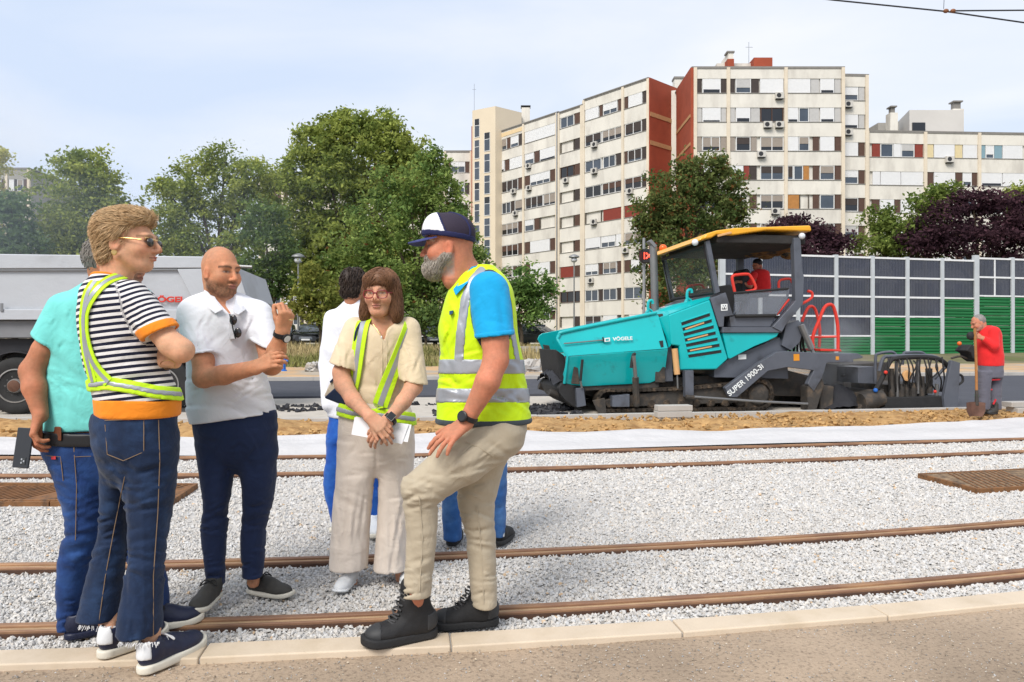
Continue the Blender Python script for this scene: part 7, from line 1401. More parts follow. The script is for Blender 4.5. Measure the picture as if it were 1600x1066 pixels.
PHN = thing('mobile_phone', 'dark mobile phone held behind his back by the man in mint', 'phone', pc)
Mp = Matrix(((xr.x, ax_.x, nz.x, pc.x), (xr.y, ax_.y, nz.y, pc.y), (xr.z, ax_.z, nz.z, pc.z), (0, 0, 0, 1)))
sgn = -1 if nz.y > 0 else 1
solid('case', M_phone, lambda b: b.box(-.042, .042, -.082, .082, -.0045, .0045), PHN, Mp, bevel=.004)
cbp = solid('camera_bump', M_screen, lambda b: b.box(.0, .028, .038, .068, sgn * .0046 if sgn > 0 else -.0065, .0065 if sgn > 0 else -.0046), PHN, Mp, bevel=.002)
for q in ((.008, .046), (.008, .06), (.02, .053)): solid('camera_lens', M_chrome, lambda b: b.cyl((q[0], q[1], sgn * .0066), (q[0], q[1], sgn * .0075), .004, 12), cbp, Mp)

# ================================================================== bald man in the white polo
Y = 3.5; T = thing('person', 'bald bearded man in white polo and navy trousers, one hand raised while talking', 'person', P(370, 940, 3.5), PEOPLE); T.location.z = 0; BASE[T.name] = T.location.copy()
fr = headframe(346, 426, 3.48, 1.0, 60, pitch=3, roll=0, sy=.93, sz=1.04); SK = C(214, 150, 114, .8)[:3]
hr = hand(P(441, 519, 3.27), P(449, 484, 3.25) - P(441, 519, 3.27), (.75, -.6, .15), -1, curl=((48, 60, 35), (52, 62, 35), (58, 65, 35), (62, 68, 35)), s=.98, thumb=(.35, .85, -.45), tcurl=16, spread=1)
hl = hand(P(398, 575, 3.24), P(430, 560, 3.22) - P(398, 575, 3.24), (-.2, -1, .4), -1, curl=((30, 40, 30),) * 4, s=.92, thumb=(.5, .8, -.2))
bodymesh(T, [chain([P(344, 450, 3.5), P(344, 480, 3.51)], [.058, .064], k=.03), headprim(fr), chain([P(350, 500, 3.52), P(365, 690, 3.52)], [.09, .09]),
   chain([P(303, 495, 3.49), P(318, 562, 3.39), P(318, 590, 3.36)], [.05, .05, .048], k=.02), chain([P(318, 590, 3.36), P(350, 586, 3.3), P(400, 574, 3.24)], [.046, .045, .032], k=.02),
   chain([P(403, 495, 3.51), P(421, 562, 3.385), P(425, 571, 3.36)], [.046, .044, .043], k=.02), chain([P(424, 570, 3.36), P(432, 548, 3.31), P(441, 520, 3.27)], [.045, .042, .028], k=.03),
   chain([P(338, 700, 3.53), P(336, 800, 3.5), P(337, 930, 3.5)], [.05, .035, .03], k=.008), chain([P(402, 700, 3.55), P(396, 910, 3.58)], [.05, .03], k=.008)] + hr + hl,
   [hbox(fr), pbox(424, 470, 475, 530, 3.12, 3.4, .0038), pbox(390, 545, 435, 590, 3.1, 3.32, .0042)], skincol(SK, fr, lips=(.42, .15, .13), brow=(.05, .03, .018), beard=((.075, .045, .03), .78), stub=((.30, .19, .13), .3)))
tr = [(456, 322, 370), (466, 303, 394), (480, 290, 411), (500, 287, 415), (540, 291, 409), (580, 294, 413), (620, 293, 423), (645, 296, 430), (668, 300, 433)]
torso = zloft(tr, 3.53, [.08, .11, .13, .138, .136, .138, .14, .144, .146], p=2.3)
hem = half(298, 664, 434, 643, 3.5, (360, 600)); ncut = ell(P(346, 449, 3.48), (.062, .10, .055)).sub(.006); vcut = vneck([(450, 18), (468, 15), (480, 9), (496, 0)], lambda y: 349 + (y - 455) * .33, 3.46)
fo = folds([(330, 560, 300, 640, .008, 6), (345, 610, 420, 625, .006, 6), (310, 630, 400, 645, .005, 5), (405, 560, 380, 620, .007, 6), (330, 500, 336, 560, .004, 5), (395, 495, 400, 550, .005, 5), (350, 520, 320, 545, .004, 5), (300, 610, 380, 605, .005, 5)] + rc(16, 300, 425, 590, 655, -35, 30, 20, 55, .0045, 2.8, 26) + rc(12, 294, 330, 500, 550, 60, 130, 14, 34, .004, 2.4, 27) + rc(10, 380, 410, 490, 560, 60, 120, 14, 34, .004, 2.4, 28), .005, (4, 4, 8), 23)
s1a, s1b, c1_ = P(303, 490, 3.49), P(318, 562, 3.39), half(300, 556, 336, 550, 3.42, (300, 500)); s2a, s2b, c2_ = P(403, 490, 3.51), P(421, 562, 3.385), half(398, 534, 434, 549, 3.42, (400, 500))
sh = cloth('white_polo', M_white_c, T, [torso, sleeve(s1a, s1b, .070, .068, c1_, k=.045), sleeve(s2a, s2b, .064, .064, c2_, k=.045), ncut, vcut, hem], .0065, fo)
for a_, b_, ra, rb, c_, e_ in ((s1a, s1b, .070, .068, c1_, (299, 551, 335, 545)), (s2a, s2b, .064, .064, c2_, (400, 529, 436, 544))): shell('sleeve_rib', M_white_c, sh, [cap(a_, b_, ra, rb)], [c_, half(*e_, 3.42, (e_[0] + 15, 600)), cap(a_.lerp(b_, .7), a_.lerp(b_, 1.6), rb - .008, rb - .008).sub(.002)], .003, .010, .006)
def leaf(name, m, parent, pts, th=.006, bev=.003): b = MB(); n = len(pts); q = [Vector(p) for p in pts]; b.add(q + [p + Vector((0, th, 0)) for p in q], [list(range(n)), list(range(2 * n - 1, n - 1, -1))] + [(i, i + n, (i + 1) % n + n, (i + 1) % n) for i in range(n)]); return b.build(name, m, parent, bevel=bev)
leaf('collar', M_white_c, sh, [P(319, 453, 3.46), P(324, 456, 3.40), P(348, 484, 3.37), P(336, 490, 3.375), P(326, 482, 3.38), P(316, 462, 3.43)]); leaf('collar', M_white_c, sh, [P(369, 462, 3.45), P(374, 466, 3.46), P(384, 484, 3.41), P(372, 492, 3.38), P(363, 487, 3.37), P(366, 474, 3.39)])
solid('placket', M_white_c, lambda b: b.hexa([P(358, 530, 3.384), P(368, 530, 3.386), P(368, 530, 3.40), P(358, 530, 3.40), P(358, 490, 3.372), P(366, 490, 3.374), P(366, 490, 3.4), P(358, 490, 3.4)]), sh, bevel=.002)
hips = zloft([(640, 302, 431), (660, 303, 432), (690, 307, 433), (715, 312, 430), (740, 330, 410)], 3.53, [.125, .13, .125, .10, .04], p=2.1, k=.04)
l1 = zloft([(690, 306, 372), (720, 309, 369), (770, 316, 362), (800, 317, 357), (820, 313, 357), (860, 316, 354), (900, 321, 353), (917, 321, 353)], 3.5, [.10, .105, .095, .09, .085, .075, .07, .07], dY=[.02, .02, .01, 0, 0, 0, 0, 0], rnd=.004, k=.018, off=-.009)
l2 = zloft([(690, 368, 433), (720, 371, 433), (760, 378, 431), (795, 378, 425), (820, 376, 418), (860, 376, 415), (902, 378, 412)], 3.57, [.10, .105, .1, .09, .085, .075, .07], dY=[-.03, -.03, -.02, -.01, 0, 0, 0], rnd=.004, k=.018, off=-.007)
fj = folds([(315, 818, 356, 805, .009, 4), (318, 800, 352, 812, .006, 4), (380, 800, 424, 785, .008, 4), (378, 818, 416, 808, .006, 4), (320, 905, 352, 895, .006, 4), (322, 888, 352, 880, .004, 4), (378, 885, 412, 890, .005, 4), (370, 700, 345, 760, .005, 5), (372, 700, 400, 740, .005, 5), (330, 730, 333, 900, -.002, 3)] + rc(16, 316, 357, 775, 840, -30, 30, 14, 32, .005, 2.4, 21) + rc(14, 378, 425, 770, 830, -30, 30, 14, 32, .005, 2.4, 22) + rc(10, 322, 352, 860, 922, -20, 20, 12, 26, .0045, 2.2, 23) + rc(10, 379, 412, 850, 900, -20, 20, 12, 26, .0045, 2.2, 24) + rc(12, 335, 405, 680, 735, 30, 150, 16, 36, .004, 2.4, 25), .005, (6, 6, 15), 25)
cloth('navy_trousers', M_navy, T, [hips, l1, l2], .0067, fj)
shoe(T, (-1.432, 3.52, .045), (-1.43, 3.255, .045), .27, M_sgry, M_sole, .024, lace=M_laceb, w=1.05); shoe(T, (-1.335, 3.65, .014), (-1.10, 3.575, .014), .27, M_sgry, M_sole, .024, lace=M_laceb)
watch(T, P(440, 523, 3.275), P(449, 484, 3.25) - P(432, 548, 3.31), .033, (.8, -.6, 0), M_belt, M_swht, .024, .02)
solid('ring', M_gold, lambda b: b.ring(P(455, 501, 3.19), (-.2, .1, 1), [(.0105, 0), (.0125, .002), (.0105, .005)], 14), T, smooth=True)
SG = thing('sunglasses', 'dark sunglasses hanging from the collar of the bald man', 'sunglasses', P(368, 510, 3.36))
for x, y in ((364.5, 500), (371.5, 520)): solid('lens', M_lens, lambda b: b.ball(P(x, y, 3.362), .024, 8, (.75, .3, 1)), SG, smooth=True)
solid('frame', M_belt, lambda b: b.tube([P(359, 491, 3.36), P(361, 500, 3.352), P(363.5, 512, 3.35), P(366, 522, 3.352), P(368, 529, 3.36)], .003, 6), SG, smooth=True)

# ================================================================== man in the white shirt behind
Y = 4.87; T = thing('person', 'dark-haired man in white shirt and blue jeans turned away behind the tan-shirted woman', 'person', P(548, 830, 4.87), PEOPLE); T.location.z = 0; BASE[T.name] = T.location.copy()
fr = headframe(557, 450, 4.87, 1.02, 155); SK = C(200, 140, 110, .8)[:3]
bodymesh(T, [chain([P(557, 465, 4.87), P(553, 490, 4.87)], [.055, .06]), headprim(fr, full=False), chain([P(550, 500, 4.87), P(550, 680, 4.87)], [.1, .1]), chain([P(531, 690, 4.87), P(531, 815, 4.87)], [.045, .03]), chain([P(575, 690, 4.88), P(586, 815, 4.9)], [.045, .03]), chain([P(512, 560, 4.87), P(514, 630, 4.82), P(540, 640, 4.75)], [.04, .035, .03])], [], skincol(SK, fr), h=.011)
torso = zloft([(468, 540, 572), (476, 533, 582), (490, 520, 592), (510, 512, 596), (569, 509, 592), (603, 509, 590), (652, 513, 590)], Y, [.07, .09, .12, .14, .14, .14, .14]); slv = chain([P(522, 500, Y), P(512, 570, Y), P(515, 632, 4.8)], [.07, .06, .05])
cloth('white_shirt', M_white_l, T, [torso, slv], .011, folds([(515, 560, 540, 590, .008, 6), (512, 610, 540, 600, .008, 6)], .008, (4, 4, 7), 3))
cloth('jeans', M_denim4, T, [zloft([(648, 514, 590), (690, 511, 592)], Y, .13), zloft([(680, 511, 552), (715, 510, 550), (745, 506, 546), (772, 508, 545), (795, 514, 545), (815, 518, 545)], Y, [.1, .1, .085, .08, .075, .07]), zloft([(680, 552, 592), (740, 560, 598), (815, 572, 602)], 4.9, [.1, .085, .07])], .011, folds([], .008, (6, 6, 15), 5))
shoe(T, P(520, 832, 4.87), P(536, 826, 5.1), .28, M_swht, M_sole, .03, h=.007); a = P(580, 830, 4.87); a.z = .01; b = P(590, 0, 4.65); b.z = .01; shoe(T, (a.x, 4.87, .012), (b.x, 4.62, .012), .28, M_swht, M_sole, .03, h=.007)
hairbase(fr, [ell((0, -.03, .04), (.084, .098, .096), k=.03), ell((0, -.07, -.03), (.07, .05, .05), k=.03), ell((0, .085, -.01), (.2, .075, .09)).sub(.02), ell((0, .02, -.1), (.12, .08, .075)).sub(.02)], (.035, .022, .016), T, seed=6, amp=.004, h=.008, locks=(450, .03, .004, lambda p: np.stack([0 * p[:, 0], -.3 + 0 * p[:, 0], -1 + 0 * p[:, 0]], 1), .004))

# ================================================================== woman in the beige shirt
Y = 3.75; T = thing('person', 'woman with brown bob and red glasses in beige shirt and wide trousers, hands clasped', 'person', P(580, 915, 3.75), PEOPLE); T.location.z = 0; BASE[T.name] = T.location.copy()
fr = headframe(595, 459, 3.72, .98, -6, pitch=3); SK = C(220, 164, 134, .8)[:3]
h1 = hand(P(578, 651, 3.45), P(606, 676, 3.42) - P(578, 651, 3.45), (.35, -1, .35), 1, curl=((18, 25, 15), (20, 28, 15), (24, 30, 15), (30, 30, 15)), s=.93, thumb=(.45, .85, -.1), tcurl=8)
h2 = hand(P(607, 656, 3.5), P(578, 684, 3.47) - P(607, 656, 3.5), (-.3, -1, .25), -1, curl=((25, 30, 20),) * 4, s=.93, thumb=(.5, .8, -.1))
bodymesh(T, [chain([P(594, 485, 3.75), P(594, 515, 3.77)], [.046, .05], k=.025), headprim(fr, True), chain([P(594, 530, 3.78), P(590, 690, 3.78)], [.09, .1]), cap(P(575, 508, 3.76), P(615, 508, 3.76), .055, .055, .03),
   chain([P(556, 520, 3.78), P(533, 582, 3.69), P(537, 600, 3.68)], [.045, .043, .042], k=.02), chain([P(537, 600, 3.68), P(552, 625, 3.58), P(578, 651, 3.45)], [.043, .04, .027], k=.03),
   chain([P(638, 525, 3.775), P(646, 604, 3.69)], [.045, .042], k=.02), chain([P(646, 604, 3.68), P(630, 628, 3.59), P(607, 656, 3.5)], [.043, .038, .027], k=.03),
   chain([P(556, 700, 3.8), P(548, 915, 3.8)], [.05, .034], k=.008), chain([P(615, 700, 3.82), P(628, 905, 3.85)], [.05, .034], k=.008)] + h1 + h2,
   [hbox(fr), pbox(552, 640, 622, 700, 3.3, 3.6, .004)], skincol(SK, fr, lips=(.42, .14, .13), brow=(.16, .08, .045), fem=True, blush=.16))
tr = [(499, 572, 618), (503, 560, 632), (510, 551, 644), (525, 548, 645), (560, 549, 634), (595, 553, 631), (622, 556, 631), (632, 557, 632)]
torso = zloft(tr, 3.79, [.06, .09, .115, .135, .14, .13, .125, .12], p=2.3)
ncut = ell(P(595, 497, 3.72), (.066, .10, .045)).sub(.006); vcut = vneck([(490, 20), (506, 19), (513, 8), (520, 5), (536, 0)], lambda y: 596 + (y - 500) * .12, 3.74)
fo = folds([(560, 560, 600, 620, .006, 6), (600, 560, 610, 615, .004, 5), (560, 600, 625, 610, .006, 5), (575, 530, 565, 590, .005, 5)] + rc(16, 556, 630, 535, 622, 40, 140, 16, 44, .004, 2.4, 31) + rc(10, 518, 548, 530, 572, 60, 120, 12, 28, .004, 2.4, 32) + rc(10, 634, 660, 540, 598, 60, 120, 12, 28, .004, 2.4, 33), .004, (5, 5, 7), 33)
sA_, sB_, c1_ = P(556, 514, 3.78), P(531, 586, 3.685), half(512, 565, 552, 577, 3.7, (550, 520)); sC_, sD_, c2_ = P(637, 515, 3.78), P(648, 610, 3.69), half(625, 594, 667, 601, 3.7, (640, 540))
sh = cloth('beige_shirt', M_tan_l, T, [torso, sleeve(sA_, sB_, .066, .074, c1_), sleeve(sC_, sD_, .066, .072, c2_), ncut, vcut], .0065, fo)
stitch(sh, [torso], [(597, 533), (597, 575), (597, 622)], 3.65, M_tan_l, .004); stitch(sh, [torso], [(604, 533), (604, 575), (604, 622)], 3.65, M_tan_l, .004)
hips = zloft([(618, 556, 632), (640, 533, 642), (660, 530, 646), (690, 529, 648), (720, 532, 642), (745, 550, 625)], 3.79, [.115, .125, .13, .125, .10, .04], p=2.1, k=.04)
l1 = zloft([(690, 529, 590), (730, 527, 587), (760, 524, 583), (820, 519, 578), (887, 515, 574)], 3.78, [.10, .115, .115, .11, .11], rnd=.004, k=.018); l2 = zloft([(690, 586, 648), (730, 590, 646), (760, 592, 642), (820, 590, 639), (888, 584, 636)], 3.83, [.10, .115, .115, .11, .11], rnd=.004, k=.018)
fj = folds([(588, 690, 588, 740, .012, 3), (540, 745, 575, 738, .005, 5), (530, 780, 572, 800, .005, 5), (545, 700, 550, 890, -.004, 5), (565, 760, 560, 890, .005, 5), (610, 720, 612, 890, .005, 5), (560, 690, 540, 720, .004, 4)] + rc(12, 524, 578, 740, 890, 78, 102, 50, 120, .0045, 2.8, 34) + rc(12, 592, 640, 740, 890, 78, 102, 50, 120, .0045, 2.8, 35) + rc(12, 532, 640, 690, 780, -25, 25, 16, 40, .003, 2.4, 36), .004, (6, 6, 8), 35)
tp_ = [hips, l1, l2]
cloth('wide_trousers', M_oat, T, tp_ + [chain([P(548, 885, 3.78), P(548, 915, 3.78)], [.055, .065]).sub(.004), chain([P(620, 887, 3.83), P(620, 915, 3.83)], [.055, .065]).sub(.004)], .0075, fj)
bl = [(528, 637), (560, 646), (600, 650), (645, 657)]; bb = [zloft([(612, 548, 636), (632, 534, 642), (660, 530, 646), (680, 529, 647)], 3.79, .132, p=2.3)]
belt = shell('harness_belt', M_hiv2, T, bb, [pxband([(526, 639), (550, 646), (585, 649), (612, 650), (646, 655)], 10, Y)], .010, .004, .006); shell('reflective_strip', M_refl, belt, bb, [pxband([(526, 639), (550, 646), (585, 649), (612, 650), (646, 655)], 3.8, Y)], .013, .0, .006)
strap(T, [torso], [(571, 500, 3.72), (567, 506, 3.68), (563, 525, 3.66), (559, 555, 3.66), (556, 585, 3.66), (553, 612, 3.66), (551, 640, 3.66)], .076, M_hiv2, M_refl, .008); strap(T, [torso], [(642, 507, 3.74), (640, 512, 3.70), (628, 540, 3.66), (613, 580, 3.65), (600, 615, 3.65), (590, 646, 3.64)], .078, M_hiv2, M_refl, .008)
shoe(T, (-.835, 3.86, .014), (-.872, 3.60, .014), .255, M_swht, M_swht, .016, lace=M_lacew, w=.95); shoe(T, (-.555, 3.98, .014), (-.545, 3.73, .014), .255, M_swht, M_swht, .016, lace=M_lacew, w=.95)
watch(T, P(610, 655, 3.5), P(578, 684, 3.47) - P(630, 628, 3.59), .030, (.1, -1, .3), M_belt, M_screen, .022, .021, True)
hp = [ell((0, -.022, .04), (.092, .108, .098), k=.03), ell((-.076, -.015, -.05), (.03, .062, .085), k=.035), ell((.076, -.015, -.05), (.03, .062, .085), k=.035), ell((-.084, .0, -.105), (.026, .045, .045), k=.03), ell((.084, .0, -.105), (.026, .045, .045), k=.03), ell((0, -.075, -.06), (.085, .05, .085), k=.04), ell((0, .055, .072), (.07, .046, .046), k=.03),
      ell((0, .085, -.03), (.056, .09, .075)).sub(.015), ell((0, .03, -.13), (.055, .075, .07)).sub(.02)]
def fl2(p): s = np.sign(p[:, 0] + .01); top = p[:, 2] > .05; return np.stack([np.where(top, s * .7, s * .12), np.where(top, .45, .1), np.where(top, -.35, -1)], 1)
hairbase(fr, hp, (.20, .098, .052), T, locks=(3000, .09, .0012, fl2, .004), seed=4, amp=.003, h=.005)
def ringpts(fr, cx, w, hgt, y, z, n=20): return [fr['wor'](np.array([[cx + w * math.copysign(abs(math.cos(a)) ** .7, math.cos(a)), y - .25 * abs(cx + w * math.cos(a)) ** 1.3, z + hgt * math.copysign(abs(math.sin(a)) ** .8, math.sin(a))]], f32))[0] for a in (2 * math.pi * i / n for i in range(n))]
GL = solid('glasses', M_rfr, lambda b: (b.tube(ringpts(fr, .035, .027, .020, .104, -.004), .0028, 6, close=True), b.tube(ringpts(fr, -.035, .027, .020, .104, -.004), .0028, 6, close=True), b.tube([fr['wor'](np.array([q], f32))[0] for q in ((-.009, .1035, .002), (0, .106, .004), (.009, .1035, .002))], .0028, 6)), T, smooth=True)
for sx in (-1, 1): solid('temple', M_rfr, lambda b: b.tube([fr['wor'](np.array([q], f32))[0] for q in ((sx * .062, .094, .004), (sx * .074, .06, .004), (sx * .078, -.01, .0))], .0026, 6), GL, smooth=True)
solid('necklace', M_gold, lambda b: b.tube(smoothpts([P(583, 507, 3.66), P(592, 520, 3.645), P(597, 527, 3.64), P(603, 518, 3.645), P(611, 506, 3.66)], 4), .0014, 5), T, smooth=True); solid('pendant', M_swht, lambda b: b.ball(P(596, 527, 3.632), .006, 6, (.7, .5, 1.2)), T, smooth=True)
PAP = thing('paper_sheet', 'folded white paper sheets under the clasped hands of the beige-shirted woman', 'paper', P(595, 672, 3.6))
leaf('front_sheet', M_paper, PAP, [P(554, 652, 3.53), P(639, 663, 3.53), P(628, 694, 3.5), P(549, 679, 3.5)], .001, 0); leaf('back_sheet', M_paper, PAP, [P(556, 651, 3.537), P(643, 664, 3.537), P(637, 691, 3.507), P(552, 676, 3.507)], .001, 0)
BAG = thing('shoulder_bag', 'cream and navy bag hanging at the side of the beige-shirted woman', 'bag', P(530, 630, 3.83))
leaf('bag_body', M_bag, BAG, [P(526, 575, 3.8), P(548, 580, 3.8), P(548, 612, 3.8), P(512, 622, 3.8), P(505, 620, 3.8)], .1, .01); leaf('bag_base', M_bagn, BAG, [P(505, 622, 3.79), P(550, 582, 3.785), P(552, 628, 3.79), P(536, 634, 3.79)], .12, .012); leaf('bag_flap_stripe', M_bagn, BAG, [P(515, 596, 3.79), P(524, 588, 3.79), P(525, 591, 3.79), P(516, 599, 3.79)], .008, 0)
solid('bag_strap', M_bagn, lambda b: b.tube(smoothpts([P(548, 590, 3.8), P(552, 560, 3.72), P(556, 520, 3.66), P(566, 501, 3.72)], 4), .006, 6), BAG, smooth=True)

# ================================================================== jeans man hidden behind the capped man
Y = 4.5; T = thing('person', 'person in light jeans and black trainers hidden behind the capped man', 'person', P(742, 860, 4.5), PEOPLE); T.location.z = 0; BASE[T.name] = T.location.copy()
fr = headframe(738, 462, 4.52, 1.0, 180); SK = C(200, 140, 110, .8)[:3]
bodymesh(T, [chain([P(738, 475, 4.52), P(738, 500, 4.52)], [.055, .06]), headprim(fr, full=False), chain([P(740, 510, 4.52), P(740, 680, 4.52)], [.1, .1]), chain([P(715, 690, 4.5), P(707, 845, 4.48)], [.045, .028]), chain([P(772, 690, 4.52), P(780, 840, 4.52)], [.045, .028]), chain([P(700, 530, 4.5), P(698, 640, 4.5)], [.045, .035]), chain([P(782, 530, 4.5), P(786, 640, 4.5)], [.045, .035])], [], skincol(SK, fr), h=.012)
cloth('grey_shirt', cm('grey_cotton', 120, 124, 134), T, [zloft([(488, 725, 755), (500, 705, 775), (530, 698, 786), (600, 700, 784), (660, 700, 785)], Y, .13), chain([P(704, 520, Y), P(700, 575, Y)], [.06, .06]), chain([P(780, 520, Y), P(784, 575, Y)], [.06, .06])], .012)
cloth('jeans', M_denim3, T, [zloft([(655, 700, 786), (700, 694, 792)], Y, .13), zloft([(690, 692, 740), (760, 690, 724), (800, 691, 722), (843, 692, 721)], 4.48, [.1, .085, .075, .07]), zloft([(690, 742, 793), (760, 764, 792), (800, 768, 791), (838, 771, 790)], 4.52, [.1, .085, .075, .07])], .009, folds([(692, 820, 720, 812, .006, 4), (770, 800, 790, 790, .006, 4), (692, 780, 720, 775, .005, 4)], .006, (6, 6, 15), 5))
shoe(T, (-.375, 4.45, .014), (-.36, 4.72, .014), .28, M_bootb, M_boots, .03, heel_tab=M_swht, h=.006); shoe(T, (-.085, 4.46, .014), (-.02, 4.72, .014), .28, M_bootb, M_boots, .03, heel_tab=M_swht, h=.006)
hairbase(fr, [ell((0, -.03, .04), (.084, .098, .096), k=.03), ell((0, .085, -.01), (.2, .075, .09)).sub(.02)], (.04, .028, .02), T, seed=6, h=.01)

# ================================================================== capped man in the hi-vis vest
Y = 3.12; T = thing('person', 'grey-bearded man in trucker cap, yellow hi-vis vest and khaki trousers, one foot on the kerb', 'person', P(700, 985, 3.1), PEOPLE); T.location.z = 0; BASE[T.name] = T.location.copy()
fr = headframe(699, 387, 3.1, 1.03, -88, sy=.94); SK = C(210, 138, 108, .8)[:3]
kd = (P(676, 704, 2.84) - P(726, 664, 2.92))
h1 = hand(P(727, 661, 2.92), kd, (-.35, -.75, .65), 1, curl=((10, 16, 12), (8, 16, 12), (10, 18, 12), (14, 20, 12)), s=1.0, thumb=(.7, .65, -.2), tcurl=10, spread=7)
bodymesh(T, [chain([P(717, 405, 3.12), P(736, 438, 3.14)], [.058, .068], k=.025), headprim(fr), chain([P(755, 470, 3.15), P(760, 640, 3.15)], [.1, .1]),
   chain([P(764, 462, 3.03), P(774, 535, 2.945), P(775, 562, 2.93)], [.055, .055, .050], k=.02), chain([P(775, 562, 2.93), P(762, 596, 2.9), P(728, 660, 2.92)], [.050, .050, .030], k=.02),
   chain([P(765, 690, 3.12), P(658, 768, 2.98), P(652, 920, 3.0), P(652, 960, 3.045)], [.06, .045, .032, .03], k=.008), chain([P(765, 690, 3.2), P(745, 800, 3.2), P(756, 930, 3.21), P(756, 960, 3.23)], [.06, .045, .032, .03], k=.008)] + h1,
   [hbox(fr), pbox(660, 645, 745, 715, 2.75, 3.02, .004)], skincol(SK, fr, lips=(.4, .14, .12), brow=(.25, .19, .14), beard=((.36, .32, .28), .85), stub=((.22, .17, .13), .55), blush=.2))
rows = [(419, 733, 772), (428, 722, 783), (440, 712, 792), (460, 703, 799), (490, 694, 803), (520, 688, 806), (550, 692, 811), (590, 690, 817), (620, 688, 822), (656, 686, 826)]
ryv = [.07, .1, .125, .145, .155, .158, .155, .15, .148, .146]
sh_t = zloft(rows, 3.15, ryv, p=2.3, off=-.012); vest_t = zloft(rows, 3.15, ryv, p=2.3, off=.004)
ncut = chain([P(712, 408, 3.12), P(736, 418, 3.14)], [.07, .07]).sub(.008)
sA_, sB_, c1_ = P(764, 456, 3.03), P(775, 540, 2.94), half(748, 529, 802, 523, 2.95, (770, 480))
sh = cloth('turquoise_polo', M_sky, T, [zloft(rows[:-1] + [(662, 690, 822)], 3.15, ryv, p=2.3, off=-.012), sleeve(sA_, sB_, .088, .078, c1_, k=.02), ncut], .007, folds([(755, 470, 768, 515, .006, 5), (780, 465, 788, 515, .006, 5), (758, 500, 795, 506, .004, 4), (765, 440, 790, 470, .004, 5)], .005, (6, 6, 6), 51))
shell('sleeve_rib', M_sky, sh, [cap(sA_, sB_, .088, .078)], [c1_, half(748, 521, 802, 515, 2.95, (770, 560)), cap(sA_.lerp(sB_, .7), sA_.lerp(sB_, 1.6), .07, .07).sub(.002)], .003, .010, .006)
leaf('collar', M_sky, sh, [P(737, 418, 3.06), P(750, 413, 3.09), P(757, 419, 3.08), P(726, 446, 2.99), P(712, 462, 3.0), P(708, 452, 3.03)], .01, .004)
arm_el = Pr(lambda Q: (np.sqrt(((proj(Q)[0] - 768) / 31) ** 2 + ((proj(Q)[1] - 488 - .25 * (proj(Q)[0] - 768)) / 62) ** 2) - 1) * .08); acut = Pr(lambda Q: np.maximum(arm_el.fn(Q), Q[:, 1] - 3.12), op='s', k=.006)
fv = folds([(700, 560, 720, 640, .006, 6), (740, 590, 800, 600, .006, 7), (700, 600, 760, 615, .006, 6), (720, 640, 800, 630, .005, 6), (790, 560, 800, 640, .007, 6), (700, 500, 712, 560, .006, 6), (735, 590, 735, 640, -.005, 5), (760, 640, 820, 600, .006, 5), (700, 585, 715, 605, .006, 4), (800, 580, 812, 640, .006, 4), (705, 470, 715, 520, -.005, 5)] + rc(22, 692, 820, 545, 650, -40, 60, 20, 55, .005, 2.8, 51) + rc(10, 692, 730, 470, 550, 60, 120, 20, 45, .004, 2.8, 52), .006, (4, 4, 7), 55)
fvz = lambda Q: fv(Q)
vn_cut = cap(P(716, 428, 2.98), P(698, 500, 2.98), .022, .004).sub(.004)
vest = shell('hi_vis_vest', M_hiv, T, [vest_t], [ncut, acut, vn_cut], .006, .011, .0075, fvz)
shell('armhole_piping', M_dkpipe, vest, [vest_t], [Pr(lambda Q: np.abs(arm_el.fn(Q)) - .006, op='i', k=.002), yplane(3.1, 1)], .009, .006, .005, fvz)
shell('hem_piping', M_dkpipe, vest, [vest_t], [half(680, 652, 830, 652, 3.15, (750, 670))], .009, .004, .006, fvz)
for q in ([(680, 573), (830, 573)], [(680, 618), (830, 618)]): shell('reflective_band', M_refl, vest, [vest_t], [pxband(q, 11.5, 3.1), acut], .0095, .004, .0065, fvz)
shell('reflective_band', M_refl, vest, [vest_t], [pxband([(752, 424), (738, 440), (727, 468), (720, 520), (717, 562)], 7.5, 3.05), yplane(3.15, 1), acut, ncut], .0095, .004, .006, fvz); shell('reflective_band', M_refl, vest, [vest_t], [pxband([(800, 515), (809, 565)], 4, 3.1), acut], .0095, .004, .006, fvz)
leaf('vest_tag', mat('vest_print', C(40, 90, 130, .8), .6, var=0), vest, [P(702, 486, 2.985), P(708, 485, 2.985), P(707, 490, 2.985), P(702, 492, 2.985)], .03, 0)
th = chain([P(778, 678, 3.1), P(720, 720, 3.02), P(660, 764, 2.97)], [.118, .102, .082], kk=.03); shin = zloft([(745, 630, 690), (768, 627, 688), (790, 630, 684), (840, 635, 683), (900, 632, 677), (930, 627, 673)], 2.99, [.07, .085, .078, .07, .066, .068], dY=[-.01, -.01, 0, 0, 0, 0], rnd=.004)
rear = zloft([(672, 712, 822), (700, 715, 805), (730, 716, 788), (760, 715, 780), (790, 716, 773), (835, 727, 774), (902, 734, 776), (946, 737, 776)], 3.2, [.12, .12, .11, .1, .09, .08, .07, .07], rnd=.004)
pel = zloft([(645, 700, 824), (668, 702, 822), (695, 715, 812)], 3.16, [.13, .13, .12], p=2.3)
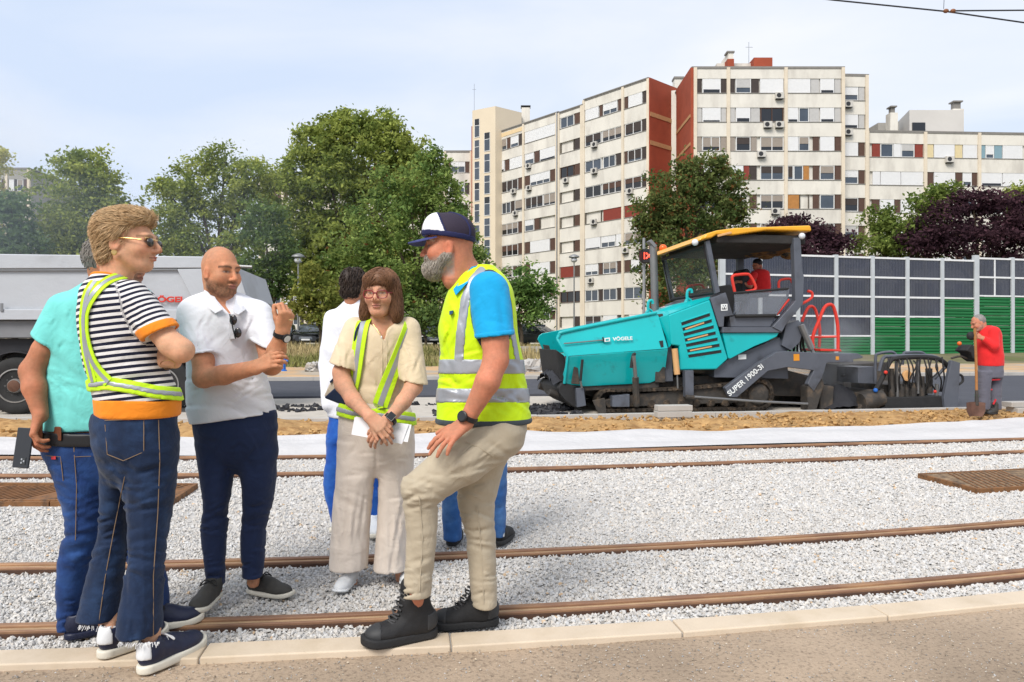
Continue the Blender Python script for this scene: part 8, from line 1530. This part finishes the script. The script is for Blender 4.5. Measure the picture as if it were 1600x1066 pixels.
fj = folds([(690, 700, 760, 680, .006, 6), (635, 745, 690, 760, .007, 5), (640, 775, 684, 768, .009, 4), (645, 790, 680, 785, .006, 4), (655, 800, 660, 920, -.003, 3), (700, 745, 770, 715, .009, 5), (720, 770, 772, 745, .007, 5), (728, 835, 772, 825, .008, 4), (730, 850, 770, 860, .006, 4), (735, 930, 774, 925, .005, 4), (640, 880, 676, 870, .005, 4), (650, 845, 682, 838, .004, 4), (760, 690, 800, 715, .007, 5), (740, 690, 770, 665, .005, 4)] + rc(20, 632, 688, 740, 800, -35, 30, 14, 40, .005, 2.4, 41) + rc(14, 690, 795, 680, 745, -50, 5, 18, 50, .0045, 2.6, 42) + rc(18, 717, 775, 755, 850, -35, 25, 14, 38, .005, 2.4, 43) + rc(10, 634, 676, 880, 932, -20, 20, 12, 30, .0045, 2.2, 44) + rc(10, 737, 775, 890, 950, -20, 20, 12, 30, .0045, 2.2, 45), .006, (8, 8, 13), 57)
kp = [pel, th, shin, rear]
kt = cloth('khaki_trousers', M_khaki, T, kp + [chain([P(650, 925, 2.99), P(650, 950, 2.99)], [.052, .06]).sub(.004), chain([P(756, 945, 3.2), P(757, 970, 3.2)], [.05, .058]).sub(.004)], .0067, fj)
for pl in ([(728, 690), (750, 700), (776, 716)], [(655, 775), (660, 840), (655, 930)], [(700, 728), (742, 690)], [(745, 790), (752, 860), (756, 950)]): stitch(kt, kp, pl, 3.05, M_khaki, .004)
shoe(T, (-.325, 3.09, .026), (-.60, 2.955, .026), .315, M_bootb, M_boots, .034, high=.158, lace=M_laceb, w=1.12, name='boot', lean=.086); shoe(T, (-.062, 3.24, .012), (-.335, 3.19, .012), .30, M_bootb, M_boots, .034, high=.158, lace=M_laceb, w=1.1, name='boot', lean=.062)
watch(T, P(732, 652, 2.915), P(728, 660, 2.92) - P(757, 605, 2.9), .036, (-.45, -.85, .3), M_belt, M_screen, .02, .022)
# beard and cap
hairbase(fr, [ell((0, .058, -.088), (.052, .052, .05), k=.03), cap((-.066, .0, -.045), (-.03, .055, -.09), .02, .026, .02), cap((.066, .0, -.045), (.03, .055, -.09), .02, .026, .02), ell((0, .1, -.05), (.034, .026, .016)).sub(.01), cap((-.03, .085, -.05), (.03, .085, -.05), .011, .011, .01), ell((0, .112, -.066), (.02, .02, .01)).sub(.006)], (.38, .34, .29), T, name='beard', seed=8, amp=.004, h=.0045, locks=(1600, .026, .0011, lambda p: np.stack([0 * p[:, 0], .35 + 0 * p[:, 0], -1 + 0 * p[:, 0]], 1), .004))
CAPM = mat('cap_navy', C(34, 38, 84, .8), .8, var=.08, vs=20, bump=.3, bs=300); CAPW = mat('cap_white_foam', C(240, 240, 242, .84), .8, var=.02); CAPN = mat('cap_mesh', C(52, 42, 62, .7), .8, var=.15, vs=200, bump=.8, bs=500); CAPB = mat('cap_brim', C(62, 70, 128, .8), .75, var=.05, vs=20)
dome = [ell((0, -.012, .058), (.089, .109, .083), k=.02), ell((0, .055, .07), (.07, .045, .062), k=.03)]; cut_ = lambda q: (.034 + .16 * np.maximum(q[:, 1], 0) * 0 + .12 * (q[:, 1]) - q[:, 2])
def capart(name, m, sel, parent, out=0.0):
    fn = lambda Q: (lambda q: np.maximum(np.maximum(np.abs(evalf(dome, q) - out) - .005, cut_(q)), sel(q)))(fr['loc'](Q)) * fr['s']; r = A3((.16, .16, .2)); V, Fc = nets(fn, fr['c'] - r, fr['c'] + r, .0045); return npmesh(name, V, Fc, m, parent)
seam = lambda q: q[:, 1] - .018 - .45 * (q[:, 2] - .09)
CP = capart('cap', CAPN, lambda q: seam(q) + 0, T); capart('front_panel', CAPW, lambda q: -seam(q), CP, .0015); capart('cap_band', CAPM, lambda q: q[:, 2] - (.056 + .12 * q[:, 1]), CP, .003)
capart('seam_tape', CAPM, lambda q: np.abs(seam(q)) - .005, CP, .003); capart('seam_tape', CAPM, lambda q: np.abs(np.abs(q[:, 0]) - .045 + .3 * (q[:, 1] + .06)) - .0055 + 10 * (q[:, 1] > .0), CP, .003)
solid('cap_strap', CAPB, lambda b: b.tube([fr['wor'](np.array([q], f32))[0] for q in ((.088, -.045, .035), (.087, -.04, .062))], .006, 5), CP, smooth=True)
def brim(b):
    n, m_ = 14, 6; vs = []
    for s in (0, .0045):
        for i in range(n + 1):
            a = math.pi * (i / n - .5)
            for j in range(m_ + 1):
                t = j / m_; rx = .074 + .006 * t; y0 = .052 * math.cos(a) ** .6 + .04; x = rx * math.sin(a); y = y0 + t * .082 * math.cos(a) ** .55 if math.cos(a) > 1e-6 else y0; z = .047 - .25 * (y - .06) - 2.6 * x * x - s; vs.append(fr['wor'](np.array([[x, y, z]], f32))[0])
    k = (n + 1) * (m_ + 1); q = lambda i, j, o=0: o + i * (m_ + 1) + j
    fs = [(q(i, j), q(i + 1, j), q(i + 1, j + 1), q(i, j + 1)) for i in range(n) for j in range(m_)] + [(q(i, j, k), q(i, j + 1, k), q(i + 1, j + 1, k), q(i + 1, j, k)) for i in range(n) for j in range(m_)] + [(q(i, m_), q(i + 1, m_), q(i + 1, m_, k), q(i, m_, k)) for i in range(n)]
    b.add(vs, fs)
solid('brim', CAPB, brim, CP, smooth=True)

# ================================================================== worker with the shovel
Y = 11.55; T = thing('person', 'grey-haired worker in red shirt and grey work trousers leaning on a shovel', 'person', P(1545, 648, Y), 'road workers'); T.location.z = .06; BASE[T.name] = T.location.copy()
fr = headframe(1528, 505, Y, 1.05, -95, pitch=22); SK = C(208, 140, 112, .8)[:3]
wr = hand(P(1536, 529, 11.38), P(1520, 522, 11.36) - P(1536, 529, 11.38), (-.2, -.9, .4), 1, curl=((50, 60, 30),) * 4)
bodymesh(T, [chain([P(1534, 512, Y), P(1541, 522, Y)], [.06, .065]), headprim(fr), chain([P(1547, 530, Y), P(1550, 570, Y)], [.1, .1]), chain([P(1552, 521, 11.4), P(1553, 540, 11.36), P(1536, 529, 11.38)], [.05, .045, .035]), chain([P(1540, 600, Y), P(1536, 640, 11.5)], [.04, .03]), chain([P(1556, 600, Y), P(1554, 640, Y + .05)], [.04, .03])] + wr, [], skincol(SK, fr, beard=((.3, .27, .25), .5)), h=.011)
tr = [(509, 1536, 1548), (513, 1531, 1557), (520, 1529, 1562), (535, 1528, 1564), (550, 1527, 1565), (565, 1529, 1566), (572, 1531, 1566)]
cloth('red_shirt', M_redc, T, [zloft(tr, Y, [.07, .12, .14, .16, .17, .16, .15]), chain([P(1553, 518, 11.42), P(1553, 541, 11.36), P(1539, 531, 11.38)], [.085, .07, .055], kk=.03)], .012, folds([], .012, (4, 4, 6), 3))
cloth('work_trousers', M_grayw, T, [zloft([(568, 1531, 1566), (590, 1530, 1565)], Y, .15), zloft([(580, 1530, 1549), (605, 1528, 1546), (640, 1527, 1545)], 11.5, [.11, .1, .1]), zloft([(580, 1546, 1566), (605, 1544, 1563), (640, 1543, 1563)], Y + .05, [.11, .1, .1])], .012, folds([], .007, (6, 6, 12), 5))
for (x0, y0, x1, y1) in ((1545, 594, 1562, 593), (1544, 609, 1550, 609), (1552, 632, 1556, 624)): solid('red_trim', M_redtrim, lambda b: b.tube([P(x0, y0, 11.44), P(x1, y1, 11.44)], .014, 6), T)
shoe(T, P(1557, 647, Y) , P(1541, 649, 11.35), .29, M_sgry, M_boots, .03, high=.12, name='boot', h=.009); shoe(T, P(1540, 647, 11.5), P(1524, 649, 11.3), .29, M_sgry, M_boots, .03, high=.12, name='boot', h=.009)
hairbase(fr, [ell((0, -.03, .035), (.081, .096, .093), k=.03), ell((0, .085, .0), (.2, .085, .09)).sub(.02), ell((0, .02, -.1), (.12, .09, .075)).sub(.02)], (.26, .24, .23), T, seed=6, h=.01)
solid('work_glove', M_bootb, lambda b: b.ball(P(1518, 525, 11.35), .07, 7, (1.1, .7, 1)), T, smooth=True)
SH = thing('shovel', 'rusty shovel with a worn wooden handle and green tape, held upright by the worker', 'shovel', P(1525, 650, 11.2))
hdl = solid('handle', mat('worn_wood', C(176, 120, 66, .7), .7, var=.15, vs=20), lambda b: b.tube([P(1523, 513, 11.32), P(1525, 560, 11.27), P(1526, 618, 11.22)], .02, 8), SH, smooth=True); solid('green_tape', mat('green_tape', C(20, 170, 80, .8), .5, var=0), lambda b: b.tube([P(1526, 617, 11.22), P(1526, 623, 11.22)], .026, 8), hdl)
solid('socket', M_dirty, lambda b: b.tube([P(1526, 610, 11.225), P(1526, 634, 11.2)], [.022, .03], 8), SH, smooth=True)
def blade(b):
    n, m_ = 8, 8; vs = []
    for s in (0, .006):
        for i in range(n + 1):
            for j in range(m_ + 1):
                a, t = (i / n - .5) * 2, j / m_; w = .145 * (1 - .45 * max(0, t - .55) ** 1.2 * 2 * (1 if t > .55 else 0)); c = P(1522.5, 628 + 22 * t, 11.2 - .05 * t); vs.append(c + Vector((a * w, s + .04 * a * a * -1, -.012 * a * a)))
    k = (n + 1) * (m_ + 1); q = lambda i, j, o=0: o + i * (m_ + 1) + j
    b.add(vs, [(q(i, j), q(i + 1, j), q(i + 1, j + 1), q(i, j + 1)) for i in range(n) for j in range(m_)] + [(q(i, j, k), q(i, j + 1, k), q(i + 1, j + 1, k), q(i + 1, j, k)) for i in range(n) for j in range(m_)])
solid('blade', mat('rusty_blade', C(120, 86, 72, .6), .7, metal=.3, var=.25, vs=12), blade, SH, smooth=True)

# ================================================================== paver driver
vD = VN + 1.2; Y = pw(1182, 430, vD).y; T = thing('person', 'paver driver in red shirt and dark cap sitting under the yellow canopy', 'person', pw(1190, 462, vD), 'road workers')
fr = headframe(1183, 415, Y, 1.0, -65, pitch=20); SK = C(190, 125, 98, .8)[:3]
bodymesh(T, [chain([P(1185, 423, Y), P(1188, 430, Y)], [.06, .065]), headprim(fr), chain([P(1188, 435, Y), P(1190, 455, Y)], [.1, .1]), chain([P(1178, 436, Y - .2), P(1172, 448, Y - .3), P(1160, 441, Y - .25)], [.05, .042, .035]), chain([P(1188, 456, Y), P(1165, 462, Y), P(1158, 490, Y)], [.08, .06, .05])] + hand(P(1160, 441, Y - .25), (-1, 0, .1), (0, -.6, .8), 1), [], skincol(SK, fr, beard=((.06, .04, .03), .7)), h=.012)
cloth('red_shirt', M_redc, T, [zloft([(421, 1182, 1194), (425, 1174, 1201), (435, 1172, 1203), (450, 1174, 1204), (457, 1175, 1205)], Y, [.08, .15, .16, .15, .15]), chain([P(1178, 430, Y - .2), P(1171, 444, Y - .28)], [.075, .065])], .012, folds([], .01, (4, 4, 6), 3)); cloth('trousers', M_grayw, T, [chain([P(1195, 457, Y), P(1168, 460, Y - .1), P(1160, 490, Y - .1)], [.1, .085, .06])], .014)
hairbase(fr, [ell((0, -.025, .045), (.088, .105, .09), k=.03), ell((0, .09, -.01), (.2, .075, .075)).sub(.02), ell((0, .02, -.1), (.12, .1, .09)).sub(.02)], (.014, .014, .018), T, name='dark_cap', seed=6, h=.01, amp=0)
# ------------------------------------------------------------------ drifting fumes and steam
def fumes(name, label, lo, hi, M, dens, scale, col, thr):
    o = solid(name, None, lambda b: b.box(lo[0], hi[0], lo[1], hi[1], lo[2], hi[2]), M=M); m = bpy.data.materials.new(name); m.use_nodes = True; nt = m.node_tree; N = nt.nodes; L = nt.links; N.remove(N['Principled BSDF'])
    v = N.new('ShaderNodeVolumePrincipled'); v.inputs['Color'].default_value = col; v.inputs['Anisotropy'].default_value = .2; t = N.new('ShaderNodeTexCoord'); n = N.new('ShaderNodeTexNoise'); n.inputs['Scale'].default_value = scale; n.inputs['Detail'].default_value = 3
    L.new(t.outputs['Object'], n.inputs['Vector']); r = N.new('ShaderNodeMapRange'); r.inputs[1].default_value = thr; r.inputs[2].default_value = thr + .3; r.inputs[4].default_value = dens; L.new(n.outputs['Fac'], r.inputs[0])
    g = N.new('ShaderNodeVectorMath'); g.operation = 'SUBTRACT'; g.inputs[1].default_value = (.5, .5, .5); L.new(t.outputs['Generated'], g.inputs[0]); ln = N.new('ShaderNodeVectorMath'); ln.operation = 'LENGTH'; L.new(g.outputs[0], ln.inputs[0])
    f = N.new('ShaderNodeMapRange'); f.inputs[1].default_value = .5; f.inputs[2].default_value = .15; L.new(ln.outputs['Value'], f.inputs[0]); x = N.new('ShaderNodeMath'); x.operation = 'MULTIPLY'; L.new(r.outputs[0], x.inputs[0]); L.new(f.outputs[0], x.inputs[1])
    L.new(x.outputs[0], v.inputs['Density']); L.new(v.outputs[0], N['Material Output'].inputs['Volume']); o.data.materials.clear(); o.data.materials.append(m); put(o, label=label, cat='smoke', kind='stuff'); return o
fumes('smoke', 'bluish smoke drifting over the trailer in front of the left trees', (-34, 22, 1.5), (-4, 33, 12), Matrix(), .05, .16, (.72, .82, .95, 1), .38)
a_, b_ = onv(1225, 600, VN)[0], onv(1400, 600, VN)[0]
fumes('steam', 'pale steam rising from the hot asphalt behind the paver', (a_, VN - .6, .02), (b_, VN + 2.2, 1.9), UV, .9, 1.1, (.9, .92, .95, 1), .42)
